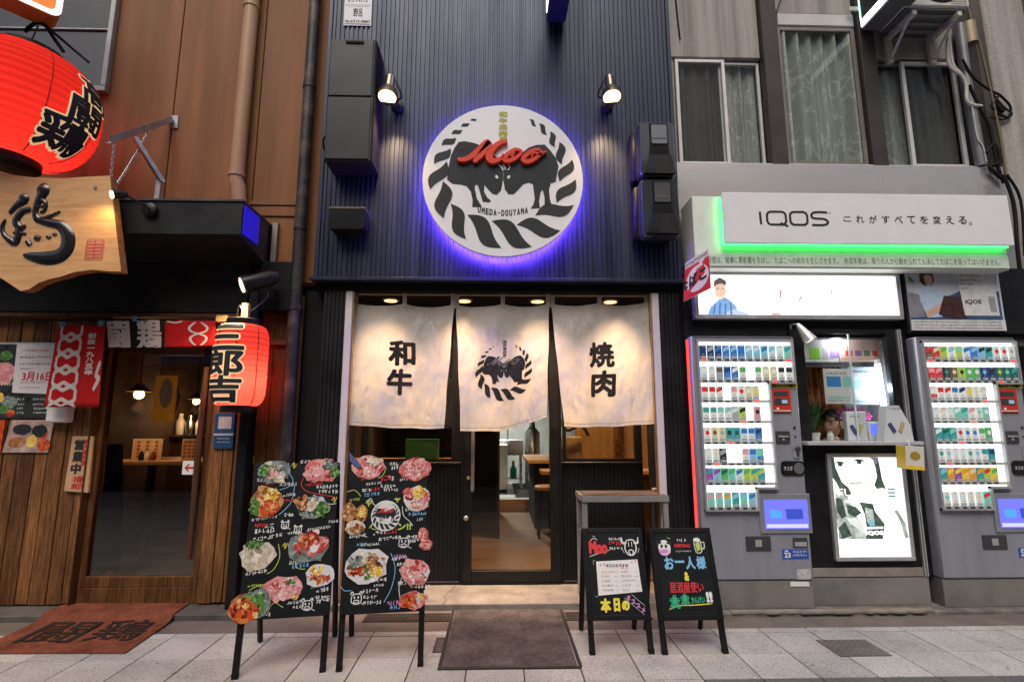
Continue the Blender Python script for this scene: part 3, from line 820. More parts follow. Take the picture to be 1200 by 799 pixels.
# ------------------------------------------------------------------ things on the left front
def lantern_paper(name, col, emit):
    m = cloth_mat(name, col, trans=0.6, var=0.30, tcol=tuple(min(1, c * 1.1) for c in col), weave=90, stretch=(.5, .5, 9))
    return m
def lantern(name, label, c, R_, hz, tilt, energy, paper, capr, seams, ribs, texts, group=None, profile=1.0):
    """c centre, R_ widest radius, hz half height; texts: list of (string, centre angle, width angle, z0, z1)"""
    r = root(name, label, 'lantern', c, rz=0)
    r.rotation_euler = (0, tilt, 0)
    def rad(z):
        t = min(1.0, abs(z) / hz)
        return capr + (R_ - capr) * max(0.0, 1 - t ** profile) ** 0.5
    prof = []
    nseg = ribs * 4
    for i in range(nseg + 1):
        a = -PI / 2 + PI * i / nseg
        z = hz * math.sin(a)
        zz = -hz + 2 * hz * i / nseg if profile > 3 else z
        k = (i % 4) / 4.0
        prof.append((rad(zz) - (0.026 * R_ if i % 4 == 0 else 0.006 * R_ if i % 4 != 2 else 0.0), zz))
    b = MB(); b.lathe(prof, (0, 0, 0), 56, cap=False)
    sh = b.build('paper_body', paper, r, smooth=80)
    for k in range(seams):
        a = 2 * PI * k / seams + .25
        path = [((rad(z) + .002) * math.cos(a), (rad(z) + .002) * math.sin(a), z) for z in [hz * (-.98 + 1.96 * i / 24) for i in range(25)]]
        b = MB(); b.tube(path, .0035, 5); b.build('seam', M('seam_red', (.22, .01, .008), .8), sh)
    for sg, nm in ((1, 'top_ring'), (-1, 'bottom_ring')):
        b = MB(); z = sg * hz * .985
        b.lathe([(capr * 1.03, z), (capr * 1.05, z + sg * hz * .05), (capr * 1.05, z + sg * hz * .14), (capr * .95, z + sg * hz * .16)] if sg > 0 else
                [(capr * .95, z - hz * .16), (capr * 1.05, z - hz * .14), (capr * 1.05, z - hz * .05), (capr * 1.03, z)], (0, 0, 0), 32, cap=True)
        b.build(nm, m_black, r, smooth=40)
    bulb('lantern_bulb', (0, 0, -hz * .40), energy, (1.0, .70, .50), r, R_ * .12)
    for (st, ac, aw, z0, z1, bold) in texts:
        for layer, (bd, mat, off) in enumerate(((bold * 2.4, M('lantern_cream', (.85, .62, .34), .8, var=.05, emit=.45), .006), (bold, m_ink, .010))):
            t = MB()
            k = len(st); hh = (z1 - z0) / k
            for i, ch in enumerate(st):
                t.text(ch, -aw / 2, aw / 2, z1 - (i + 1) * hh + .02 * hh, z1 - i * hh - .02 * hh, 0, 0)
            t.dens(R_ * .14); base = list(t.v); faces = list(t.f); t2 = MB()
            offs = [(0, 0)] + [(math.cos(2 * PI * q / 10) * bd, math.sin(2 * PI * q / 10) * bd) for q in range(10)]
            for qi, (ox, oz) in enumerate(offs):
                vs = []
                for (x, y, z) in base:
                    zz = z + oz; aa = ac + (x + ox) / R_
                    zz = max(-hz * .97, min(hz * .97, zz))
                    rr = rad(zz) + off + qi * .00015
                    vs.append((rr * math.sin(aa), -rr * math.cos(aa), zz))
                t2.add(vs, faces)
            t2.build('lettering', mat, sh)
    return r
cx, cz = U(24, 126, 3.85)
lantern('paper_lantern', 'huge round red paper lantern above the carved wooden signboard', (cx, 3.85, cz), .50, .42, RAD(4), 11,
        lantern_paper('lantern_red_big', (.66, .040, .030), 1), .19, 8, 22, [('高', RAD(101), .30, .08, .30, .009), ('闘', RAD(93), .30, -.13, .08, .009), ('鶏', RAD(80), .36, -.36, -.12, .010)], profile=2.2)
cx, cz = U(282, 428, 4.17)
lantern('paper_lantern', 'tall red paper lantern with black characters beside the plank wall', (cx, 4.17, cz), .195, .315, RAD(0), 8,
        lantern_paper('lantern_red_small', (.72, .075, .055), 1), .12, 8, 15, [('三郎吉', RAD(-12), .27, -.29, .29, .008)], profile=6)
# hook and wires over the small lantern
lz = cz + .36
r = root('lantern_hook', 'bare wires and hook over the tall red lantern', 'hook', (cx, 4.2, lz))
b = MB(); b.tube(catmull([(cx - .10, 4.25, lz + .02), (cx - .06, 4.2, lz + .12), (cx, 4.17, lz + .05), (cx + .06, 4.2, lz + .10), (cx + .10, 4.32, lz + .22), (cx + .06, 4.40, lz + .3)], 5), .005, 6); b.build('wire', M('grey_wire', (.2, .17, .15), .5, metal=.5), r, smooth=60)
b = MB(); b.box(cx - .02, cx + .035, 4.15, 4.19, lz - .045, lz + .13, c=.004); b.build('hanger', M('hanger_tan', (.45, .33, .2), .6), r)
b = MB(); b.tube([(cx, 4.17, lz - .01), (cx, 4.37, lz + .06)], .008, 6); b.build('arm', m_iron, r)
# black hook, twisted wire over the big lantern
bx, bz = U(48, 30, 3.85)
r = root('hanging_hook', 'black bent hook holding the huge lantern', 'hook', (bx, 3.85, bz))
b = MB(); b.tube(catmull([(bx - .12, 3.85, bz - .06), (bx - .05, 3.85, bz + .015), (bx + .03, 3.85, bz + .0), (bx + .10, 3.87, bz - .10), (bx + .16, 3.9, bz - .19)], 5), .014, 8); b.tube([(bx + .02, 3.86, bz + .01), (bx + .30, 3.98, bz - .22)], .010, 8); b.build('hook', m_blackm, r, smooth=60)
b = MB(); b.tube([(bx, 3.85, bz + .01), (bx, 3.85, bz + .12)], .006, 6); b.build('wire', m_iron, r)
b = MB(); b.tube([(bx - .02, 3.85, bz - .005), (bx - .05, 3.85, bz - .12)], .006, 6); b.build('wire', m_iron, r)
# lit sign box corner above it
q = U(71, 23, 3.8)
r = root('hanging_sign', 'orange lit sign box with white rim hanging above the huge lantern', 'sign', (q[0], 3.8, q[1]), rz=RAD(48))
b = MB(); b.prism(rrect(-.9, 0, 0, .9, .06), 0, .2); b.build('casing', M('sign_amber', (.5, .22, .06), .4, var=.2, dirt=.3, dirtcol=(.1, .04, .02)), r)
b = MB(); o = rrect(-.9, 0, 0, .9, .06); i_ = rrect(-.86, -.04, .04, .86, .04)
n = len(o); b.v = [(x, -.008, z) for x, z in o] + [(x, -.008, z) for x, z in i_]; b.f = [(k, (k + 1) % n, n + (k + 1) % n, n + k) for k in range(n)]; b.m = [0] * n
b.build('rim', glow('rim_white', (1, .95, .88), .8), r)
b = MB(); b.sheet(i_, -.006); b.build('face', glow('sign_orange', (.9, .16, .03), .9), r)

# carved wooden signboard
ys = 3.78
out = [(-30, 203), (0, 204), (40, 208), (75, 209), (105, 207), (129, 206), (131, 225), (135, 260), (142, 318), (128, 318), (108, 316), (86, 319), (72, 324), (58, 327), (46, 331), (34, 339), (24, 341), (12, 333), (0, 325), (-30, 318)]
r = root('wooden_signboard', 'thick pale slab signboard carved with a glossy black character', 'signboard', (UX(60, 270, ys), ys, UZ(60, 335, ys)))
P = UP(out, ys)
P = [(-3.95, P[0][1])] + P[1:-1] + [(-3.95, P[-1][1])]
b = MB(); b.prism(P, ys, ys + .07, side_mi=1); sl = b.build('slab', [m_woodl, M('bark_edge', (.30, .13, .04), .7, var=.35, scale=25, bump=.4, bscale=60)], r)
m_lacq = M('black_lacquer', (.012, .012, .014), .18, var=.1, coat=.6)
def zs(x, y): return U(x / 4.207, 160 + y / 4.207, ys)      # from the enlarged crop
def strokes(lst, k=1.0):
    b = MB()
    for pts, w in lst:
        b.brush([zs(*p) for p in pts], [ww / 4.207 * .0092 * k for ww in w], ys - .001, h=.012)
    return b
strokes([([(195, 250), (215, 270), (190, 320), (175, 375), (190, 410), (235, 400), (300, 370)], [40, 42, 26, 20, 26, 16, 5]),
         ([(205, 310), (225, 330), (222, 365), (200, 375)], [14, 16, 12, 8]), ([(190, 345), (215, 345)], [10, 10]),
         ([(110, 290), (118, 315), (80, 345), (50, 380)], [30, 34, 22, 16]),
         ([(155, 360), (115, 370), (80, 415), (100, 450), (130, 440)], [22, 24, 26, 22, 12]),
         ([(70, 475), (130, 480)], [18, 16]), ([(100, 440), (90, 490), (75, 535)], [26, 26, 24]),
         ([(30, 410), (12, 450), (25, 490), (75, 530)], [8, 16, 16, 26]),
         ([(190, 410), (240, 425), (300, 440), (335, 490), (330, 550), (290, 590), (220, 600), (120, 585)], [26, 28, 34, 44, 48, 50, 46, 20]),
         ([(135, 515), (148, 535)], [28, 32]), ([(175, 497), (198, 505)], [36, 34]), ([(235, 492), (248, 500)], [24, 22]), ([(265, 480), (278, 486)], [20, 18])]).build('carved_character', m_lacq, r, smooth=60)
q = RECT(100, 280, 122, 305, ys)
b = MB(); o = rrect(q[0], q[1], q[2], q[3], .02)
b.prism(o, ys - .002, ys); b.build('red_seal', M('seal_pad', (.50, .20, .12), .6, var=.25, scale=30), r)
b = MB(); rg = random.Random(2)
for i in range(5):
    z = q[2] + .015 + i * .025; b.brush([(q[0] + .02, z), (q[1] - .02, z + .004)], .009, ys - .003)
for xx in (q[0] + .012, (q[0] + q[1]) / 2, q[1] - .012): b.brush([(xx, q[2] + .012), (xx, q[3] - .012)], .009, ys - .0032)
b.build('red_seal_lines', M('seal_red', (.55, .03, .03), .6), r)
b = MB(); x, z = U(112, 220, ys); b.lathe([(.012, 0), (.010, -.01)], (x, ys, z), 10, axis='y'); b.build('hanging_screw', m_steel, r)

# slotted steel bracket with chain
r = root('steel_bracket', 'slotted angle iron bracket on the brown wall carrying the signboard chain', 'bracket', (*U(205, 140, 4.5)[:1], 4.49, UZ(205, 140, 4.5)))
m_zinc = M('zinc', (.42, .42, .45), .4, metal=.8, var=.25, scale=15)
A = Vector((UX(204, 143, 4.49), 4.49, UZ(204, 143, 4.49))); B = Vector((UX(131, 168, 3.86), 3.86, UZ(131, 168, 3.86)))
Cc = Vector((UX(190, 235, 4.2), 4.2, UZ(190, 236, 4.2)))
def angle_iron(mb, a, bq, w=.05, up=Vector((0, 0, 1))):
    d = (bq - a).normalized(); s1 = d.cross(up).normalized(); u = s1.cross(d).normalized()
    for sd_ in ((s1, u),):
        for e, f in ((s1, u), (u, s1)):
            p = [a, a + e * w, bq + e * w, bq]; t = f * .003
            mb.add([tuple(v) for v in p] + [tuple(v + t) for v in p], [(0, 1, 2, 3), (7, 6, 5, 4), (0, 4, 5, 1), (1, 5, 6, 2), (2, 6, 7, 3), (3, 7, 4, 0)])
    n = int((bq - a).length / .05)
    for i in range(n):
        p = a + d * (.03 + i * .05) + s1 * w * .5 - u * .001
        mb.add([tuple(p + d * .009 + s1 * .004), tuple(p - d * .009 + s1 * .004), tuple(p - d * .009 - s1 * .004), tuple(p + d * .009 - s1 * .004)], [(0, 1, 2, 3)], 1)
b = MB(); angle_iron(b, A, B); b.build('arm', [m_zinc, m_hole], r)
b = MB(); angle_iron(b, A.lerp(B, .72) - Vector((0, 0, .01)), Vector((UX(187, 215, 4.2), 4.2, UZ(187, 215, 4.2)))); b.build('brace', [m_zinc, m_hole], r)
b = MB(); x, z = U(187, 215, 4.2); b.box(x - .02, x + .02, 4.18, 4.21, UZ(187, 236, 4.2) + .005, z + .02); b.build('foot', m_zinc, r)
b = MB(); b.box(A.x - .03, A.x + .035, 4.485, 4.499, A.z - .06, A.z + .06); b.build('wall_plate', m_zinc, r)
def chain(p0, p1, sag, label):
    r = root('chain', label, 'chain', p1)
    n = max(6, int((Vector(p1) - Vector(p0)).length / .026))
    for i in range(n):
        t = (i + .5) / n; p = Vector(p0).lerp(Vector(p1), t) - Vector((0, 0, sag * 4 * t * (1 - t)))
        d = (Vector(p1) - Vector(p0)).normalized(); s1 = d.cross(Vector((0, 1, 0.2))).normalized()
        if i % 2: s1 = d.cross(s1).normalized()
        path = [p + d * .016 * math.cos(a) + s1 * .009 * math.sin(a) for a in [2 * PI * k / 8 for k in range(9)]]
        b = MB(); b.tube([tuple(v) for v in path], .0032, 5, cap=False); b.build('link', m_zinc, r)
chain((B.x + .01, 3.87, B.z - .005), (UX(129, 206, 3.80), 3.81, UZ(129, 207, 3.80)), 0, 'short chain dropping from the bracket tip to the signboard corner')
chain(tuple(A.lerp(B, .45) - Vector((0, 0, .01))), (UX(134, 218, 3.84), 3.85, UZ(134, 218, 3.84)), .02, 'slack chain from the bracket brace to the signboard edge')

# little spotlight on its arm, over the signboard
x, z = U(141, 229, 3.72)
r = root('spotlight', 'small black arm spotlight lighting the carved signboard', 'spotlight', (UX(177, 247, 3.93), 3.93, UZ(177, 247, 3.93)))
b = MB(); b.tube([(x - .025, 3.68, z - .012), (x + .015, 3.72, z + .008), (x + .035, 3.74, z + .016)], [.030, .032, .02], 14); hd = b.build('head', m_black, r, smooth=40)
b = MB(); b.tube([(x - .034, 3.672, z - .0165), (x - .0255, 3.68, z - .0125)], [.026, .026], 14); b.build('lens', glow('warm_lens', (1, .72, .4), 12), hd)
xb, zb = U(177, 247, 3.945)
b = MB(); b.tube(catmull([(x + .03, 3.74, z + .01), (x + .10, 3.8, z - .03), (xb, 3.93, zb + .01)], 4), .008, 8); b.build('arm', m_black, r, smooth=60)
b = MB(); b.lathe([(.055, 0), (.055, -.022), (.045, -.03)], (xb, 3.938, zb), 18, axis='y'); b.build('wall_disc', m_black, r, smooth=40)
spot('spot_light', (x - .04, 3.66, z - .02), (UX(105, 285, ys), ys, UZ(105, 290, ys)), 7, (1, .6, .25), 110, r, .8)

# floodlight by the dark column
x, z = U(308, 330, 4.22)
r = root('floodlight', 'dark cylindrical floodlight under the canopy end above the tall lantern', 'floodlight', (x, 4.36, z))
b = MB(); b.tube([(x - .11, 4.12, z - .055), (x - .07, 4.14, z - .035), (x + .06, 4.22, z + .03), (x + .11, 4.25, z + .05)], [.07, .068, .06, .04], 18); hd = b.build('head', m_black, r, smooth=40)
b = MB(); b.tube([(x - .118, 4.115, z - .059), (x - .1105, 4.12, z - .0555)], .060, 18); b.build('lens', glow('flood_lens', (1, .85, .6), 1.2), hd)
b = MB(); b.tube([(x + .02, 4.20, z), (x + .05, 4.28, z - .05), (x + .06, 4.357, z - .05)], .012, 8); b.build('arm', m_black, r)
spot('flood_light', (x - .13, 4.10, z - .066), (x - .55, 4.05, .3), 48, (1, .70, .38), 95, r, .7)

# ------------------------------------------------------------------ noren over the left door
def banner(name, label, quad, d, mat, amp, tabs=0, tabmat=None, seed=1, lower=0.0):
    """quad: pixel corners TL,TR,BR,BL on plane d"""
    TL, TR, BR, BL = [U(a, c, d) for a, c in quad]
    r = root(name, label, 'banner', ((TL[0] + TR[0]) / 2, d, min(BL[1], BR[1])))
    rg = random.Random(seed); ph = rg.uniform(0, 6)
    def P(u, v, off=0):
        x = (TL[0] * (1 - u) + TR[0] * u) * (1 - v) + (BL[0] * (1 - u) + BR[0] * u) * v
        z = (TL[1] * (1 - u) + TR[1] * u) * (1 - v) + (BL[1] * (1 - u) + BR[1] * u) * v
        y = d + amp * (.3 + .7 * v) * (math.sin(u * 9 + ph + v * 1.5) + .5 * math.sin(u * 21 + ph * 2)) - off - lower * v
        return (x, y, z)
    b = MB(); nu, nv = 24, 16
    b.v = [P(i / nu, j / nv) for j in range(nv + 1) for i in range(nu + 1)]
    b.f = [(j * (nu + 1) + i, (j + 1) * (nu + 1) + i, (j + 1) * (nu + 1) + i + 1, j * (nu + 1) + i + 1) for j in range(nv) for i in range(nu)]; b.m = [0] * len(b.f)
    c = b.build('cloth', mat, r, smooth=180)
    sm = c.modifiers.new('thick', 'SOLIDIFY'); sm.thickness = .002; sm.offset = 1
    for k in range(tabs):
        u = (k + .12) / max(1, tabs - .76) if tabs > 1 else .5
        p = P(min(1, u), 0)
        b = MB(); b.box(p[0] - .02, p[0] + .02, d - .012, d + .012, p[2] - .012, p[2] + .03, c=.003); b.build('tab', tabmat, r)
    return r, c, P
m_redc = cloth_mat('red_cloth', (.52, .02, .02), trans=.2)
m_blackc = cloth_mat('black_cloth', (.02, .02, .022), trans=.1)
m_inkw = cloth_mat('white_dye', (.72, .66, .62), trans=.2)
m_tab = cloth_mat('blue_tab', (.12, .28, .36), trans=.1)
def onto(P, mb, off=.004):
    """mb authored in u (x) and -v (z)"""
    mb.dens(.07); mb.v = [P(x, -z, off + (-y)) for x, y, z in mb.v]
    return mb
def chainlinks(u0, u1, v0, v1, n, w):
    b = MB(); k = (v1 - v0) / n; um = (u0 + u1) / 2; h = (u1 - u0) / 2; Hh = k * 1.5
    for i in range(n):
        t = -(v0 + i * k)
        p = [(um, t), (um + h, t - Hh * .28), (um + h, t - Hh * .72), (um, t - Hh), (um - h, t - Hh * .72), (um - h, t - Hh * .28), (um, t)]
        for a, c in zip(p[:-1], p[1:]): b.brush([a, c], w, -.0003 * (i % 2), n=2, taper=False)
    b.v = [(x, y, max(-.995, min(-.01, z))) for x, y, z in b.v]
    return b
rb, cb, Pb = banner('noren', 'red noren cloth with white chain pattern hanging beside the paper menus', [(68, 382), (124, 380), (117, 477), (51, 477)], 4.26, m_redc, .008, 2, m_tab, 3)
onto(Pb, chainlinks(.10, .52, -.10, 1.10, 6, .048)).build('chain_pattern', m_inkw, cb)
t = MB(); t.textv('創業一九八五年', .66, .82, -.62, -.10, 0, .006, .1); onto(Pb, t, .005).build('lettering', m_inkw, cb)
t = MB(); t.brush([(.97, -.45), (.90, -.62), (.96, -.66), (.86, -.80)], .06, 0); onto(Pb, t, .005).build('print_mark', m_inkw, cb)
rb, cb, Pb = banner('noren', 'short black noren cloth with white brushed characters over the left door', [(124, 375), (193, 375), (193, 407), (127, 407)], 4.30, m_blackc, .006, 1, m_tab, 5)
t = MB()
t.text('闘', .02, .40, -1.08, .12, 0, .022); t.text('鶏', .52, .95, -1.08, .12, 0, .022); onto(Pb, t, .006)
t.v = [(v[0], v[1], min(max(v[2], Pb(0, 1)[2]), Pb(0, 0)[2])) for v in t.v]
t.build('lettering', m_inkw, cb)
rb, cb, Pb = banner('noren', 'short red noren cloth with one white chain link by the tall lantern', [(193, 375), (253, 376), (253, 406), (193, 407)], 4.30, m_redc, .006, 0, m_tab, 7)
t = MB()
for s_ in (1, -1):
    t.brush([(.66 - s_ * .05, -.06), (.66 - s_ * .17, -.25), (.66 - s_ * .14, -.42), (.66 + s_ * .12, -.58), (.66 + s_ * .16, -.75), (.66 + s_ * .05, -.95)], .055, -.0002 * s_, n=3)
t.brush([(.05, -.05), (.22, -.10), (.35, -.04)], .05, 0); onto(Pb, t, .005).build('chain_pattern', m_inkw, cb)
x0, z0 = U(40, 377, 4.28); x1, _ = U(262, 376, 4.28)
r = root('curtain_rod', 'thin dark rod carrying the red and black noren over the left door', 'rod', (x0, 4.29, z0))
b = MB(); b.cyl((x0 - .1, 4.285, z0 + .012), (x1, 4.31, z0 + .03), .010, 8); b.build('rod', m_blackm, r)
b = MB(); b.box(x1 - .06, x1 + .03, 4.27, 4.38, z0 + .005, z0 + .06, c=.004); b.build('wood_block', M('block_tan', (.55, .33, .14), .6), r)

# ------------------------------------------------------------------ papers and plates on the plank wall
m_mdark = M('menu_dark', (.03, .035, .035), .35, var=.4, scale=8)
def food(name, stops, scale, **k): return ramp_mat(name, stops, scale=scale, rough=.45, rnd=True, **k)
f_raw = food('raw_meat', [(.30, (.30, .03, .03)), (.45, (.55, .10, .09)), (.58, (.70, .28, .25)), (.72, (.82, .58, .54))], 26, dist=1.2)
f_pink = food('pink_meat', [(.3, (.50, .12, .13)), (.5, (.72, .30, .30)), (.7, (.88, .60, .57))], 24, dist=1.0)
f_red = food('red_dish', [(.3, (.25, .02, .01)), (.5, (.55, .07, .02)), (.68, (.72, .22, .06)), (.8, (.85, .55, .25))], 24)
f_brown = food('fried_dish', [(.3, (.16, .05, .02)), (.5, (.42, .17, .06)), (.7, (.65, .38, .18))], 24)
f_rice = food('rice_dish', [(.3, (.40, .30, .20)), (.5, (.66, .58, .46)), (.7, (.80, .76, .68))], 40)
f_green = food('green_leaf', [(.3, (.02, .05, .02)), (.5, (.08, .20, .05)), (.7, (.25, .42, .14))], 40)
f_grey = food('grey_dish', [(.3, (.07, .09, .09)), (.5, (.20, .25, .24)), (.7, (.45, .48, .44))], 36)
f_egg = food('egg_dish', [(.3, (.70, .36, .05)), (.6, (.85, .62, .15)), (.8, (.9, .82, .5))], 20)
f_plate = M('plate_white', (.72, .70, .72), .3, var=.08, scale=8)
yw = YL - .004
q = RECT(-12, 402, 71, 490, yw)
r = root('menu_board', 'dark printed menu poster with food pictures on the plank wall', 'menu', (q[0], yw, q[2]))
b = MB(); b.box(q[0] - .3, q[1], yw - .006, yw, q[2], q[3]); mbp = b.build('board', m_mdark, r)
b = MB(); b.box(q[0] - .3, q[1] + .008, yw - .010, yw - .0061, q[3] - .012, q[3] + .004); b.build('edge_strip', m_alu, r)
rg = random.Random(21)
for px, py, rx, rz, mt in ((2, 438, .12, .10, f_pink), (8, 417, .05, .04, f_green), (-2, 466, .05, .05, f_egg), (12, 471, .06, .05, f_grey), (4, 480, .06, .035, f_green), (13, 484, .035, .03, f_red)):
    x, z = U(px, py, yw); b = MB(); b.sheet(blob(x, z, rx, rz, rg), yw - .0066 - rg.random() * .0008); b.build('food_picture', mt, mbp)
b = MB()
for i, py in enumerate((466, 472, 477, 482)):
    x, z = U(20, py + 3, yw); b.scribble(x, x + .05, z, .018, yw - .0065, rg); b.scribble(x + .13, x + .30, z, .018, yw - .0065, rg)
x, z = U(-2, 452, yw); b.scribble(x, x + .12, z, .03, yw - .0078, rg)
b.build('lettering', m_paper, mbp)
q = [(20, 403), (67, 404), (66, 462), (14, 460)]
r = root('notice_paper', 'white notice paper with red date lettering taped over the dark menu', 'notice', (*U(40, 460, yw)[:1], yw - .02, UZ(40, 460, yw)))
Q = UP(q, yw - .013)
b = MB(); b.prism(Q, yw - .0135, yw - .0115); pp = b.build('paper', M('film_paper', (.74, .70, .72), .22, var=.05, bump=.1, bscale=12), r)
b = MB(); x, z = U(26, 440, yw - .014); b.text('3月16日', x, x + .24, z - .045, z + .03, yw - .0142, .002); b.build('lettering', m_redink, pp)
x, z = U(26, 412, yw - .014); b = MB(); b.scribble(x, x + .22, z, .02, yw - .0142, rg); b.build('lettering', m_redink, pp)
b = MB()
for py, l in ((420, .25), (428, .25), (433, .10), (449, .2), (455, .16)):
    x, z = U(23, py, yw - .014); b.scribble(x, x + l, z, .02 if py < 430 else .013, yw - .0142, rg)
b.build('lettering', m_ink, pp)
q = RECT(6, 492, 62, 530, yw)
r = root('food_photo', 'laminated photo of grilled dishes on the plank wall', 'photo', (q[0], yw, q[2]))
b = MB(); b.prism([(q[0] + .0, q[2]), (q[1] - .02, q[2] + .0), (q[1], q[3]), (q[0] + .04, q[3])], yw - .006, yw); ph = b.build('print', M('photo_ground', (.40, .28, .24), .2, var=.5, scale=10), r)
for px, py, rx, rz, mt in ((27, 503, .07, .045, m_ink), (26, 505, .06, .03, f_red), (20, 518, .07, .04, f_brown), (47, 505, .06, .05, m_ink), (50, 508, .05, .04, f_red), (52, 521, .05, .05, f_red), (38, 517, .04, .05, f_egg)):
    x, z = U(px, py, yw); b = MB(); b.sheet(blob(x, z, rx, rz, rg, 14, .1), yw - .0062 - rg.random() * .002); b.build('food_picture', mt, ph)
q = RECT(-30, 492, 4, 530, yw)
r = root('food_photo', 'orange edged food photo left of the laminated grill photo', 'photo', (q[0], yw, q[2]))
b = MB(); b.box(q[0], q[1], yw - .006, yw, q[2], q[3]); b.build('print', f_red, r)
q = RECT(54, 476, 79, 495, 4.36)
r = root('dispenser_box', 'small white plastic box below the red noren', 'box', (q[0], 4.4, q[2]))
b = MB(); b.box(q[0], q[1], 4.35, 4.437, q[2], q[3], c=.012); b.build('body', m_white, r, smooth=40)
b = MB(); b.box(q[0] - .004, q[1] + .004, 4.346, 4.438, q[3] - .02, q[3] + .006, c=.004); b.build('lid', m_white, r)
Q = UP([(85, 511), (109, 511), (103, 577), (75, 575)], yw - .02)
r = root('wooden_plaque', 'pale wooden plaque with brushed opening characters on planks', 'plaque', (Q[3][0], yw, Q[3][1]))
b = MB(); b.prism(Q, yw - .02, yw); pl = b.build('board', ramp_mat('plaque_wood', [(.3, (.42, .25, .13)), (.7, (.58, .38, .22))], scale=4, rough=.6, stretch=(10, 10, .8)), r)
tl, br = U(86, 514, yw - .022), U(96, 556, yw - .022)
def shear_text(mb, ps, d):                                 # lean the column with the plaque
    z0, z1 = Q[3][1], Q[0][1]; dx = Q[0][0] - Q[3][0]
    mb.v = [(v[0] + dx * ((v[2] - z0) / (z1 - z0) - 1), v[1], v[2]) for v in mb.v]; return mb
t = MB(); t.textv('営業中', tl[0] + .015, tl[0] + .095, br[1], tl[1], yw - .0215, .004); shear_text(t, 0, 0).build('lettering', m_ink, pl)
x0 = UX(100, 514, yw - .022)
t = MB(); t.textv('創作鶏料理', x0 - .005, x0 + .03, UZ(98, 545, yw), tl[1], yw - .0215, .001); t.textv('福郎', tl[0] + .04, tl[0] + .13, UZ(90, 573, yw), UZ(90, 557, yw), yw - .0215, .001); shear_text(t, 0, 0).build('lettering', m_redink, pl)
q = RECT(251, 484, 274, 525, 4.42)
r = root('blue_plate', 'blue rounded enamel plate under the tall red lantern', 'plate sign', (q[0], 4.42, q[2]))
b = MB(); b.prism(rrect(q[0], q[1], q[2], q[3], .015), 4.42, 4.435); bp = b.build('plate', M('enamel_blue', (.025, .08, .19), .25, var=.15, dirt=.15, dirtcol=(.2, .2, .2)), r)
w_ = q[1] - q[0]; h_ = q[3] - q[2]
b = MB(); b.rect((q[0] + w_ * .18, q[1] - w_ * .15, q[3] - h_ * .45, q[3] - h_ * .1), 4.4185); b.rect((q[0], q[1], q[2] + h_ * .36, q[2] + h_ * .42), 4.4185); b.build('white_field', M('enamel_white', (.5, .5, .52), .3, var=.15, scale=40), bp)
b = MB(); b.scribble(q[0] + w_ * .2, q[1] - w_ * .2, q[2] + h_ * .25, .012, 4.4185, rg); b.scribble(q[0] + w_ * .2, q[1] - w_ * .2, q[2] + h_ * .15, .012, 4.4185, rg); b.build('lettering', m_paper, bp)

# ------------------------------------------------------------------ left doormat (lies over the step edge)
r = root('doormat', 'rust red doormat with black brushed characters before the left door', 'doormat', (-2.8, 4.0, 0))
fr_, fl_ = (-2.318, 3.655), (-3.30, 3.675); br_, bl_ = G(222, 706, .055), G(78, 706, .055)
rowsm = [(0, .010), (.55, .011), (.66, .022), (.74, .056), (1.0, .054)]
b = MB(); n = 14
def mp_(u, t, z):
    x = (fl_[0] * (1 - u) + fr_[0] * u) * (1 - t) + (bl_[0] * (1 - u) + br_[0] * u) * t
    y = (fl_[1] * (1 - u) + fr_[1] * u) * (1 - t) + (bl_[1] * (1 - u) + br_[1] * u) * t
    return (x, y, z)
def matz(t):
    for (t0, z0), (t1, z1) in zip(rowsm[:-1], rowsm[1:]):
        if t <= t1: return z0 + (z1 - z0) * (t - t0) / (t1 - t0)
    return rowsm[-1][1]
N_ = 30
top = [mp_(i / n, j / N_, matz(j / N_) + .002 * math.sin(i * 1.3) * (1 if j > 16 and j < 24 else .2)) for j in range(N_ + 1) for i in range(n + 1)]
b.v = top + [(x, y, z - .009) for x, y, z in top]
k = len(top); w = n + 1
b.f = [(j * w + i, j * w + i + 1, (j + 1) * w + i + 1, (j + 1) * w + i) for j in range(N_) for i in range(n)] + [tuple(k + q for q in (j * w + i, (j + 1) * w + i, (j + 1) * w + i + 1, j * w + i + 1)) for j in range(N_) for i in range(n)]
for j in range(N_):
    b.f += [(j * w, (j + 1) * w, k + (j + 1) * w, k + j * w), (j * w + n, k + j * w + n, k + (j + 1) * w + n, (j + 1) * w + n)]
b.f += [(i, k + i, k + i + 1, i + 1) for i in range(n)]
b.m = [0] * len(b.f)
mt = b.build('mat', streak(M('rust_mat', (.24, .08, .045), .95, var=.3, scale=45, bump=.8, bscale=300, spec=.05), .6, 1.25, 5, (1, 1, 1)), r, smooth=60)
t = MB(); t.text('闘', .15, .53, .18, .62, 0, .005); t.text('鶏', .58, .93, .22, .66, 0, .005)
t.v = [mp_(x, z, matz(z) + .003 + abs(y) * 2) for x, y, z in t.v]
t.build('lettering', M('mat_black', (.035, .025, .022), .95, var=.2, spec=.05), mt)

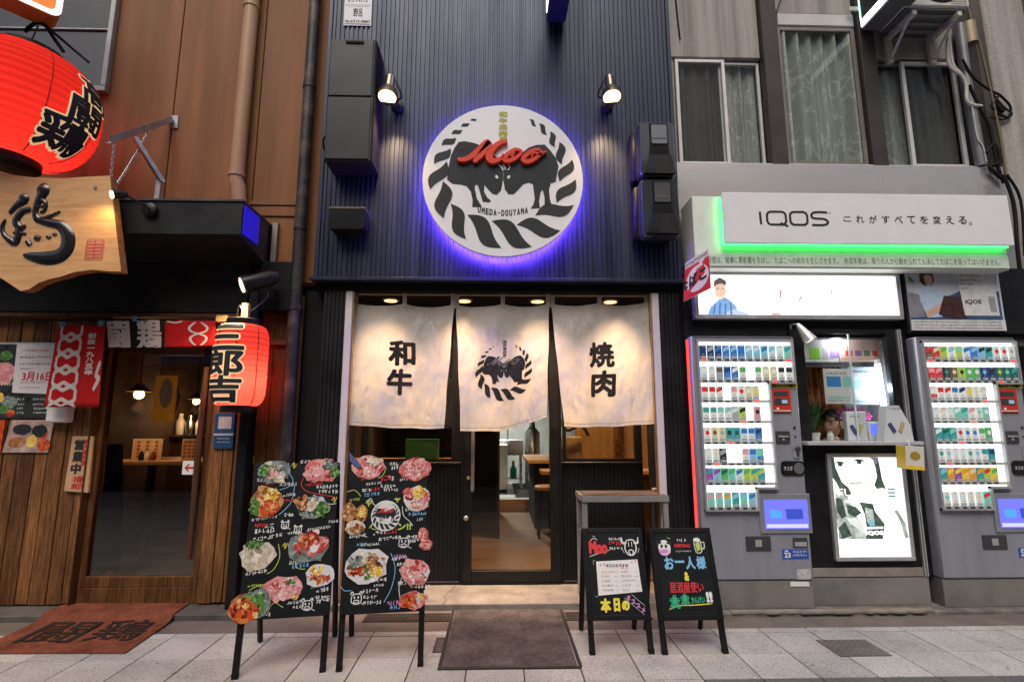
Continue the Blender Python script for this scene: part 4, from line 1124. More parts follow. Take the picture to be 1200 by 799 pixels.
# ------------------------------------------------------------------ downpipes between left and middle shops
def pipe(label, p0, p1, rr, mat, collars, elbow=None):
    r = root('downpipe', label, 'pipe', p1)
    b = MB(); b.tube([p0, p1] + (elbow or []), rr, 14); b.build('pipe', mat, r, smooth=50)
    for t in collars:
        p = Vector(p0).lerp(Vector(p1), t); d = (Vector(p1) - Vector(p0)).normalized() * .02
        b = MB(); b.cyl(tuple(p - d), tuple(p + d), rr * 1.13, 14); b.build('collar', mat, r, smooth=50)
    return r
m_ppipe = M('tan_pipe', (.40, .235, .135), .42, var=.15, scale=3, stretch=(4, 4, .5), dirt=.3, dirtcol=(.15, .08, .04))
x, z = U(275, 205, 4.42)
pipe('tan downpipe with an elbow above the black canopy', (x + .02, 4.42, 7), (x + .02, 4.42, z), .062, m_ppipe, (.05, .52, 1.0), [(x + .02, 4.42, z - .06), (x + .035, 4.425, z - .10), (x + .07, 4.44, zc1 + .02)])
b = MB()
x, z = U(365, 180, 4.41)
pipe('tall black weathered downpipe beside the slate cladding', (x - .055, 4.41, 7), (x - .055, 4.41, 0.0), .05, M('black_pipe', (.03, .028, .028), .45, var=.3, scale=9, dirt=.7, dirtcol=(.16, .12, .10), dscale=7), (.2, .37, .56, .66))

# ------------------------------------------------------------------ the black shop
YC = 4.35
bs = root('building', 'slate black ribbed shop front with round bull sign and cream noren', 'building', (0, 4.6, 0))
cx0, cx1 = UX(367, 325, YC), UX(800, 325, YC)
zb = UZ(585, 330, YC); ztop = 7.0
def ribbed(x0, x1, y, z0, z1, pitch, depth, fill=.62):
    b = MB(); pts = []; x = x0
    while x < x1 - 1e-6:
        e = min(x + pitch, x1)
        a = x + pitch * (1 - fill) * .5; c = min(a + pitch * fill * .86, x1)
        pts += [(x, y + depth), (min(a, x1), y + depth), (min(a + pitch * .07, x1), y), (c, y), (min(c + pitch * .07, x1), y + depth)]
        x = e
    pts.append((x1, y + depth))
    n = len(pts); b.v = [(px, py, z0) for px, py in pts] + [(px, py, z1) for px, py in pts]
    b.f = [(i, i + 1, n + i + 1, n + i) for i in range(n - 1)]; b.m = [0] * len(b.f)
    b.box(x0, x1, y + depth + .001, y + depth + .02, z0, z1)
    return b
edge = .035
ribbed(cx0 + edge, cx1 - edge, YC, zb + .03, ztop, .0405, .011).build('cladding', m_clad, bs)
b = MB(); b.box(cx0, cx0 + edge - .001, YC - .004, 4.68, zb + .031, ztop, c=.003); b.build('corner_trim', m_clad, bs)
b = MB(); b.box(cx1 - edge + .001, cx1, YC - .004, 4.68, zb + .031, ztop, c=.003); b.build('corner_trim', m_clad, bs)
b = MB(); b.box(cx0 - .03, cx1 + .02, YC - .02, 4.42, zb, zb + .03, c=.004); b.build('bottom_ledge', m_clad, bs)
zsf = UZ(585, 349, 4.65)
b = MB(); b.box(cx0, cx1, 4.421, 5.15, zsf, zsf + .03); b.build('soffit', m_blackm, bs)
b = MB(); b.box(cx0, cx1, 4.421, 4.45, zsf + .031, zb + .03); b.build('soffit_face', m_blackm, bs)
# side columns
xl0, xl1 = UX(372, 480, 4.42), UX(398, 480, 4.42)
xr0, xr1 = UX(778, 480, 4.42), UX(804, 480, 4.42)
for a, c in ((xl0, xl1), (xr0, xr1)):
    ribbed(a, c, 4.42, .046, zsf - .002, .034, .010).build('side_column', m_clad2, bs)
    b = MB(); b.box(a, c, 4.452, 4.95, .046, zsf - .002); b.build('column_core', m_blackm, bs)
# pale lit jambs
m_jamb = M('jamb_white', (.62, .58, .62), .35, var=.06, emit=.0)
b = MB(); b.box(xl1 + .001, xl1 + .06, 4.425, 4.50, .046, zsf - .003, c=.004); b.build('jamb', m_jamb, bs)
b = MB(); b.box(xr0 - .06, xr0 - .001, 4.425, 4.50, .046, zsf - .003, c=.004); b.build('jamb', m_jamb, bs)
for x in (xl1 + .066, xr0 - .066):
    b = MB(); b.box(x - .005, x + .005, 4.44, 4.48, .046, zsf - .003); b.build('brass_edge', M('brass_edge', (.6, .38, .16), .35, metal=.8), bs)
# rear front: panels, windows, door
YD = 4.92
xi0, xi1 = xl1 + .06, xr0 - .06
dx0, dx1 = UX(540, 600, YD), UX(659, 600, YD)            # door frame outer
zp = UZ(700, 541, YD)                                       # top of dado panels
for a, c in ((xi0, dx0 - .003), (dx1 + .003, xi1)):
    ribbed(a, c, YD, .075, zp - .02, .036, .010).build('dado_panel', m_clad2, bs)
    b = MB(); b.box(a, c, YD - .012, YD + .06, .046, .074, c=.003); b.build('plinth', m_black, bs)
    b = MB(); b.box(a, c, YD - .02, YD + .10, zp - .019, zp, c=.003); b.build('sill', m_black, bs)
    w0, w1 = (a + .01, c - .06) if c < 0 else (a + .01, UX(748, 520, YD))
    if c < 0: w0 = a + .03
    f = MB(); f.box(w0, w0 + .03, YD, YD + .05, zp + .001, 2.3); f.box(w1 - .03, w1, YD, YD + .05, zp + .001, 2.3); f.box(w0 + .031, w1 - .031, YD, YD + .05, zp + .001, zp + .03); f.box(w0 + .031, w1 - .031, YD, YD + .05, 2.27, 2.3)
    f.box(w0 + .031, w1 - .031, YD + .005, YD + .045, 1.80, 1.84)
    wd = f.build('window', m_black, bs)
    b = MB(); b.box(w0 + .03, w1 - .03, YD + .02, YD + .026, zp + .03, 2.27); b.build('pane', m_glassd, wd)
    if c < 0:
        for e0, e1 in ((a, w0 - .001), (w1 + .001, c)):
            b = MB(); b.box(e0, e1, YD, YD + .08, zp + .001, zsf); b.build('mullion', m_blackm, bs)
    else:
        b = MB(); b.box(w1 + .001, c, YD, YD + .08, zp + .001, zsf); b.build('mullion', m_blackm, bs)
    b = MB(); b.box(w0, w1, YD, YD + .08, 2.301, zsf - .001); b.build('header', m_blackm, bs)
# door
f = MB()
gx0, gx1 = UX(553, 600, YD), UX(645, 600, YD); gz0 = UZ(600, 668, YD)
f.box(dx0 + .02, gx0, YD - .01, YD + .04, .06, 2.2, c=.003); f.box(gx1, dx1 - .02, YD - .01, YD + .04, .06, 2.2, c=.003)
f.box(gx0 + .001, gx1 - .001, YD - .008, YD + .038, .06, gz0, c=.003); f.box(gx0 + .001, gx1 - .001, YD - .008, YD + .038, 2.1, 2.2, c=.003)
dr = f.build('door', m_black, bs, label='black framed glass door under the middle noren')
b = MB(); b.box(gx0, gx1, YD + .012, YD + .018, gz0, 2.1); b.build('pane', m_glassd, dr)
b = MB(); hx = UX(553.5, 540, YD - .05); b.box(hx - .012, hx + .018, YD - .055, YD - .03, UZ(553, 575, YD), 1.75, c=.006); b.build('pull_handle', M('handle_alu', (.42, .40, .37), .4, metal=.8), dr)
b = MB(); x, z = U(549, 560, YD - .02); b.lathe([(.018, 0), (.016, -.02), (.008, -.022), (.007, -.04)], (x, YD - .0105, z), 14, axis='y'); b.build('lock', M('lock_brass', (.75, .58, .38), .3, metal=.9), dr, smooth=40)
b = MB(); x, z = U(546, 607, YD - .02); b.lathe([(.022, 0), (.020, -.012), (.012, -.016)], (x, YD - .0105, z), 14, axis='y'); b.build('lock', m_alu, dr, smooth=40)
f = MB(); f.box(dx0, dx0 + .019, YD - .015, YD + .08, .046, zsf - .001); f.box(dx1 - .019, dx1, YD - .015, YD + .08, .046, zsf - .001); f.box(dx0 + .02, dx1 - .02, YD - .012, YD + .08, 2.21, zsf - .001); f.box(dx0 + .02, dx1 - .02, YD - .02, YD + .06, .0455, .058); f.build('door_frame', m_blackm, bs)
# room behind
b = MB(); b.box(-1.9, 1.9, 5.02, 8.93, .02, .047)
b.build('room_floor', ramp_mat('plank_floor', [(.3, (.14, .085, .055)), (.5, (.26, .165, .11)), (.62, (.22, .165, .13)), (.8, (.33, .24, .175))], scale=2.2, rough=.32, stretch=(.5, 3.2, 1), detail=5, dist=.4), bs)
for x in (-1.9, 1.84):
    b = MB(); b.box(x, x + .06, 5.02, 11.6, .05, 2.75); b.build('room_side_wall', M('shop_wall', (.10, .07, .045), .6, var=.3, scale=2), bs)
b = MB(); b.box(-1.9, 1.9, 5.16, 11.6, 2.75, 2.8); b.build('room_ceiling', m_blackm, bs)
b = MB(); b.box(-1.9, 1.9, 11.6, 11.7, .05, 2.75); b.build('room_wall', M('kitchen_wall', (.35, .35, .33), .5, var=.15), bs)
zk = UZ(600, 585, 8.94)
b = MB(); b.box(-1.83, 1.83, 8.94, 9.0, .047, zk); b.build('kitchen_riser', m_woodl, bs)
b = MB(); b.box(-1.83, 1.83, 9.001, 11.59, .047, zk + .004); b.build('kitchen_floor', M('kitchen_tile', (.42, .43, .42), .35, var=.15, scale=6), bs)
b = MB(); b.box(UX(583, 520, 8.2), UX(583, 520, 8.2) + .03, 6.8, 8.9, .05, 2.7); b.box(-1.8, UX(583, 520, 8.2), 8.87, 8.93, .05, 2.7); b.build('partition', M('partition_dark', (.03, .026, .022), .5, var=.2), bs)
# kitchen things
kx0, kx1 = UX(583, 540, 9.75), UX(595, 540, 9.75)
r = root('refrigerator', 'white refrigerator cabinet at the back of the kitchen', 'refrigerator', (kx0, 9.9, zk))
b = MB(); b.box(kx0 - .4, kx1, 9.75, 10.4, zk + .06, UZ(590, 521, 9.75), c=.01); b.build('body', M('fridge_white', (.70, .70, .66), .35, var=.06), r)
b = MB(); b.box(kx0 - .4, kx1 - .01, 9.78, 10.35, zk + .005, zk + .059); b.build('foot', m_blackm, r)
b = MB(); b.box(kx1 - .06, kx1 - .04, 9.72, 9.749, zk + .5, zk + .8); b.build('handle', m_alu, r)
q = RECT(583, 515, 613, 533, 10.4)
r = root('steel_sink', 'steel kitchen sink beyond the shop door', 'sink', ((q[0] + q[1]) / 2, 10.6, zk))
b = MB(); b.box(q[0] - .1, q[1], 10.3, 10.9, q[2], q[3], c=.01); b.build('basin', m_steel, r)
for x in (q[0] + .02, q[1] - .04):
    for y in (10.35, 10.85):
        b = MB(); b.cyl((x, y, zk + .005), (x, y, q[2] - .001), .018, 10); b.build('leg', m_steel, r)
b = MB(); b.tube([(q[0] + .2, 10.8, q[3]), (q[0] + .2, 10.8, q[3] + .25), (q[0] + .2, 10.65, q[3] + .3)], .015, 8); b.build('tap', m_steel, r, smooth=60)
b = MB(); b.box(q[0], q[1], 10.4, 10.8, zk + .18, zk + .2); b.build('shelf', m_steel, r)
x, z = U(602, 561, 10.2)
r = root('bottle', 'teal detergent bottle under the steel sink', 'bottle', (x, 10.5, zk + .201))
b = MB(); b.lathe([(.06, 0), (.065, .02), (.065, .16), (.03, .22), (.025, .28)], (x, 10.5, zk + .202), 14); b.build('body', M('teal_plastic', (.05, .35, .30), .3), r, smooth=50)
b = MB(); b.lathe([(.028, .281), (.028, .32)], (x, 10.5, zk + .202), 12); b.build('cap', m_white, r)
r = root('gas_cylinder', 'tall grey steel cylinder standing in the kitchen', 'cylinder', (UX(624, 560, 10.0), 10.0, zk + .004))
x = UX(624, 560, 10.0)
b = MB(); b.lathe([(.13, 0), (.14, .03), (.14, 1.05), (.06, 1.15), (.05, 1.25)], (x, 10.0, zk + .005), 18); b.build('body', m_steel, r, smooth=50)
b = MB(); b.tube(catmull([(x, 10, zk + 1.2), (x - .1, 9.95, zk + 1.45), (x - .2, 10, zk + 1.3)], 5), .02, 8); b.build('hose', M('hose_grey', (.3, .3, .3), .5), r, smooth=60)
q0, q1 = G(600, 566, zk + .01), G(613, 580, zk + .01)
r = root('floor_grate', 'dark ribbed rubber mat on the kitchen floor', 'mat', (q0[0], q0[1], zk + .005))
b = MB(); b.box(q0[0], q0[0] + .28, 9.15, q0[1], zk + .006, zk + .014); b.build('base', m_blackm, r)
b = MB(); [b.box(q0[0] + .01, q0[0] + .27, 9.18 + i * .08, 9.21 + i * .08, zk + .0141, zk + .02) for i in range(12) if 9.21 + i * .08 < q0[1]]; b.build('rib', m_iron, r)
# right counter with wooden top, barbecue table
q = RECT(618, 535, 660, 552, 7.4)
r = root('counter', 'dark counter with a wooden top inside the shop door', 'counter', (q[0], 7.8, .05))
b = MB(); b.box(q[0] + .10, 1.8, 7.45, 8.8, .048, q[2] + .1); b.build('body', m_blackm, r)
b = MB(); b.box(q[0], 1.82, 7.38, 8.85, q[2] + .101, q[2] + .15, c=.006); b.build('top', m_woodl, r)
r = root('stool', 'wooden seated stool beside the counter inside the shop door', 'stool', (q[0] + .3, 6.9, .05))
b = MB(); b.lathe([(.15, 0), (.16, .01), (.16, .04), (.14, .05)], (q[0] + .22, 6.9, .62), 20); b.build('seat', m_woodl, r, smooth=40)
for a in range(4):
    t = PI / 4 + a * PI / 2; b = MB(); b.cyl((q[0] + .22 + .16 * math.cos(t), 6.9 + .16 * math.sin(t), .049), (q[0] + .22 + .1 * math.cos(t), 6.9 + .1 * math.sin(t), .619), .015, 8); b.build('leg', m_blackm, r)
# dining bits seen in the right window
q = RECT(664, 505, 748, 540, 6.4)
r = root('wall_shelf', 'lamp lit wooden shelf wall with boxes inside the right window', 'shelf', (q[0], 6.6, .05))
b = MB(); b.box(.95, 1.83, 6.6, 6.66, .05, 2.2); b.build('back_panel', M('warm_ply', (.36, .22, .10), .5, var=.3, scale=3, stretch=(4, 4, .6)), r)
b = MB(); b.box(.62, .98, 6.3, 6.59, .9, 1.28, c=.01); b.build('box', M('carton', (.42, .28, .14), .7, var=.2), r)
b = MB(); b.box(.5, 1.83, 6.2, 6.59, .86, .899); b.build('board', m_woodl, r)
b = MB(); b.cyl((1.42, 6.4, .9), (1.42, 6.4, 2.2), .05, 14); b.build('duct', M('copper_duct', (.5, .28, .12), .3, metal=.9), r, smooth=50)
b = MB(); b.tube(catmull([(.7, 6.2, 1.5), (.8, 6.2, 1.36), (.95, 6.2, 1.42), (1.05, 6.25, 1.3)], 5), .02, 8); b.build('hook', m_iron, r, smooth=50)
# green box and wooden things in the left window
r = root('window_counter', 'narrow wooden counter with a green box inside the left window', 'counter', (-.8, 5.2, .05))
b = MB(); b.box(-1.4, -.35, 5.03, 5.4, zp - .02, zp + .012); b.build('top', m_woodl, r)
b = MB(); b.box(-1.38, -.4, 5.33, 5.38, .05, zp - .021); b.build('support', m_blackm, r)
q = RECT(475, 516, 513, 532, 5.2)
r = root('green_box', 'dark green box on the counter behind the left window', 'box', (q[0], 5.25, zp + .013))
b = MB(); b.box(q[0], q[1], 5.2, 5.34, zp + .013, q[3], c=.006); b.build('body', M('box_green', (.03, .12, .035), .5), r)
b = MB(); b.box(q[0] - .004, q[1] + .004, 5.196, 5.344, q[3] + .001, q[3] + .012); b.build('lid', M('box_green2', (.04, .16, .05), .5), r)
def ceiling_lamp(x, y, z, e, col, label, r_=.06, ang=150):
    r = root('ceiling_lamp', label, 'lamp', (x, y, z))
    b = MB(); b.lathe([(r_, -.03), (r_ * 1.05, -.015), (r_ * 1.05, 0)], (x, y, z), 18); b.build('housing', m_black, r, smooth=40)
    b = MB(); b.lathe([(r_ * .8, -.034), (r_ * .8, -.031)], (x, y, z), 18); b.build('diffuser', glow('lamp_%d' % int(col[2] * 100), col, 12), r)
    spot('lamp_light', (x, y, z - .05), (x, y, 0), e, col, ang, r, .6, .08)
ceiling_lamp(-.2, 10.2, 2.74, 520, (.95, 1, .97), 'white lamp over the kitchen of the black shop')
ceiling_lamp(.3, 6.6, 2.74, 85, (1, .66, .36), 'warm ceiling lamp inside the black shop')
ceiling_lamp(1.2, 5.75, 2.74, 110, (1, .6, .28), 'warm ceiling lamp near the right window of the black shop')
ceiling_lamp(-1.1, 6.0, 2.74, 40, (1, .6, .3), 'dim warm ceiling lamp near the left window of the black shop')
# soffit downlights
for i, px in enumerate((458, 544, 630, 715)):
    x = UX(px, 349, 4.74)
    r = root('downlight', 'round warm downlight under the slate ledge behind the noren rod', 'downlight', (x, 4.74, zsf), group='downlights in the soffit')
    b = MB(); b.lathe([(.075, -.012), (.08, -.006), (.08, -.0005)], (x, 4.74, zsf), 22); b.build('ring', M('ring_bronze', (.30, .20, .11), .35, metal=.6), r, smooth=40)
    b = MB(); b.lathe([(.058, -.016), (.058, -.0125)], (x, 4.74, zsf), 20); b.build('lens', glow('downlight_lens', (1, .62, .30), 1.6), r)
    spot('down_light', (x, 4.74, zsf - .04), (x, 4.66, 0), 105, (1, .66, .42), 100, r, 1.0, .11)

# ------------------------------------------------------------------ the logo (shared by sign, noren and menu board)
def lg(x, y): return ((x - 432) / 343.0, (407 - y) / 318.0)
LEAVES = [((288, 153), (316, 148), .34), ((247, 182), (284, 166), .36), ((206, 215), (252, 196), .38), ((163, 265), (226, 232), .42), ((133, 345), (203, 278), .40), ((118, 455), (187, 335), .36), ((180, 575), (172, 420), .38), ((275, 660), (208, 515), .34), ((425, 695), (280, 560), .34),
          ((555, 690), (385, 585), .34), ((678, 622), (492, 600), .34), ((738, 515), (572, 560), .32), ((665, 505), (748, 405), .36), ((680, 415), (735, 320), .38), ((690, 340), (680, 243), .36), ((660, 265), (640, 198), .38), ((625, 212), (592, 163), .36), ((578, 175), (550, 145), .36)]
def leaf(a, c, w):
    ax, az = lg(*a); bx, bz = lg(*c); dx, dz = bx - ax, bz - az; nx, nz = -dz, dx
    up, dn = [], []
    for i in range(13):
        t = i / 12; wd_ = w * .52 * math.sin(PI * t) ** .95; s = .075 * math.sin(2 * PI * t)
        up.append((ax + dx * t + nx * (wd_ + s), az + dz * t + nz * (wd_ + s))); dn.append((ax + dx * t + nx * (-wd_ + s), az + dz * t + nz * (-wd_ + s)))
    return up[:-1] + dn[::-1][:-1]
BULLS = [[(238, 250), (262, 246), (300, 252), (330, 262), (360, 288), (432, 330), (432, 410), (424, 455), (405, 474), (388, 470), (368, 452), (352, 432), (350, 462), (365, 488), (380, 500), (375, 506), (345, 504), (335, 470), (322, 432), (312, 435), (310, 450), (320, 492), (342, 526), (300, 526), (302, 500), (294, 462), (274, 438), (250, 432), (215, 430), (190, 412), (198, 345), (205, 310), (220, 275)],
         [(615, 256), (640, 282), (662, 312), (675, 350), (664, 400), (662, 416), (640, 422), (632, 450), (635, 490), (642, 513), (612, 514), (612, 480), (604, 450), (595, 462), (588, 500), (592, 528), (552, 531), (562, 518), (570, 490), (562, 428), (545, 420), (520, 428), (498, 452), (478, 471), (455, 471), (440, 450), (433.5, 410), (433.5, 330), (520, 290), (545, 270), (580, 258)]]
def zm(x, y): return lg(*( (530 + x / 10 - 470) * 3.633, (130 + y / 10 - 100) * 3.633))
MOO = [([(45, 605), (100, 620), (190, 590), (290, 510), (375, 430), (430, 395)], [30, 44, 52, 62, 70, 60]), ([(435, 400), (395, 460), (320, 560), (240, 645)], [62, 70, 62, 44]),
       ([(640, 392), (570, 402), (480, 465), (425, 555), (440, 620), (500, 625), (570, 590), (595, 540)], [34, 44, 56, 72, 62, 50, 34, 16]),
       ([(800, 500), (730, 490), (640, 550), (605, 605), (650, 625), (740, 590), (805, 530), (800, 495)], [30, 34, 44, 46, 46, 38, 30, 30]), ([(720, 570), (690, 560), (730, 520)], [22, 20, 16]),
       ([(1040, 490), (960, 490), (870, 550), (830, 605), (880, 630), (970, 595), (1045, 530), (1035, 490)], [30, 34, 44, 48, 48, 40, 30, 26]), ([(985, 525), (1040, 545), (1108, 500)], [30, 24, 14]), ([(930, 575), (950, 530), (985, 525)], [18, 18, 24])]
def logo_dark():
    b = MB()
    for a, c, w in LEAVES: b.sheet(leaf(a, c, w), 0)
    for i, bl in enumerate(BULLS): b.sheet([lg(*p) for p in bl], 0)
    return b
def logo_marks():
    b = MB()
    for x in (405, 457): b.sheet(ell(*lg(x, 399), .018, .026, 10, rot=.5 if x < 432 else -.5), 0)
    for p, w in (([(412, 345), (428, 360), (432, 372)], .016), ([(430, 346), (442, 358), (440, 368)], .016), ([(452, 346), (462, 356), (452, 370)], .016)):
        b.brush([lg(*q) for q in p], w, 0)
    return b
def logo_moo(k=1.0):
    b = MB()
    for pts, w in MOO: b.brush([zm(*p) for p in pts], [x * .0118 * .1 * k for x in w], 0)
    return b

# round sign
sx0, sz0 = U(495, 212, 4.19); sx1, _ = U(683, 212, 4.19)
sc_x, sc_z = (sx0 + sx1) / 2, (UZ(589, 125, 4.19) + UZ(589, 299, 4.19)) / 2; SR = (sx1 - sx0) / 2
r = root('round_sign', 'large white round sign with two bulls and red script over blue glow', 'sign', (sc_x, 4.3, sc_z - SR))
b = MB(); b.lathe([(SR, 0.0), (SR, .035), (SR * .97, .04)], (sc_x, 4.19, sc_z), 96, axis='y'); dsk = b.build('disc', M('sign_white', (.74, .74, .78), .45, var=.03, scale=2), r, smooth=40)
b = MB()
for a in range(8):
    t = 2 * PI * a / 8; b.cyl((sc_x + SR * .7 * math.cos(t), 4.231, sc_z + SR * .7 * math.sin(t)), (sc_x + SR * .7 * math.cos(t), YC + .01, sc_z + SR * .7 * math.sin(t)), .012, 8)
b.build('standoff', m_iron, r, kind='stuff')
b = MB(); n = 96
for k in range(n):
    t0, t1 = 2 * PI * k / n, 2 * PI * (k + 1) / n
    ri, ro = SR * .90, SR * .955
    b.add([(sc_x + q * math.cos(t), y, sc_z + q * math.sin(t)) for y in (4.232, 4.250) for q, t in ((ri, t0), (ro, t0), (ro, t1), (ri, t1))], [(0, 1, 2, 3), (7, 6, 5, 4), (1, 5, 6, 2), (0, 3, 7, 4)])
b.build('led_ring', glow('blue_led', (.17, .07, 1.0), 125.0), r, label='blue LED ring glowing behind the disc')
def place(mb, y, k=0.985):
    mb.v = [(sc_x + v[0] * SR * k, y + v[1], sc_z + v[2] * SR * k) for v in mb.v]; return mb
m_sdark = M('sign_charcoal', (.030, .034, .038), .6, var=.05, spec=.2)
for a, c, w in LEAVES:
    b = MB(); b.prism(leaf(a, c, w), -.003, .0); place(b, 4.1895).build('leaf', m_sdark, dsk)
for bl in BULLS:
    b = MB(); b.prism([lg(*p) for p in bl], -.003, 0); place(b, 4.1895).build('bull', m_sdark, dsk)
place(logo_marks(), 4.1855).build('bull_marks', m_white, dsk)
b = MB()
for pts, w in MOO: b.brush([zm(*p) for p in pts], [x * .00165 for x in w], 0, h=.040)
for i, v in enumerate(b.v): b.v[i] = (v[0], max(v[1], -.030) , v[2])
place(b, 4.184); b.v = [(x, y, z) for x, y, z in b.v]; b.build('script_lettering', M('script_red', (.64, .045, .018), .5, var=.05, spec=.3), dsk, smooth=40)
b = MB()
for i, ch in enumerate('UMEDA-DOUYAMA'):
    t = (i - 6) / 6.0; cxg = t * .295; czg = -.452 + .038 * t * t
    if ch == '-': b.text(ch, cxg - .015, cxg + .015, czg - .006, czg + .006, 0)
    else: b.text(ch, cxg - .020, cxg + .020, czg - .042, czg + .042, 0, .0035, 6)
place(b, 4.1885).build('lettering', m_sdark, dsk)
b = MB(); b.textv('和牛焼肉屋', -.055, .055, .49, .93, 0, .006, .06); place(b, 4.1885).build('lettering', M('sign_olive', (.36, .38, .05), .5), dsk)

# cream noren
m_cream = cloth_mat('cream_linen', (.82, .785, .73), trans=.42, var=.07, tcol=(.84, .74, .62), weave=420, crumple=1.7)
m_ninK = cloth_mat('noren_ink', (.045, .04, .036), trans=.05)
YN = 4.50
zrod = UZ(585, 345, YN)
def noren(label, quad, dz, seed, loops):
    TL, TR, BR, BL = [U(a, c, YN) for a, c in quad]
    r = root('noren', label, 'curtain', ((TL[0] + TR[0]) / 2, YN, min(BL[1], BR[1])))
    rg = random.Random(seed); ph = [rg.uniform(0, 6.28) for _ in range(6)]
    def P(u, v, off=0.0):
        sag = -.028 * (math.sin(PI * ((u * 2) % 1.0)) ** .8) * max(0, 1 - v * 3.5)
        hem = dz(u) * v * v + .003 * math.sin(u * 17 + seed) * v ** 6
        x = (TL[0] * (1 - u) + TR[0] * u) * (1 - v) + (BL[0] * (1 - u) + BR[0] * u) * v + .004 * math.sin(v * 14 + ph[0]) * (1 if .02 < u < .98 else .6)
        z = (TL[1] * (1 - u) + TR[1] * u) * (1 - v) + (BL[1] * (1 - u) + BR[1] * u) * v + sag + hem
        a = .006 + .026 * v
        y = YN + a * (math.sin(u * 5.5 + ph[1] + v) * .6 + .45 * math.sin(u * 13 + ph[2] - v * 2) + .25 * math.sin(u * 29 + ph[3] + v * 5) + .3 * math.sin((u * .6 + v) * 11 + ph[4])) + .02 * (1 - v)
        y += .010 * math.sin((u - .5) * 9 * (1 + v)) * math.exp(-v * 2.2)
        y += .011 * noise.noise((u * 9 + v * 3, v * 5, seed)) + .006 * noise.noise((u * 20, v * 13 + u * 4, seed + 3)) + .003 * noise.noise((u * 44, v * 30, seed))
        return (x, y - off, z)
    b = MB(); nu, nv = 70, 70
    b.v = [P(i / nu, j / nv) for j in range(nv + 1) for i in range(nu + 1)]
    b.f = [(j * (nu + 1) + i, (j + 1) * (nu + 1) + i, (j + 1) * (nu + 1) + i + 1, j * (nu + 1) + i + 1) for j in range(nv) for i in range(nu)]; b.m = [0] * len(b.f)
    c = b.build('cloth', m_cream, r, smooth=180)
    hb = MB(); k = 60
    hb.v = [P(i / k, v, .0018) for v in (.972, .978) for i in range(k + 1)]
    hb.f = [(i, k + 1 + i, k + 2 + i, i + 1) for i in range(k)]; hb.m = [0] * k
    hb.build('hem_stitch', cloth_mat('hem_thread', (.58, .52, .46), trans=.3), c)
    for u in loops:
        p = P(u, 0)
        b = MB(); b.box(p[0] - .018, p[0] + .018, p[1] - .006, p[1] + .004, p[2] - .03, zrod + .015, c=.002); b.build('loop', m_cream, r)
    return r, c, P, (TL, TR, BR, BL)
def on_cloth(P, c4, mb, off=.004):
    """points authored in photo-plane x,z -> cloth u,v"""
    TL, TR, BR, BL = c4
    def inv(x, z):
        v = (TL[1] + TR[1]) / 2 - z; v /= ((TL[1] + TR[1]) / 2 - (BL[1] + BR[1]) / 2)
        xl = TL[0] * (1 - v) + BL[0] * v; xr = TR[0] * (1 - v) + BR[0] * v
        return (x - xl) / (xr - xl), v
    mb.dens(.03); mb.v = [P(*inv(x, z), off - y) for x, y, z in mb.v]; return mb
r, c, P, q4 = noren('cream noren cloth printed 和牛 next to the left white jamb', [(414, 354), (532, 356), (520, 502), (405, 497)], lambda u: -.012 * math.sin(PI * u), 3, (.012, .5, .985))
t = MB(); a, e = U(455.5, 398, YN), U(486, 428, YN); t.text('和', a[0], e[0], e[1], a[1], 0, .0095); a, e = U(454, 431, YN), U(483, 462, YN); t.text('牛', a[0], e[0], e[1], a[1], 0, .0095); on_cloth(P, q4, t).build('lettering', m_ninK, c)
r, c, P, q4 = noren('middle cream noren cloth printed with the round bull emblem', [(534, 356), (644, 355), (641, 489), (540, 505)], lambda u: -.05 * math.sin(PI * u) ** 1.5 , 9, (.012, .5, .985))
ncx, ncz = U(591, 433, YN); NR = UX(626.5, 433, YN) - ncx
def nplace(mb): mb.v = [(ncx + v[0] * NR, v[1], ncz + v[2] * NR) for v in mb.v]; return mb
on_cloth(P, q4, nplace(logo_dark()), .004).build('emblem', m_ninK, c)
b = MB(); b.textv('和牛焼肉屋', -.06, .06, .45, 1.0, 0, .004); on_cloth(P, q4, nplace(b), .0045).build('lettering', m_ninK, c)
on_cloth(P, q4, nplace(logo_moo(.75)), .0055).build('script', m_cream, c)
t = logo_moo(.35); on_cloth(P, q4, nplace(t), .0068).build('script_core', m_ninK, c)
on_cloth(P, q4, nplace(logo_marks()), .0055).build('emblem_marks', m_cream, c)
r, c, P, q4 = noren('cream noren cloth printed 焼肉 next to the right white jamb', [(646, 355), (759, 353), (768, 496), (661, 500)], lambda u: -.012 * math.sin(PI * u), 14, (.015, .5, .988))
t = MB(); a, e = U(690, 400, YN), U(720.5, 430, YN); t.text('焼', a[0], e[0], e[1], a[1], 0, .0085); a, e = U(693, 433, YN), U(723, 464, YN); t.text('肉', a[0], e[0], e[1], a[1], 0, .0095); on_cloth(P, q4, t).build('lettering', m_ninK, c)
r = root('curtain_rod', 'thin pale rod under the slate ledge holding the cream noren', 'rod', (0, YN, zrod))
b = MB(); b.cyl((xl1 + .06, YN + .022, zrod), (xr0 - .06, YN + .022, zrod), .011, 10); b.build('rod', M('rod_tan', (.42, .30, .19), .4, metal=.3), r, smooth=50)
for x in (xl1 + .065, xr0 - .065):
    b = MB(); b.lathe([(.02, 0), (.02, .012)], (x, YN + .015, zrod), 10, axis='y'); b.build('holder', m_iron, r)

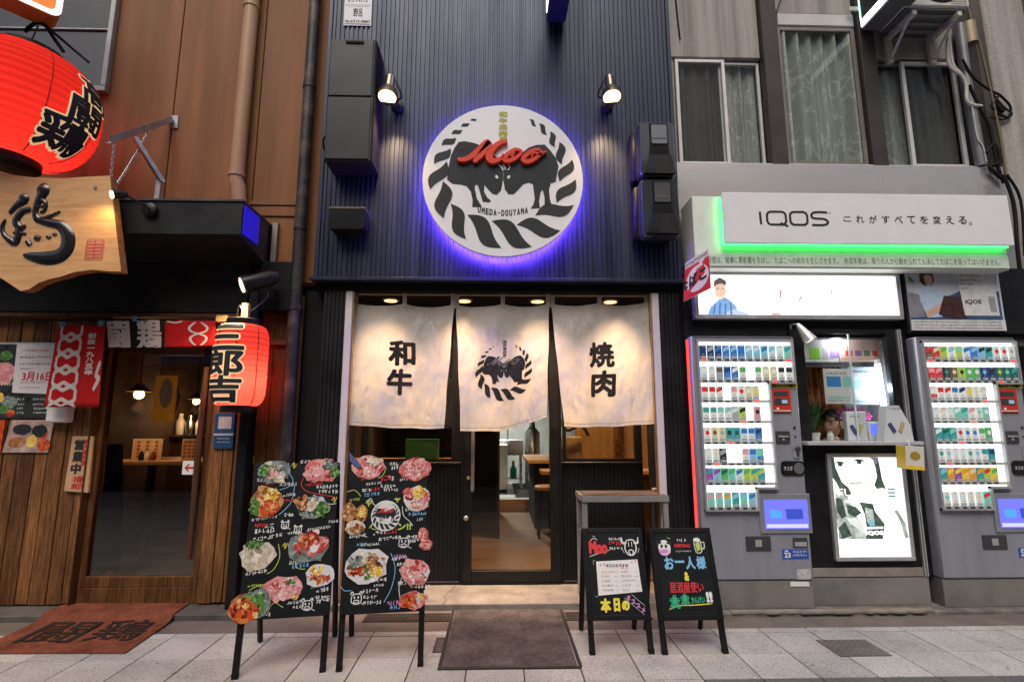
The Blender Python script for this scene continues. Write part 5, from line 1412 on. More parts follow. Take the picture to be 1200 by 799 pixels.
# ------------------------------------------------------------------ things mounted on the slate cladding
def spotlamp(px, py, bpx, bpy, s, label):
    x, z = U(px, py, 4.14); bx, bz = U(bpx, bpy, YC)
    r = root('wall_spotlight', label, 'spotlight', (bx, YC, bz), group=None)
    top = Vector((x + .005 * s, 4.17, z + .17)); mid = Vector((x, 4.15, z + .05)); mouth = Vector((x - .003 * s, 4.12, z - .045))
    b = MB(); b.tube([tuple(top), tuple(top.lerp(mid, .9)), tuple(mid), tuple(mid.lerp(mouth, .5)), tuple(mouth)], [.042, .045, .055, .082, .086], 20); hd = b.build('head', M('lamp_silver', (.16, .14, .12), .3, metal=.9), r, smooth=40)
    d = (mouth - top).normalized()
    b = MB(); b.tube([tuple(mouth + d * .0005), tuple(mouth + d * .004)], .074, 20); b.build('lens', glow('spot_lens', (1, .72, .36), 4.5), hd)
    b = MB(); b.tube(catmull([tuple(top + Vector((.05 * s, 0, -.03))), (x + .10 * s, 4.2, z + .02), (bx + .02 * s, 4.28, bz + .03), (bx, YC - .03, bz)], 5), .008, 8); b.build('arm', m_black, r, smooth=60)
    b = MB(); b.lathe([(.055, 0), (.055, -.025), (.04, -.035)], (bx, YC - .001, bz), 20, axis='y'); b.build('base', m_black, r, smooth=40)
    spot('spot_light', tuple(mouth + d * .03), (x - .12 * s * 0 + .10 * s, 4.36, z - 1.05), 60, (1, .66, .32), 76, r, .8, .05)
spotlamp(455, 110, 466, 126, 1, 'silver wall spotlight beside the tall black cabinet')
spotlamp(716, 110, 711, 126, -1, 'silver wall spotlight beside the curved black sensor lights')

m_cab = M('cabinet_grey', (.026, .027, .030), .4, var=.12, scale=3, metal=.2)
r = root('wall_cabinet', 'tall two-door dark grey cabinet mounted on slate cladding', 'cabinet', (UX(410, 195, 4.08), 4.2, UZ(410, 190, 4.08)))
ca, cbx = UX(379, 190, 4.08), UX(433, 190, 4.08); zA, zB, zC = UZ(410, 188, 4.08), UZ(410, 113, 4.08), UZ(410, 45, 4.08)
b = MB(); b.box(ca, cbx, 4.09, YC - .005, zA, zC, c=.006); b.build('casing', m_cab, r)
for z0, z1 in ((zA + .012, zB - .006), (zB + .006, zC - .008)):
    b = MB(); b.box(ca + .004, cbx - .012, 4.078, 4.0895, z0, z1, c=.004); d_ = b.build('door', m_cab, r)
    b = MB()
    for x in (ca + .06, cbx - .07): b.lathe([(.008, 0), (.007, -.004)], (x, 4.078, z1 - .03 if z1 < zB else z0 + .03), 8, axis='y')
    b.build('screw', m_iron, d_)
b = MB(); b.box(ca + .13, ca + .28, 4.068, 4.077, zC - .055, zC - .03, c=.004); b.build('handle', m_blackm, r)
b = MB(); b.box(cbx + .0005, cbx + .014, 4.10, YC - .006, zA + .004, zC - .01); b.build('hinge_side', m_blackm, r)
b = MB(); b.tube(catmull([(ca, 4.2, zA + .3), (ca - .06, 4.22, zA + .26), (ca - .07, 4.3, zA + .2), (ca - .02, YC, zA + .18)], 5), .008, 6); b.build('cable', m_blackm, r, smooth=60)
q = RECT(385, 243, 427, 268, 4.18)
r = root('wall_box', 'small rounded black box on the slate cladding by the pipe', 'wall box', (q[0], 4.25, q[2]))
b = MB(); b.prism(rrect(q[0], q[1], q[2], q[3], .03), 4.18, YC - .02); b.build('body', m_blackm, r, smooth=40)
b = MB(); b.box(q[0] + .02, q[1] - .02, YC - .0195, YC - .001, q[2] + .02, q[3] - .02); b.build('bracket', m_iron, r)
b = MB(); b.box(q[0] - .004, q[1] + .004, 4.175, YC - .03, q[3] - .014, q[3] + .004, c=.004); b.build('lid', M('lid_brown', (.16, .12, .09), .4), r)
def sensor(pxl, pxr, pyt, pyb, label):
    d = 4.10
    x0, x1 = UX(pxl, (pyt + pyb) / 2, d), UX(pxr, (pyt + pyb) / 2, d); z0, z1 = UZ(770, pyb, d), UZ(770, pyt, d)
    w = x1 - x0; h = z1 - z0
    r = root('wall_speaker', label, 'speaker', ((x0 + x1) / 2, YC, z0))
    b = MB(); b.box(x0 - .03, x1 - .02, d + .11, YC - .002, z0 + .02, z1 - .02, c=.02); b.build('back_case', m_black, r, smooth=40)
    o = rrect(x0, x1, z0, z1, .035); i_ = rrect(x0 + .012, x1 - .012, z0 + .012, z1 - .012, .03); n = len(o)
    b = MB(); b.v = [(x, d + .105, z) for x, z in o] + [(x, d + .03, z) for x, z in o] + [(x, d + .004, z) for x, z in i_]
    b.f = [(q * n + k, q * n + (k + 1) % n, (q + 1) * n + (k + 1) % n, (q + 1) * n + k) for q in (0, 1) for k in range(n)] + [tuple(range(2 * n, 3 * n)), tuple(range(n - 1, -1, -1))]; b.m = [0] * len(b.f)
    b.build('casing', M('gloss_grey', (.05, .058, .068), .16, metal=.3, coat=.6), r, smooth=50)
    L_ = catmull([(x0 + .30 * w, z1 - .05 * h), (x0 + .30 * w, z0 + .55 * h), (x0 + .24 * w, z0 + .32 * h), (x0 + .08 * w, z0 + .04 * h)], 5)
    R_ = catmull([(x1 - .20 * w, z1 - .05 * h), (x1 - .20 * w, z0 + .55 * h), (x1 - .15 * w, z0 + .32 * h), (x1 - .05 * w, z0 + .04 * h)], 5)
    b = MB(); b.prism(L_ + R_[::-1], d - .004, d + .0035); b.build('inner_face', m_blackm, r)
    b = MB(); b.prism(rrect(x0 + .34 * w, x1 - .24 * w, z0 + .58 * h, z0 + .92 * h, .012), d - .012, d - .0045); b.build('lens_window', M('lens_smoke', (.16, .16, .17), .10, metal=.5, coat=1), r)
    b = MB(); b.box(x0 + .36 * w, x1 - .26 * w, d - .0150, d - .0122, z0 + .66 * h, z0 + .69 * h); b.build('lens_bar', m_iron, r)
    b = MB(); b.prism(L_[9:] + R_[9:][::-1], d - .024, d - .0042); b.build('lower_visor', m_black, r)
sensor(749, 792, 142, 207, 'upper of two curved glossy black units on the slate cladding edge')
sensor(752, 797, 209, 277, 'lower of two curved glossy black units on the slate cladding edge')
q = RECT(404, -20, 436, 31, YC)
r = root('notice_plate', 'white notice plate with a phone number on slate cladding', 'notice', (q[0], YC, q[2]))
b = MB(); b.box(q[0], q[1], YC - .008, YC - .001, q[2], q[3] + .2); np_ = b.build('plate', m_paper, r)
b = MB(); w_ = q[1] - q[0]
b.text('06-6315-8883', q[0] + .01, q[1] - .01, q[2] + .028, q[2] + .055, YC - .0085, .0008, 6); b.rect((q[0] + .01, q[1] - .01, q[2] + .010, q[2] + .018), YC - .0085)
b.text('野呂', q[0] + w_ * .34, q[1] - w_ * .33, q[2] + .09, q[2] + .17, YC - .0085, .001); b.rect((q[0] + .01, q[1] - .01, q[2] + .205, q[2] + .209), YC - .0085); b.scribble(q[0] + .02, q[1] - .03, q[2] + .185, .012, YC - .0085, rg); b.scribble(q[0] + .03, q[1] - .03, q[2] + .235, .03, YC - .0085, rg)
b.build('lettering', m_ink, np_)
# projecting sign seen from below
xs0, zs0 = U(640, 31, YC); xs1 = UX(662, 32, YC)
r = root('projecting_sign', 'dark projecting sign with a lit white edge high on slate cladding', 'sign', (xs0, 4.2, zs0))
b = MB(); b.box(xs0, xs1, 3.45, YC - .05, zs0, zs0 + 1.6, c=.004); b.build('casing', M('sign_navy', (.012, .012, .03), .5, var=.2), r)
b = MB(); b.box(xs0 - .008, xs0 - .0005, 3.5, YC - .10, zs0 + .05, zs0 + 1.55); b.build('lit_face', glow('sign_face_white', (.85, .9, 1), 2.2), r)
b = MB(); b.box(xs0 + .03, xs1 - .03, YC - .0495, YC - .001, zs0 + .3, zs0 + .4); b.build('wall_bracket', m_iron, r)

# ------------------------------------------------------------------ red light strip between the fronts
x, _ = U(811, 500, 4.33)
r = root('light_strip', 'thin vertical red light strip beside the first cigarette machine', 'light strip', (x, 4.33, .05))
b = MB(); b.box(x - .010, x + .010, 4.325, 4.345, .05, UZ(804, 398, 4.33)); b.build('tube', glow('red_tube', (1, .05, .035), 1.6), r)
b = MB(); b.box(x - .016, x + .016, 4.3455, 4.36, .05, UZ(804, 396, 4.33)); b.build('channel', m_blackm, r)
b = MB(); b.box(xr1 + .002, x + .03, 4.362, 4.6, .03, 2.75); b.build('infill_panel', m_blackm, bs)

# ------------------------------------------------------------------ table
ty0, ty1 = 4.30, 4.66
tz_ = UZ(730, 581, ty0)
x0, x1 = UX(682, 581, ty0), UX(784, 581, ty0)
r = root('side_table', 'narrow steel edged table with dark wooden top behind the chalkboards', 'table', ((x0 + x1) / 2, 4.5, .0))
b = MB(); b.box(x0 + .01, x1 - .01, ty0 + .01, ty1 - .01, tz_ - .008, tz_ + .002); b.build('table_top', M('table_board', (.10, .075, .06), .3, var=.2, scale=3, stretch=(1, 8, 1)), r)
b = MB(); b.box(x0, x1, ty0, ty0 + .0095, tz_ - .045, tz_ + .001); b.box(x0, x1, ty1 - .0095, ty1, tz_ - .045, tz_ + .001); b.box(x0, x0 + .0095, ty0 + .0096, ty1 - .0096, tz_ - .045, tz_ + .001); b.box(x1 - .0095, x1, ty0 + .0096, ty1 - .0096, tz_ - .045, tz_ + .001); b.build('apron', M('table_steel', (.42, .41, .40), .35, metal=.5, var=.1), r)
for x in (x0 + .004, x1 - .044):
    for y, zz in ((ty0 + .012, -.003), (ty1 - .055, .046)):
        b = MB(); b.box(x, x + .04, y, y + .04, zz, tz_ - .0455, c=.003); b.build('leg', M('table_steel', (.42, .41, .40)), r)
x, z = U(767, 573, 4.6)
r = root('ashtray', 'tiny round pale pot at the back of the steel table', 'pot', (x, 4.6, tz_ + .003))
b = MB(); b.lathe([(.022, 0), (.024, .004), (.024, .02), (.018, .024)], (x, 4.6, tz_ + .003), 14); b.build('pot', M('pot_tan', (.5, .33, .2), .4), r, smooth=40)

# grey doormat
r = root('doormat', 'worn grey brown doormat before the black shop door', 'doormat', (.08, 3.9, 0))
b = MB(); n = 30; w, h = .80, 1.0
def mz(u, v): return .008 + (.042 * max(0, (v - .995) / .005) if False else 0) + .0015 * math.sin(u * 7 + v * 5)
top = [(-.325 + .80 * u / 20 + .008 * (v / n), 3.40 + .995 * v / n, mz(u / 20, v / n)) for v in range(n + 1) for u in range(21)]
b.v = top + [(x, y, 0.0012) for x, y, z in top]; k = len(top)
b.f = [(j * 21 + i, j * 21 + i + 1, (j + 1) * 21 + i + 1, (j + 1) * 21 + i) for j in range(n) for i in range(20)]
b.f += [(i, k + i, k + i + 1, i + 1) for i in range(20)] + [(j * 21, (j + 1) * 21, k + (j + 1) * 21, k + j * 21) for j in range(n)] + [(j * 21 + 20, k + j * 21 + 20, k + (j + 1) * 21 + 20, (j + 1) * 21 + 20) for j in range(n)]
b.m = [0] * len(b.f)
b.build('carpet', streak(M('mat_greige', (.125, .104, .100), .95, var=.3, scale=45, bump=.8, bscale=300, spec=.05, dirt=.35, dirtcol=(.05, .045, .045)), .6, 1.3, 5, (1, 1, 1)), r, smooth=60)
b = MB(); e = .022
for (a0, a1, b0, b1) in ((-.347, .497, 3.378, 3.3995), (-.347, -.3255, 3.40, 4.395), (.484, .505, 3.40, 4.395)): b.box(a0, a1, b0, b1, .001, .007)
b.build('rubber_edge', M('mat_edge', (.03, .028, .028), .8), r)

# ------------------------------------------------------------------ menu boards and chalkboards
m_leg = M('board_leg', (.008, .008, .009), .5, var=.2, spec=.25)
m_chalk = M('chalkboard', (.009, .011, .013), .6, var=.25, scale=5, dirt=.2, dirtcol=(.03, .033, .036), spec=.2)
CH = {k: M('chalk_' + k, c, .8, var=.12, scale=60) for k, c in dict(white=(.75, .75, .75), red=(.68, .05, .06), yellow=(.78, .68, .08), blue=(.22, .50, .78), green=(.05, .45, .24), pink=(.62, .28, .62), lime=(.5, .6, .12)).items()}
def aboard(label, fl, frt, lean, W, zlo, zhi, backd, name='menu_board', over=0.0):
    """fl, frt: front foot points on the ground; lean: set-back of the top; board face in local x,z with y = 0 at the face"""
    d = Vector((frt[0] - fl[0], frt[1] - fl[1], 0)); rz = math.atan2(d.y, d.x)
    r = root(name, label, 'signboard', ((fl[0] + frt[0]) / 2, (fl[1] + frt[1]) / 2, 0), rz=rz)
    w = d.length / 2
    ang = math.atan2(lean, zhi)
    def L(v): return (v[0], v[1] * math.cos(ang) + v[2] * math.sin(ang), -v[1] * math.sin(ang) + v[2] * math.cos(ang))
    S = zhi / math.cos(ang)
    for s in (-1, 1):
        b = MB(); x = s * (w - .017); b.box(x - .017, x + .017, .004, .034, .001, S, c=.003); b.warp(lambda *v: L(v)); b.build('leg', m_leg, r)
        b = MB(); b.box(x - .0175, x + .0175, .0035, .0345, .0, .03); b.warp(lambda *v: L(v)); b.build('foot_cap', m_blackm, r)
        b = MB(); ytop = math.sin(ang) * S
        p0 = Vector((x, backd, .008)); p1 = Vector((x, ytop + .035, S * math.cos(ang) - .03))
        b.tube([tuple(p0), tuple(p1)], .018, 4); b.build('back_leg', m_leg, r)
    return r, L, S, w
def face_build(mb, L, name, mat, r, **k):
    mb.warp(lambda *v: L(v)); return mb.build(name, mat, r, **k)
# --- two tall boards with photo cut-outs
PAL = {'raw_meat': [(.30, .02, .02), (.48, .06, .06), (.62, .16, .15), (.74, .38, .35), (.82, .62, .58)], 'pink_meat': [(.45, .10, .11), (.62, .22, .22), (.74, .38, .37), (.82, .55, .52), (.85, .72, .68)],
       'red_dish': [(.18, .012, .008), (.40, .035, .012), (.58, .09, .025), (.68, .20, .05), (.80, .48, .22)], 'fried_dish': [(.10, .03, .012), (.24, .08, .025), (.42, .17, .06), (.58, .30, .12), (.72, .52, .30)],
       'rice_dish': [(.36, .27, .18), (.54, .45, .33), (.66, .58, .46), (.76, .70, .60), (.82, .79, .73)], 'green_leaf': [(.015, .04, .015), (.04, .11, .03), (.09, .22, .05), (.20, .36, .11), (.42, .55, .28)],
       'grey_dish': [(.04, .05, .05), (.10, .13, .12), (.20, .24, .22), (.36, .38, .34), (.58, .58, .54)], 'egg_dish': [(.52, .24, .02), (.70, .42, .05), (.80, .58, .12), (.85, .72, .32), (.88, .82, .60)], 'plate_white': [(.55, .53, .55), (.66, .64, .66), (.74, .72, .74), (.78, .77, .79), (.70, .66, .68)]}
def chips(x, z, rx, rz, mat, y, rg, par, L, n):
    cols = PAL.get(mat.name)
    if not cols: 
        b = MB(); b.sheet(blob(x, z, rx, rz, rg, 12, .1), y); face_build(b, L, 'garnish', mat, par); return
    if mat.name == 'plate_white': n = 6
    ms = [M('%s_tone_%d' % (mat.name, i), c, .4, var=.35, scale=110) for i, c in enumerate(cols)]
    b = MB(); big_ = rg.uniform(1.2, 1.9)
    for i in range(n):
        a = rg.uniform(0, 2 * PI); q = rg.random() ** .6; s = (1.1 - .75 * i / n) * big_
        cx_, cz_ = x + rx * q * .84 * math.cos(a), z + rz * q * .84 * math.sin(a)
        e = [(0.30, .16), (.22, .12), (.16, .13)][i % 3]
        k = ell(cx_, cz_, min(rx, rz) * e[0] * s * 1.25, min(rx, rz) * e[1] * s * 1.25, 9, rot=rg.uniform(0, PI))
        b.sheet([(px + rg.uniform(-.002, .002), pz + rg.uniform(-.002, .002)) for px, pz in k], y - i * .000012, min(4, int(rg.triangular(0, 5, 2.2))))
    face_build(b, L, 'garnish', ms, par, kind='stuff')
def big(label, fl, frt, lean, pz0, pz1, quad, cut, marks, seed):
    r, L, S, w = aboard(label, fl, frt, lean, 0, 0, 1.17, .54)
    z0, z1 = .30, S
    b = MB(); b.box(-w, w, -.012, .003, z0, z1, c=.002); bd = face_build(b, L, 'panel', m_chalk, r)
    (tl, tr, br, bl) = quad
    def uv(px, py):
        # photo pixel -> board local (bilinear over the board's outline in the photo)
        v = .5
        for _ in range(6):
            yl = tl[1] + (bl[1] - tl[1]) * v; yr = tr[1] + (br[1] - tr[1]) * v
            xl = tl[0] + (bl[0] - tl[0]) * v; xr = tr[0] + (br[0] - tr[0]) * v
            u = (px - xl) / (xr - xl)
            yt = tl[1] + (tr[1] - tl[1]) * u; yb = bl[1] + (br[1] - bl[1]) * u
            v = (py - yt) / (yb - yt)
        return (-w + 2 * w * u, z1 - (z1 - z0) * v)
    rg = random.Random(seed)
    kx = 2 * w / (tr[0] - tl[0]); kz = (z1 - z0) / (bl[1] - tl[1])
    for i, (px, py, rx, ry, mat, layers) in enumerate(cut):
        x, z = uv(px, py)
        b = MB(); yy = -.016 - i * .0004
        b.prism(blob(x, z, rx * kx, ry * kz, rg, 13, .15), yy, -.0121, side_mi=1); c = face_build(b, L, 'food_photo', [mat, m_ink], bd)
        chips(x, z, rx * kx * .86, ry * kz * .86, mat, yy - .0004, rg, c, L, 46)
        for j, (dx, dy, sx, sy, m2) in enumerate(layers):
            chips(x + dx * kx, z - dy * kz, sx * kx * 1.22, sy * kz * 1.22, m2, yy - .0016 - j * .0009, rg, c, L, 34)
    acc = {k: MB() for k in CH}
    for (kind, px, py, a, hh, colr) in marks:
        x, z = uv(px, py)
        if kind == 's': acc[colr].scribble(x, x + a * kx, z, hh * kz, -.0127, rg, w=.16, slope=rg.uniform(-.06, .16))
        elif kind == 'w':
            pts = [(x + kx * dx, z - kz * dy) for dx, dy in a]; acc[colr].brush(pts, .004, -.0125, n=5, taper=False)
        elif kind == 't': acc[colr].text(a[0], x, x + a[1] * kx, z - hh * kz, z, -.0128, .002, 6)
        elif kind == 'cow':
            o = MB(); s = hh
            acc[colr].brush([(x + s * q[0], z + s * q[1]) for q in [(-.8, .5), (-.9, -.6), (-.3, -1.0), (.4, -1), (.9, -.6), (.8, .5), (0, .7), (-.8, .5)]], .005, -.0125, n=4, taper=False)
            for q in ((-.35, .1), (.35, .1)): acc[colr].sheet(ell(x + s * q[0], z + s * q[1], s * .14, s * .25, 8), -.0127)
            acc[colr].brush([(x - s * .5, z - s * .5), (x, z - s * .35), (x + s * .5, z - s * .5), (x + s * .3, z - s * .8), (x - s * .3, z - s * .8), (x - s * .5, z - s * .5)], .005, -.0129, n=3)
            for q in (-1, 1): acc[colr].brush([(x + q * s * .5, z + s * .65), (x + q * s * .8, z + s * 1.1), (x + q * s * 1.1, z + s * .6)], .006, -.0127)
            acc[colr].brush([(x + s * .9, z - s * .9), (x + s * 1.5, z - s * 1.2)], .006, -.0128)
    for k, mb in acc.items():
        if mb.f: face_build(mb, L, 'chalk_lettering', CH[k], bd, kind='stuff')
    return r, L, bd, uv, kx, kz
def marks_for(rg, boxes):
    out = []
    for (x0, x1, y, h, c) in boxes: out.append(('s', x0, y, x1 - x0, h, c))
    return out
F1 = G(270, 797), G(381, 788)
cut1 = [(319, 552, 20, 15, f_grey, [(2, 4, 14, 6, f_pink), (-4, -8, 12, 5, f_rice), (8, 8, 10, 5, f_rice), (-12, 0, 6, 8, f_green)]),
        (379, 550, 23, 17, f_raw, [(-8, 4, 11, 9, f_pink), (10, -8, 8, 6, f_grey), (17, 2, 6, 6, f_green)]),
        (309, 592, 20, 21, f_brown, [(5, 2, 11, 14, f_red), (-13, 4, 6, 12, f_green), (6, -10, 9, 6, f_egg)]),
        (368, 599, 21, 15, f_grey, [(-2, -4, 10, 8, f_rice), (-14, -6, 7, 8, f_brown), (12, 4, 9, 8, f_green)]),
        (300, 659, 20, 18, f_rice, [(-5, -13, 9, 5, f_green)]),
        (361, 650, 27, 19, f_grey, [(3, -3, 18, 13, f_raw), (-2, -8, 10, 6, f_red), (8, 2, 4, 4, m_paper)]),
        (377, 684, 18, 14, f_plate, [(-5, -6, 7, 6, f_egg), (5, 5, 9, 5, f_red), (-9, 2, 6, 3, f_red)]),
        (332, 699, 23, 15, f_pink, [(-10, -3, 6, 5, f_raw), (12, 3, 7, 7, f_pink), (7, -8, 5, 3, f_green), (14, 11, 4, 3, f_egg)]),
        (301, 715, 15, 17, f_grey, [(-5, 0, 12, 10, f_green)]),
        (284, 721, 18, 16, f_brown, [(0, 3, 15, 11, f_red), (1, -5, 9, 6, f_red), (3, -3, 4, 3, f_egg)])]
rg = random.Random(77)
mk1 = marks_for(rg, [(298, 318, 566, 5, 'white'), (308, 325, 570, 4, 'red'), (326, 345, 571, 5, 'white'), (358, 380, 572, 4, 'red'), (372, 400, 575, 5, 'white'), (375, 400, 581, 5, 'white'), (330, 343, 585, 4, 'white'), (330, 343, 592, 4, 'red'), (292, 322, 617, 4, 'white'), (354, 372, 615, 4, 'white'), (388, 398, 620, 4, 'white'),
                     (296, 310, 624, 5, 'red'), (308, 316, 626, 6, 'white'), (296, 316, 632, 6, 'white'), (294, 326, 642, 5, 'white'), (332, 344, 611, 5, 'white'), (336, 352, 634, 4, 'white'), (360, 388, 630, 4, 'white'), (285, 310, 683, 5, 'white'), (338, 362, 671, 5, 'white'), (342, 362, 676, 5, 'blue'), (370, 375, 668, 6, 'white'), (366, 382, 701, 4, 'blue'), (372, 384, 706, 5, 'white'), (336, 352, 719, 4, 'white'), (343, 354, 724, 4, 'white'), (300, 314, 732, 5, 'white'), (288, 306, 697, 4, 'lime'), (370, 386, 714, 5, 'white'), (372, 386, 719, 5, 'white'), (352, 364, 541, 5, 'white')])
mk1 += [('w', 337, 540, [(0, 0), (3, 14), (8, 24), (3, 32), (-8, 36)], 0, 'blue'), ('w', 345, 570, [(0, 0), (-2, 20), (-8, 30), (-16, 38)], 0, 'blue'), ('w', 356, 560, [(0, 0), (-2, 10), (6, 18), (20, 22), (40, 26)], 0, 'red'), ('w', 368, 583, [(0, 0), (12, 5), (20, 12), (30, 12)], 0, 'white'), ('w', 325, 645, [(0, 0), (3, 16), (-2, 30), (-10, 36)], 0, 'lime'), ('w', 345, 665, [(0, 0), (4, 10), (14, 12)], 0, 'lime'), ('w', 290, 700, [(0, 0), (14, -6), (24, 0)], 0, 'lime'), ('w', 312, 728, [(0, 0), (6, -12), (18, -6)], 0, 'lime'), ('w', 341, 544, [(0, 0), (3, -4), (3, 3), (6, -2)], 0, 'yellow'), ('w', 392, 590, [(0, 0), (3, -4), (3, 3), (6, -4)], 0, 'yellow'), ('w', 330, 648, [(0, 0), (3, -4), (3, 3), (6, -4)], 0, 'yellow'), ('cow', 361, 719, 0, .030, 'white'), ('cow', 333, 621, 0, .022, 'white'), ('cow', 349, 627, 0, .022, 'white')]
big('tall black menu board with food photos and a fried dish cut-out at its foot', F1[0], F1[1], .19, 0, 0, ((296, 541), (402, 539), (388, 733), (276, 735)), cut1, mk1, 5)
F2 = G(393, 788), G(496, 781)
cut2 = [(427, 547, 21, 16, f_pink, [(2, 2, 15, 11, f_raw), (3, 5, 9, 6, f_pink), (8, -8, 10, 5, f_rice)]),
        (487, 550, 20, 16, f_raw, [(-8, 1, 5, 12, f_pink), (2, 0, 5, 13, f_pink), (11, 1, 4, 11, f_raw)]),
        (489, 590, 17, 17, f_plate, [(-8, -6, 7, 8, f_raw), (3, -7, 8, 7, f_egg), (3, 8, 12, 7, f_pink), (12, -2, 4, 7, f_raw)]),
        (403, 607, 9, 13, f_brown, []), (418, 609, 8, 11, f_brown, [(1, -2, 5, 6, f_egg)]), (411, 627, 13, 9, f_rice, [(3, 1, 8, 5, f_brown)]),
        (425, 675, 27, 22, f_plate, [(-12, 4, 10, 8, f_red), (-2, -9, 10, 7, f_rice), (2, 6, 5, 10, f_green), (12, -4, 11, 9, f_brown), (12, 8, 8, 6, f_egg), (-13, -6, 8, 8, f_grey)]),
        (496, 637, 7, 10, f_raw, []), (499, 650, 8, 7, f_raw, [(0, 3, 6, 3, f_pink)]),
        (484, 684, 19, 16, f_pink, [(-6, -2, 9, 8, f_pink), (6, -6, 8, 6, f_raw), (14, 1, 4, 6, f_plate), (2, 8, 9, 6, f_pink)]),
        (481, 718, 18, 11, f_raw, [(12, -3, 7, 7, f_plate), (-6, 1, 9, 7, f_red), (11, -5, 4, 3, f_egg)])]
mk2 = marks_for(rg, [(418, 432, 565, 5, 'red'), (424, 444, 572, 4, 'white'), (443, 454, 566, 7, 'red'), (452, 460, 566, 7, 'white'), (443, 462, 576, 5, 'white'), (446, 462, 580, 4, 'white'), (419, 430, 581, 5, 'white'), (430, 440, 580, 5, 'red'), (422, 440, 587, 5, 'blue'), (455, 466, 545, 5, 'white'), (456, 466, 551, 5, 'white'), (467, 498, 567, 4, 'white'), (474, 492, 607, 5, 'white'), (478, 498, 613, 5, 'blue'), (488, 496, 620, 4, 'white'), (433, 446, 637, 5, 'white'), (446, 460, 636, 6, 'red'), (440, 464, 645, 5, 'white'), (404, 424, 641, 5, 'white'), (404, 416, 593, 4, 'lime'), (413, 424, 651, 4, 'blue'), (418, 440, 652, 4, 'white'), (420, 447, 697, 5, 'white'), (434, 444, 702, 4, 'white'), (456, 470, 670, 4, 'white'), (458, 474, 667, 5, 'pink'), (462, 476, 677, 5, 'white'), (420, 436, 709, 5, 'white'), (421, 436, 716, 5, 'white'), (421, 440, 723, 5, 'white'), (462, 474, 700, 5, 'white'), (478, 500, 704, 5, 'white'), (450, 462, 724, 5, 'pink'), (453, 464, 729, 5, 'blue'), (476, 488, 642, 5, 'white'), (476, 488, 648, 5, 'white')])
mk2 += [('w', 424, 595, [(0, 0), (6, -6), (10, 2), (16, 4)], 0, 'white'), ('w', 470, 600, [(0, 0), (2, 12), (10, 20), (14, 26)], 0, 'white'), ('w', 450, 548, [(0, 0), (-4, 10), (-10, 14)], 0, 'lime'), ('w', 400, 580, [(0, 0), (10, -2), (18, 6)], 0, 'lime'), ('w', 455, 660, [(0, 0), (6, 20), (2, 44), (-6, 60)], 0, 'blue'), ('w', 468, 690, [(0, 0), (-3, 14), (0, 30)], 0, 'white'), ('w', 395, 700, [(0, 0), (4, 5), (12, 5)], 0, 'blue'), ('t', 464, 622, ('ン!!', 17), 9, 'lime'), ('t', 424, 590, ('や', 8), 10, 'lime'), ('t', 460, 588, ('ヤ', 8), 7, 'lime'), ('w', 428, 628, [(0, 0), (4, -6), (3, 0), (10, 2)], 0, 'lime'), ('cow', 471, 646, 0, .032, 'white'), ('cow', 413, 714, 0, .032, 'white'), ('w', 403, 536, [(0, 0), (8, 8), (16, 14)], 0, 'blue')]
r2, L2, bd2, uv2, kx2, kz2 = big('tall black menu board with the round bull emblem and a bowl photo', F2[0], F2[1], .19, 0, 0, ((403, 540), (505, 540), (495, 731), (393, 734)), cut2, mk2, 6)
ex, ez = uv2(449, 612); ER = 18.5 * kx2
b = MB(); b.prism(ell(ex, ez, ER, ER * 1.02, 32), -.0150, -.0121); eb = face_build(b, L2, 'emblem_disc', M('emblem_white', (.7, .7, .7), .5), bd2)
b = logo_dark(); b.v = [(ex + v[0] * ER, -.0156, ez + v[2] * ER) for v in b.v]; face_build(b, L2, 'emblem', m_ink, eb)
b = logo_moo(1.0); b.v = [(ex + v[0] * ER, -.0162, ez + v[2] * ER) for v in b.v]; face_build(b, L2, 'script', CH['red'], eb)
x, z = uv2(410, 541)
b = MB(); b.prism([(x - .04, z + .07), (x + .01, z + .02), (x + .05, z - .03), (x + .01, z - .025), (x - .03, z + .01)], -.024, -.020); face_build(b, L2, 'blue_tongs', M('tong_blue', (.10, .12, .32), .4), bd2)

# --- two small chalkboards
def small(label, fl, frt, lean, topz, backd):
    r, L, S, w = aboard(label, fl, frt, lean, 0, 0, topz, backd)
    z0 = .20
    b = MB(); b.box(-w + .03, w - .03, -.002, .008, z0 + .02, S - .03); bd = face_build(b, L, 'panel', m_chalk, r)
    f = MB(); f.box(-w, -w + .03, -.008, .0035, z0 - .01, S, c=.003); f.box(w - .03, w, -.008, .0035, z0 - .01, S, c=.003); f.box(-w + .0305, w - .0305, -.008, .0035, S - .03, S, c=.003); f.box(-w + .0305, w - .0305, -.008, .0035, z0 - .01, z0 + .02, c=.003); face_build(f, L, 'frame', m_leg, r)
    rg = random.Random(len(label))
    def pt(u, v): return (-w + .03 + (2 * w - .06) * u, S - .03 - (S - .05 - z0) * v)
    def put(col, fn):
        mb = MB(); fn(mb); face_build(mb, L, 'chalk_lettering', CH[col], bd)
    def tx(st, u0, u1, v0, v1, bold=.003): 
        a = pt(u0, v1); c = pt(u1, v0); return lambda mb: mb.text(st, a[0], c[0], a[1], c[1], -.0028, bold, 6)
    def br(lst, wd):
        return lambda mb: [mb.brush([pt(*p) for p in q], wd, -.0027 - i * .00008, n=4) for i, q in enumerate(lst)]
    def sb(lst, h):
        return lambda mb: [mb.scribble(pt(u0, v)[0], pt(u1, v)[0], pt(u0, v)[1], h, -.0027, rg, w=.17) for u0, u1, v in lst]
    return r, L, bd, pt, put, tx, br, sb, rg
fa = (.578, 3.556), (.985, 3.566)
topz = .72
r, L, bd, pt, put, tx, br, sb, rg = small('small chalkboard with taped white recommendations sheet', fa[0], fa[1], .20, topz, .41)
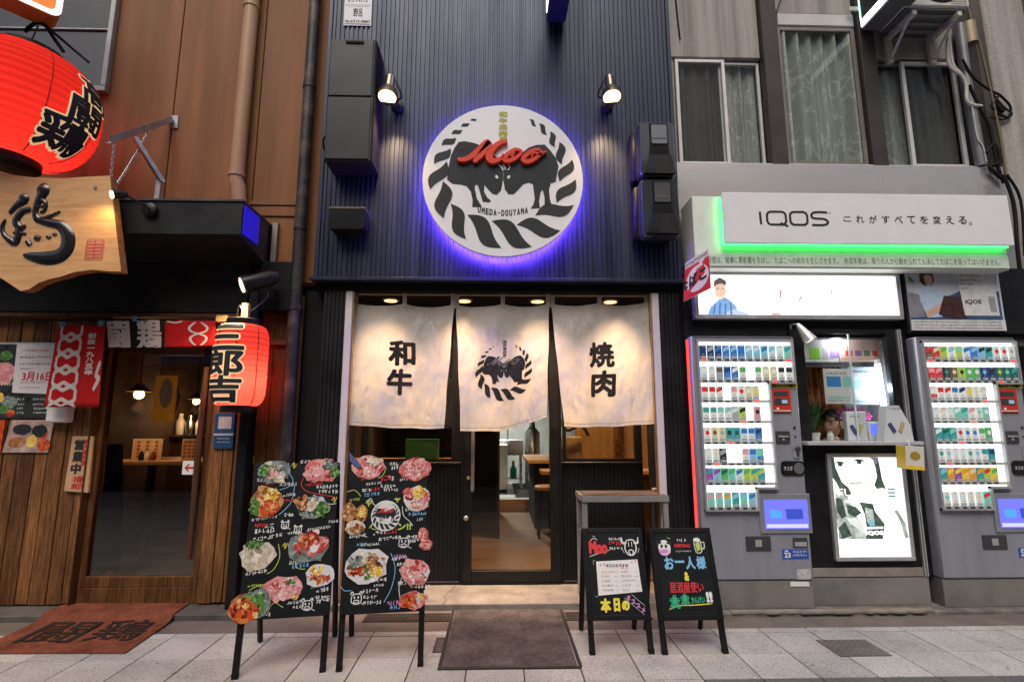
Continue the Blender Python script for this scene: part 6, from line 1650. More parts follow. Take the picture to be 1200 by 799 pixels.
put('red', tx('Moo', .02, .38, .10, .27, .006))
put('white', br([[(.06, .10), (.12, .07), (.2, .09)], [(.1, .04), (.16, .05)], [(.02, .30), (.2, .26), (.42, .22)]], .004)); put('white', sb([(.42, .62, .10), (.42, .66, .22)], .018)); put('red', sb([(.42, .70, .165)], .026))
put('white', lambda mb: [mb.brush([pt(*p) for p in q], wd, -.0027 - i * .0001, n=4) for i, (q, wd) in enumerate([([(.66, .06), (.68, .13), (.76, .13)], .014), ([(1.0, .06), (.98, .13), (.90, .13)], .014), ([(.76, .10), (.90, .10), (.94, .20), (.88, .28), (.78, .28), (.72, .20), (.76, .10)], .008), ([(.80, .12), (.80, .18)], .008), ([(.86, .12), (.86, .18)], .008), ([(.78, .24), (.83, .22), (.88, .24), (.84, .29), (.78, .24)], .007), ([(.66, .20), (.70, .26)], .005), ([(1.0, .2), (.96, .26)], .005)])])
q = [pt(.14, .36), pt(.94, .34), pt(.97, .73), pt(.14, .77)]
b = MB(); b.prism(q, -.0045, -.0021); ps = face_build(b, L, 'recommendation_sheet', m_paper, bd)
mb = MB(); mr_ = MB()
a = pt(.32, .435); mb.text('本日のおすすめ', a[0], a[0] + .15, a[1], a[1] + .022, -.0048, .0006, 6)
for u0 in (.22, .60):
    for i in range(5):
        p = pt(u0, .50 + i * .055); (mr_ if i == 0 and u0 < .3 else mb).scribble(p[0], p[0] + rg.uniform(.04, .09), p[1], .013, -.0047, rg); mb.scribble(p[0] + .09, p[0] + .11, p[1], .006, -.0047, rg); 
        mr_.brush([(p[0], p[1] - .003), (p[0] + .05, p[1] - .002)], .0015, -.0049)
for u, v in ((.20, .43), (.80, .39), (.62, .46)): p = pt(u, v); mr_.scribble(p[0], p[0] + .035, p[1], .022, -.0047, rg)
face_build(mb, L, 'lettering', M('pen_blue', (.06, .06, .12), .7), ps); face_build(mr_, L, 'lettering', m_redink, ps)
put('yellow', lambda mb: (tx('本', .16, .36, .80, .97, .005)(mb), tx('日', .41, .53, .80, .96, .005)(mb), tx('の', .56, .71, .83, .95, .005)(mb)))
put('pink', lambda mb: [tx(ch, .66 + .085 * i, .74 + .085 * i, .77 + .048 * i, .83 + .048 * i, .0015)(mb) for i, ch in enumerate('オススメ')])
put('white', br([[(.62, .80), (.97, 1.0)], [(.76, .76), (1.0, .90)], [(.08, .35), (.13, .345)], [(.08, .35), (.09, .40)], [(.08, .78), (.13, .78)]], .003))
fb = (1.030, 3.545), (1.449, 3.556)
r, L, bd, pt, put, tx, br, sb, rg = small('small chalkboard with blue greeting and green leaf lettering', fb[0], fb[1], .20, topz, .41)
put('blue', lambda mb: [tx(ch, .13 + .20 * i, .31 + .20 * i, .30 + (.05 if ch == '一' else 0), .46 - (.08 if ch == '一' else 0), .003)(mb) for i, ch in enumerate('お一人様')])
put('yellow', lambda mb: (tx('&', .47, .56, .49, .60, .004)(mb), mb.brush([pt(.12, .93), pt(.3, .89), pt(.6, .885), pt(.92, .87)], .006, -.0027)))
put('red', lambda mb: (tx('居酒屋使い', .18, .80, .61, .74, .001)(mb), tx('MEETING', .36, .66, .145, .19, .001)(mb)))
put('white', lambda mb: (tx('!!', .82, .94, .73, .86, .006)(mb), mb.scribble(*[pt(.42, .12)[0], pt(.58, .12)[0], pt(.42, .12)[1]], .02, -.0027, rg), mb.scribble(*[pt(.38, .25)[0], pt(.66, .25)[0], pt(.38, .25)[1]], .013, -.0027, rg),
     mb.sheet(ell(*pt(.17, .19), .042, .05, 14), -.0022)))
put('green', lambda mb: (tx('大', .14, .34, .76, .93, .011)(mb), tx('大', .34, .52, .74, .90, .011)(mb), tx('かんげい', .54, .79, .785, .87, .001)(mb)))
put('pink', lambda mb: (mb.brush([pt(.06, .20), pt(.10, .27), pt(.2, .28), pt(.28, .24)], .008, -.0029), mb.sheet(ell(*pt(.16, .235), .03, .014, 10), -.0031)))
mb = MB()
for u in (.12, .20): mb.sheet(ell(*pt(u, .17), .009, .012, 8), -.0032)
mb.sheet(ell(*pt(.07, .12), .02, .012, 8), -.0033); mb.sheet(ell(*pt(.27, .13), .02, .010, 8), -.0033); face_build(mb, L, 'cow_spots', m_ink, bd)
put('lime', lambda mb: (mb.sheet([pt(.76, .14), pt(.84, .12), pt(.86, .22), pt(.78, .24)], -.0026), mb.brush([pt(.24, .06), pt(.30, .08)], .006, -.0027)))
put('white', lambda mb: (mb.brush([pt(.74, .10), pt(.76, .25), pt(.87, .24), pt(.86, .10)], .006, -.0030, n=3), mb.sheet(blob(*pt(.80, .095), .026, .014, rg, 10), -.0032), mb.brush([pt(.87, .13), pt(.93, .13), pt(.92, .20), pt(.88, .21)], .006, -.0031)))

# ------------------------------------------------------------------ right building, upper wall
YR = 4.60
rbd = root('building', 'grey concrete building with curtained windows over the cigarette shop', 'building', (3.2, 4.8, 0))
m_col = M('column_brown', (.045, .038, .036), .5, var=.2, scale=5)
m_wframe = M('window_alu', (.62, .60, .60), .4, var=.06, metal=.2)
m_bframe = M('window_bronze', (.20, .175, .16), .45, var=.1, metal=.2)
def xat(px, py=190): return UX(px, py, YR)
zsill = UZ(900, 194, YR)
def panel(x0, x1, z0, z1, y=YR, mat=m_rough, name='concrete_panel'):
    b = MB(); b.box(x0, x1, y, y + .12, z0, z1, c=.008); b.build(name, mat, rbd)
xa = xat(797) - .30
xA0, xA1 = xat(797), xat(901)
xB0, xB1 = xat(925), xat(1018)
xC0, xC1 = xat(1037), xat(1136)
panel(xa, xA1, UZ(840, 68, YR), 6.9)
panel(xA1 + .165, xB1, UZ(950, 17, YR), 6.9)
panel(xC0, xC1 + .02, UZ(1060, 69, YR), 6.9)
for a, c in ((xA1 + .005, xA1 + .16), (xB1 + .005, xC0 - .005)):
    b = MB(); b.box(a, c, YR - .06, YR + .1, zsill - .02, 6.9, c=.006); b.build('dark_column', m_col, rbd)
b = MB(); b.box(xC1 + .021, xat(1166), YR + .01, YR + .12, zsill - .6, 6.9); b.build('dark_recess', m_col, rbd)
b = MB(); b.box(xat(1166), xat(1166) + .42, YR - .10, YR + .3, .03, 6.9, c=.01); b.build('concrete_pillar', m_rough, rbd)
b = MB(); b.box(xat(1166) + .425, 9.5, YR + .15, YR + .3, .03, 6.9); b.build('side_wall', M('dark_brown_wall', (.06, .045, .045), .6, var=.2, scale=2), rbd)
b = MB(); b.box(xa, xat(1166) - .001, YR + .2, YR + .26, 2.0, 6.9); b.build('backing', m_blackm, rbd)
panel(xat(925), xB1, UZ(950, 32, YR) + .003, UZ(950, 17, YR) - .004, YR - .015, M('lintel_white', (.5, .48, .47), .6, var=.1, dirt=.2), 'lintel')
panel(xa, xA0 - .004, zsill, UZ(840, 68, YR) - .003, YR + .02)
def curtain(x0, x1, z0, z1, y, mat, parent, seed, amp=.02, freq=9):
    rg = random.Random(seed); ph = rg.uniform(0, 6); n = 60
    b = MB()
    pts = [(x0 + (x1 - x0) * i / n, y + amp * math.sin(i / n * freq * 2 * (x1 - x0) * 3 + ph) + amp * .5 * math.sin(i / n * 31 + ph)) for i in range(n + 1)]
    b.v = [(x, yy, z0) for x, yy in pts] + [(x, yy, z1) for x, yy in pts]; b.f = [(i, i + 1, n + 2 + i, n + 1 + i) for i in range(n)]; b.m = [0] * n
    return b.build('curtain', mat, parent, smooth=180)
def lace(name, a, c, sc_=3.0):
    a = tuple(v * 1.7 for v in a); c = tuple(v * .6 + w * .8 for v, w in zip(a, c))
    return ramp_mat(name, [(.36, a), (.47, tuple(v * .9 + w * .1 for v, w in zip(a, c))), (.50, c), (.53, a), (.66, tuple(v * .75 + w * .25 for v, w in zip(a, c)))], scale=sc_, rough=.9, detail=2, dist=1.3, stretch=(2.6, .3, .8))
m_lace1 = lace('lace_grey', (.17, .173, .17), (.36, .365, .36), 3.2)
m_lace2 = lace('lace_green', (.175, .183, .172), (.36, .37, .35), 2.2)
m_darkroom = M('dark_curtain', (.07, .066, .066), .9, var=.3, scale=4)
m_wg = glass_mat('upper_glass', (.9, .92, .9), .035, .03)
def sash(x0, x1, z0, z1, y, fw, mat, name='window'):
    f = MB(); f.box(x0, x0 + fw, y, y + .035, z0, z1, c=.003); f.box(x1 - fw, x1, y, y + .035, z0, z1, c=.003); f.box(x0 + fw + .0005, x1 - fw - .0005, y, y + .035, z0, z0 + fw, c=.003); f.box(x0 + fw + .0005, x1 - fw - .0005, y, y + .035, z1 - fw, z1, c=.003)
    w = f.build(name, mat, rbd)
    b = MB(); b.box(x0 + fw - .002, x1 - fw + .002, y + .012, y + .017, z0 + fw - .002, z1 - fw + .002); b.build('pane', m_wg, w)
    return w
zw1 = UZ(840, 70, YR)
w = sash(xA0, xat(857), zsill, zw1, YR + .0, .032, m_wframe); curtain(xA0 + .02, xat(857) - .02, zsill, zw1, YR + .07, m_darkroom, w, 1)
w = sash(xat(851), xA1 - .004, zsill, zw1, YR + .037, .026, m_wframe); curtain(xat(853), xA1 - .01, zsill, zw1, YR + .11, m_lace1, w, 2)
zw2 = UZ(950, 33, YR)
w = sash(xA1 + .17, xB1 - .004, zsill, zw2, YR - .01, .040, m_bframe); curtain(xA1 + .18, xB1 - .01, zsill, zw2, YR + .06, m_lace2, w, 3, .045, 8)
zw3 = UZ(1060, 72, YR)
w = sash(xC0 + .004, xat(1077), zsill, zw3, YR + .037, .026, m_bframe); curtain(xC0 + .01, xat(1077), zsill, zw3, YR + .11, m_lace1, w, 4)
w = sash(xat(1070), xC1, zsill, zw3, YR, .036, m_wframe); curtain(xat(1072), xC1 - .02, zsill, zw3, YR + .08, m_darkroom, w, 5)
b = MB(); b.box(xa, xC1, YR - .05, YR + .04, zsill - .03, zsill - .003, c=.004); b.build('window_sill', m_wframe, rbd)
# stainless band
b = MB(); b.box(xa, xat(1166) - .003, YR - .09, YR + .05, 2.1, zsill - .032); bnd = b.build('stainless_band', M('band_steel', (.66, .62, .58), .26, metal=.7, var=.05, scale=1.2, stretch=(.6, 1, 2), rvar=.04), rbd)
# lower shell: black surround of kiosk
YK = 4.34
xk0, xk1 = 2.46, 3.44
b = MB(); b.box(xat(797) - .12, 5.2, 4.38, 4.9, 2.14, UZ(930, 318, 4.38)); b.build('black_header', m_black, rbd)
zfl = .05
b = MB(); b.box(1.50, 5.4, 4.88, 4.95, .03, 2.13); b.build('rear_wall', m_blackm, rbd)

# ------------------------------------------------------------------ air conditioner and its bracket
zac = UZ(1050, 43, YR - .04)
def yz(px, py, z): r_ = ray(px, py); t = (z - H) / r_.z; return r_.x * t, r_.y * t
xf, yf = yz(1138, 11, zac)
xbk, ybk = yz(1062, 43, zac)
x0 = xf - .62
r = root('air_conditioner', 'white outdoor air conditioner unit on wall brackets above the window', 'air conditioner', (xf - .4, yf + .2, zac))
b = MB(); b.box(x0, xf, yf, YR - .06, zac + .02, zac + .62, c=.015); b.build('casing', M('ac_white', (.62, .60, .58), .4, var=.08, dirt=.2), r, smooth=40)
b = MB(); b.box(x0 + .02, xf - .02, yf + .02, YR - .08, zac, zac + .0195); base = b.build('base_pan', M('ac_pan', (.09, .09, .09), .5, var=.2), r)
b = MB(); [b.box(x0 + .06, xf - .06, yf + .06 + i * .10, yf + .10 + i * .10, zac - .012, zac - .0005) for i in range(4)]; b.build('pan_rib', M('pan_rib', (.16, .16, .16), .5), base)
fx, fz = x0 + .36, zac + .31
b = MB(); b.lathe([(.25, -.004), (.25, -.001)], (fx, yf, fz), 30, axis='y'); b.build('fan_opening', m_blackm, r)
b = MB()
for i in range(7): rr = .03 + i * .035; b.tube([(fx + rr * math.cos(2 * PI * k / 28), yf - .008, fz + rr * math.sin(2 * PI * k / 28)) for k in range(29)], .003, 4, cap=False)
for i in range(12): t = PI * i / 6; b.tube([(fx + .03 * math.cos(t), yf - .006, fz + .03 * math.sin(t)), (fx + .25 * math.cos(t), yf - .006, fz + .25 * math.sin(t))], .003, 4)
b.build('fan_grille', M('grille_brown', (.10, .07, .065), .5), r)
b = MB(); [b.box(xf - .18, xf - .03, yf - .004, yf - .0005, zac + .05 + i * .022, zac + .062 + i * .022) for i in range(8)]; b.build('vent_slot', M('slot_grey', (.42, .40, .40), .5), r)
r = root('bracket', 'pale steel wall bracket arms under the air conditioner', 'bracket', (x0 + .3, YR, zac - .3))
m_brk = M('bracket_cream', (.50, .47, .42), .5, var=.2, dirt=.4, dirtcol=(.22, .09, .03), dscale=8)
for xx in (x0 + .08, xf - .12):
    b = MB(); b.box(xx, xx + .04, yf + .01, YR - .062, zac - .055, zac - .015); b.build('arm', m_brk, r)
    b = MB(); b.tube([(xx + .02, yf + .10, zac - .06), (xx + .02, YR - .07, zac - .25)], .016, 4); b.build('strut', m_brk, r)
    b = MB(); b.box(xx - .005, xx + .045, YR - .061, YR - .02, zac - .29, zac - .01); b.build('wall_rail', m_brk, r)
b = MB(); b.box(x0 + .5, xf - .13, YR - .058, YR - .03, zac - .20, zac - .17); b.build('cross_bar', m_brk, r)
# projecting lit sign beside it
sx_, sz_ = U(1010, 36, YR - .08)
r = root('projecting_sign', 'projecting box sign with bright white lower rim beside the air conditioner', 'sign', (sx_, 4.3, sz_))
b = MB(); b.box(sx_, sx_ + .24, 3.85, YR - .08, sz_ + .0, sz_ + .7, c=.004); b.build('casing', M('sign_graphite', (.10, .10, .105), .5, var=.15), r)
b = MB(); b.box(sx_ - .006, sx_ - .0005, 3.87, YR - .09, sz_ + .10, sz_ + .68); b.build('face', M('sign_dark_face', (.012, .02, .02), .3), r)
b = MB(); b.box(sx_ - .012, sx_ - .0005, 3.87, YR - .09, sz_ + .025, sz_ + .095); b.build('lit_rim', glow('rim_cool', (.92, .95, 1), 2.0), r)
b = MB(); b.box(sx_ - .012, sx_ - .0007, YR - .10, YR - .085, sz_ + .096, sz_ + .68); b.build('lit_edge', glow('edge_cyan', (.55, .95, .9), 1.2), r)
b = MB(); b.box(sx_ - .10, sx_ + .02, YR - .078, YR - .062, sz_ + .22, sz_ + .26); b.build('stay', m_brk, r)
# pipes and cables at the right edge
r = root('cable_bundle', 'tangled black cables and grey conduit on the concrete pillar edge', 'cables', (xat(1150), YR - .1, zsill))
def pth(l, d): return [(*U(a, c, d)[:1], d, U(a, c, d)[1]) for a, c in l]
b = MB(); b.tube(pth([(1150, 195), (1132, 92), (1124, 30)], YR - .08), .045, 12); b.build('conduit', M('conduit_grey', (.20, .21, .22), .4, metal=.4), r, smooth=50)
b = MB(); b.tube(pth([(1138, 52), (1136, 40), (1134, 28)], YR - .09), .06, 12); b.build('fitting', M('fitting_brass', (.32, .26, .18), .5, metal=.5), r, smooth=50)
rg = random.Random(31)
for l, rr, mt in (([(1180, 215), (1170, 150), (1150, 60), (1137, 20), (1133, -5)], .012, M('cable_olive', (.14, .11, .06), .6)), ([(1128, 70), (1140, 90), (1158, 105), (1170, 112), (1162, 125), (1180, 138), (1184, 125), (1170, 110)], .011, m_blackm), ([(1136, 100), (1150, 130), (1160, 150), (1168, 190), (1176, 215)], .014, m_blackm), ([(1112, 45), (1116, 75), (1126, 88), (1132, 100), (1134, 120), (1150, 125)], .016, M('hose_ivory', (.50, .47, .42), .6)), ([(1112, 40), (1110, 60), (1113, 78), (1124, 87)], .016, M('hose_ivory', (.5, .5, .5))), ([(1139, 125), (1145, 160), (1152, 172), (1156, 190)], .006, M('hose_ivory', (.5, .5, .5))), ([(1160, 105), (1175, 125), (1186, 133), (1178, 140), (1160, 138)], .008, m_blackm), ([(1155, 180), (1165, 170), (1172, 190), (1160, 196), (1175, 210)], .018, m_blackm), ([(1165, 120), (1172, 128), (1176, 132)], .02, m_blackm)):
    b = MB(); b.tube(catmull(pth(l, YR - .13), 5), rr, 7); b.build('cable', mt, r, smooth=60)
r = root('hanging_cable', 'thin black cable hanging down the first concrete panel', 'cable', (xat(797), YR - .01, 4))
b = MB(); b.tube(catmull(pth([(790, -20), (794, 20), (797, 46)], YR - .012), 4), .008, 6); b.build('cable', m_blackm, r)
b = MB(); b.tube(pth([(918, -8), (905, 26)], YR - .025), .005, 5); b.build('branch', m_blackm, r)
# lower right: cable drop beside the poster
r = root('cable_drop', 'dark cables dropping beside the white cigarette sign', 'cables', (UX(1192, 300, 4.4), 4.4, 2.2))
for l, rr in (([(1176, 205), (1188, 240), (1192, 290), (1198, 340)], .016), ([(1180, 205), (1196, 235), (1201, 300)], .012)):
    b = MB(); b.tube(catmull(pth(l, 4.42), 5), rr, 7); b.build('cable', m_blackm, r, smooth=60)

# ------------------------------------------------------------------ cigarette brand sign
YS = 4.10
q0 = RECT(809, 233, 1190, 316, 4.17)
r = root('shop_sign', 'long white IQOS sign with green light edge above the lightbox', 'sign', ((q0[0] + q0[1]) / 2, 4.2, q0[2]))
zS0, zS1 = UZ(1000, 315, 4.17), UZ(1000, 232, 4.17); xS0, xS1 = UX(814, 290, 4.17), UX(1181, 300, 4.17)
b = MB(); b.box(xS0, xS1, 4.17, 4.45, zS0, zS1, c=.005); b.build('back_box', M('sign_back', (.72, .74, .72), .35, var=.05), r)
zt0, zt1 = UZ(1000, 313, 4.165), UZ(1000, 299, 4.165)
b = MB(); b.box(xS0 + .01, xS1 - .008, 4.162, 4.1695, zt0, zt1); tb = b.build('warning_strip', M('strip_pale', (.60, .66, .60), .4), r)
b = MB(); y = 4.1615; h_ = zt1 - zt0
b.text('喫煙は、健康に悪影響を及ぼし、たばこへの依存を生じさせます。', UX(829, 306, y), UX(982, 306, y), zt0 + h_ * .22, zt0 + h_ * .78, y); b.text('未成年者は、周りの人から勧められても決してたばこを吸ってはいけません。', UX(989, 306, y), UX(1172, 306, y), zt0 + h_ * .22, zt0 + h_ * .78, y); b.build('lettering', m_ink, tb)
xF0, xF1, zF0, zF1 = UX(848, 260, YS), UX(1186, 265, YS), UZ(1010, 286, YS), UZ(1010, 227, YS)
b = MB(); b.box(xF0, xF1, YS, YS + .029, zF0, zF1, c=.004); fp = b.build('face_panel', M('sign_panel', (.74, .73, .77), .4, var=.03), r)
m_grn = glow('green_led', (.03, 1.0, .10), 5.0)
b = MB(); b.box(xF0 - .008, xF1 - .03, YS + .030, YS + .040, zF0 - .010, zF0 + .012); b.build('green_light', m_grn, r)
b = MB(); b.box(xF0 - .010, xF0 + .010, YS + .0405, YS + .050, zF0 - .001, zF1 - .03); b.build('green_light', m_grn, r)
# letters drawn as strokes
b = MB(); y = YS - .001
z0, z1 = UZ(930, 263.5, y), UZ(930, 248.5, y); wd = .019
X = lambda px: UX(px, 256, y)
b.brush([(X(891.5), z0), (X(891), z1)], wd, y, n=2, taper=False)
def ring(xa_, xb_, za, zb_, rr, yy): 
    p = rrect(xa_, xb_, za, zb_, rr, 5); b.brush(p + [p[0], p[1]], wd, yy, n=2, taper=False)
ring(X(899), X(921), z0, z1, .035, y - .0002); b.brush([(X(914), z0 + .015), (X(923), z0 - .014)], wd, y - .0004, taper=False)
ring(X(926), X(946), z0, z1, .035, y - .0006)
b.brush([(X(970), z1 - .002), (X(957), z1), (X(951.5), z1 - .018), (X(953), (z0 + z1) / 2 + .004), (X(966), (z0 + z1) / 2 - .004), (X(970), z0 + .022), (X(965), z0 + .001), (X(951), z0)], wd, y - .0008, n=6, taper=False)
b.text('®', X(971.5), X(974), z1 - .014, z1 - .0, y - .0002)
for i, ch in enumerate('これがすべてを変える'):
    xc = UX(993 + i * 15.0, 258, y); k = .033
    b.text(ch, xc - k * 1.02, xc + k * 1.02, UZ(1060, 262, y) + (.012 if ch == 'こ' else 0), UZ(1060, 253, y) - (.012 if ch == 'こ' else 0), y - .0003, .0009, 6)
b.text('。', UX(1135, 260, y), UX(1139, 260, y), UZ(1060, 263, y), UZ(1060, 259.5, y), y - .0003)
b.build('lettering', m_ink, fp)

# lightbox below
YB = 4.30
q = (UX(814, 347, YB), UX(1057, 347, YB), UZ(935, 373.5, YB), UZ(935, 320, YB))
r = root('lightbox', 'wide glowing white advertising lightbox with a man in blue', 'lightbox', ((q[0] + q[1]) / 2, YB, q[2]))
f = MB(); e = .035
f.box(q[0], q[1], YB, YB + .08, q[2], q[2] + e, c=.004); f.box(q[0], q[1], YB, YB + .08, q[3] - .02, q[3], c=.004); f.box(q[0], q[0] + .03, YB + .001, YB + .08, q[2] + e + .0005, q[3] - .0205); f.box(q[1] - e, q[1], YB + .001, YB + .08, q[2] + e + .0005, q[3] - .0205); f.build('frame', m_alu, r)
b = MB(); b.box(q[0] + .03, q[1] - e, YB + .02, YB + .07, q[2] + e, q[3] - .02); sc_p = b.build('lit_panel', glow('lightbox_white', (1, 1, .96), 1.6), r)
y = YB + .0195
def X2(px): return UX(px, 350, y)
def Z2(py): return UZ(850, py, y)
def flat(poly, mat, name, par, yy): b = MB(); b.sheet([(X2(a), Z2(c)) for a, c in poly], yy); b.build(name, mat, par)
def em(n, c, s=.55): return M('lit_' + n, c, .5, var=.15, scale=30, emit=s)
flat([(828, 369), (832, 360), (842, 351), (850, 348), (857, 353), (863, 360), (862, 369)], em('shirt', (.16, .30, .55), .8), 'printed_shirt', sc_p, y)
flat([(838, 346), (838, 336), (843, 330), (850, 333), (852, 341), (849, 349), (843, 350)], em('skin', (.75, .5, .38), .8), 'printed_face', sc_p, y - .0004)
flat([(837, 337), (838, 329), (845, 325), (852, 329), (852, 335), (846, 332), (840, 334)], em('hair', (.16, .13, .12), .4), 'printed_hair', sc_p, y - .0008)
flat([(841, 338), (842.5, 337.5), (842.5, 339), (841, 339)], em('hair', (.16, .13, .12), .4), 'printed_eye', sc_p, y - .0012); flat([(847, 338), (848.5, 337.5), (848.5, 339), (847, 339)], em('hair', (.16, .13, .12), .4), 'printed_eye', sc_p, y - .0012); flat([(842, 344), (845, 345.5), (848, 344), (845, 347)], em('lip', (.7, .3, .26), .8), 'printed_mouth', sc_p, y - .0012)
for k_ in range(4): flat([(834 + k_ * 7, 369), (837 + k_ * 6, 356 - k_ % 2 * 3), (838.5 + k_ * 6, 356), (836 + k_ * 7, 369)], em('stripe', (.07, .14, .34), .7), 'printed_stripe', sc_p, y - .0003)
flat([(850, 366), (858, 362), (876, 367), (874, 369.5), (852, 369)], em('arm', (.35, .45, .65), .8), 'printed_arm', sc_p, y - .0002)
flat([(914, 342), (915, 338), (917, 341), (916, 348), (914, 350)], em('product', (.5, .32, .25), .6), 'printed_product', sc_p, y); flat([(935, 351), (940, 345), (941, 347), (937, 353)], em('grey', (.45, .45, .45), .7), 'printed_pen', sc_p, y); flat([(902, 369), (904, 366), (914, 367), (914, 370)], em('product', (.5, .3, .2)), 'printed_hand', sc_p, y)
b = MB(); b.text('IQOS', X2(974), X2(1012), Z2(346), Z2(338), y, .001)
b.build('lettering', em('faint', (.55, .55, .55), .75), sc_p)
b = MB(); rg = random.Random(3); [b.scribble(X2(1040 + 4 * k), X2(1043 + 4 * k), Z2(330 + i * 3.2), .018, y, rg) for k in range(3) for i in range(12)]; b.build('lettering', em('olive', (.35, .38, .12), .5), sc_p)

# poster with seated woman
Q = UP([(1061, 315), (1170, 315), (1178, 386), (1068, 387)], 4.29)
r = root('advert_poster', 'advert poster of a woman reading a book above the second machine', 'poster', (Q[3][0], 4.29, Q[3][1]))
zP0, zP1 = Q[3][1], Q[0][1]; xP0, xP1 = (Q[0][0] + Q[3][0]) / 2, (Q[1][0] + Q[2][0]) / 2
b = MB(); b.box(xP0, xP1, 4.29, 4.30, zP0, zP1); pp = b.build('sheet', M('poster_pale', (.48, .50, .56), .25, var=.12, scale=3), r)
PW, PH = xP1 - xP0, zP1 - zP0
def pf(poly, mat, name, k): b = MB(); b.sheet([(xP0 + PW * a, zP1 - PH * c) for a, c in poly], 4.2898 - k * .0004); b.build(name, mat, pp)
def pm(n, c): return M('print_' + n, c, .3, var=.12, scale=14)
pf([(0, .55), (.35, .50), (.56, .36), (.98, .36), (.98, .83), (0, .83)], pm('sofa', (.05, .09, .17)), 'printed_sofa', 0)
pf([(0, .38), (.12, .42), (.16, .78), (0, .80)], pm('cushion', (.22, .22, .25)), 'printed_cushion', 1)
pf([(.16, .30), (.26, .28), (.36, .34), (.40, .55), (.34, .78), (.18, .80), (.12, .5)], pm('blouse', (.42, .52, .66)), 'printed_blouse', 2)
pf([(.14, .20), (.15, .06), (.22, .01), (.29, .06), (.30, .2), (.26, .28), (.18, .27)], pm('hair', (.05, .03, .03)), 'printed_hair', 3)
pf([(.19, .12), (.24, .09), (.28, .13), (.28, .22), (.24, .29), (.20, .24)], pm('skin', (.58, .36, .27)), 'printed_face', 4)
pf([(.16, .70), (.30, .60), (.36, .54), (.38, .58), (.28, .72), (.18, .80)], pm('skin', (.5, .3, .2)), 'printed_arm', 5)
pf([(.30, .74), (.38, .44), (.56, .46), (.62, .52), (.60, .80), (.40, .80)], pm('book', (.06, .03, .03)), 'printed_book', 6)
pf([(.54, .0), (.94, .0), (.95, .76), (.58, .76)], pm('white', (.62, .62, .64)), 'printed_panel', 7)
pf([(0, .83), (1, .83), (1, 1), (0, 1)], pm('white', (.66, .64, .66)), 'printed_footer', 8)
pf([(.85, .45), (.92, .45), (.93, .70), (.86, .70)], pm('silver', (.3, .31, .33)), 'printed_device', 9)
pf([(.02, .12), (.06, .15), (.08, .24), (.03, .2)], pm('leaf', (.05, .25, .05)), 'printed_leaf', 9)
b = MB(); yy = 4.2853
b.text('IQOS', xP0 + PW * .60, xP0 + PW * .77, zP1 - PH * .58, zP1 - PH * .50, yy, .001)
for i, c in enumerate((.13, .20, .27, .34)): b.scribble(xP0 + PW * .58, xP0 + PW * (.80 - .05 * i), zP1 - PH * c, .018, yy, rg)
for c in (.88, .93, .98): b.scribble(xP0 + PW * .02, xP0 + PW * .95, zP1 - PH * c, .014, yy, rg)
b.build('lettering', m_ink, pp)
b = MB(); b.box(xP0 - .02, 5.2, 4.305, 4.38, zP0 - .02, UZ(1120, 314, 4.30)); b.build('poster_backing', m_black, rbd)

# tobacco plate sign on the corner
Q = UP([(808, 304), (829, 292), (832, 338), (806, 350)], 4.12)
r = root('plate_sign', 'small red and white tobacco plate sign projecting at the shop corner', 'sign', (Q[3][0], 4.12, Q[3][1]))
y0_, y1_ = 4.10, 4.22
def qs(u, v, off=0):                                        # plate in its own slanted plane
    a = Vector((Q[0][0], y1_, Q[0][1])).lerp(Vector((Q[1][0], y0_, Q[1][1])), u); c = Vector((Q[3][0], y1_, Q[3][1])).lerp(Vector((Q[2][0], y0_, Q[2][1])), u)
    p = a.lerp(c, v); return (p.x - off * .6, p.y - off, p.z)
def slant(mb, off): mb.v = [qs(x, 1 - z, off - y) for x, y, z in mb.v]; return mb
b = MB(); b.prism([(0, 0), (1, 0), (1, 1), (0, 1)], 0, .012); slant(b, 0).build('plate', M('plate_edge', (.6, .55, .6), .4), r)
b = MB(); b.sheet([(0, 0), (1, 0), (1, .82), (0, .82)], 0); slant(b, .002).build('red_field', M('plate_red', (.55, .03, .05), .35, var=.1), r)
b = MB(); b.sheet(ell(.52, .42, .44, .33, 24), 0); slant(b, .004).build('white_oval', M('plate_white2', (.70, .62, .70), .35), r)
b = MB(); b.text('た', -.12, .16, .28, .56, 0, .02); b.v = [(max(v[0], .01), v[1], v[2]) for v in b.v]; b.text('ば', .20, .52, .26, .60, 0, .02); b.text('こ', .58, .88, .30, .58, 0, .02); slant(b, .006).build('lettering', m_ink, r)
b = MB(); b.scribble(.05, .9, .86, .09, 0, rg); slant(b, .004).build('lettering', m_ink, r)
b = MB(); b.cyl((Q[0][0] + .02, 4.21, Q[0][1] - .05), (Q[0][0] + .02, 4.375, Q[0][1] - .05), .008, 8); b.build('stay', m_iron, r)

# ------------------------------------------------------------------ cigarette vending machines
YM = 4.27
m_mach = M('machine_grey', (.32, .33, .385), .38, var=.06, scale=2, metal=.25, dirt=.12, dirtcol=(.15, .14, .14))
streak(m_mach, .86, 1.06, 1.5)
m_machd = M('machine_dark', (.05, .05, .055), .4)
m_disp = glow('display_white', (.93, 1, .97), 1.35)
PACKC = dict(navy=(.02, .05, .16), blue=(.04, .18, .50), sky=(.25, .50, .70), pale=(.62, .72, .76), teal=(.04, .32, .32), mint=(.20, .58, .48), green=(.10, .42, .12), lime=(.45, .58, .10), white=(.74, .76, .74), cream=(.66, .62, .45), red=(.60, .04, .04), pink=(.70, .32, .36), black=(.03, .035, .04), brown=(.16, .09, .05), orange=(.75, .32, .04), yellow=(.78, .60, .06), purple=(.28, .08, .36), grey=(.35, .38, .40), dgreen=(.02, .12, .09))
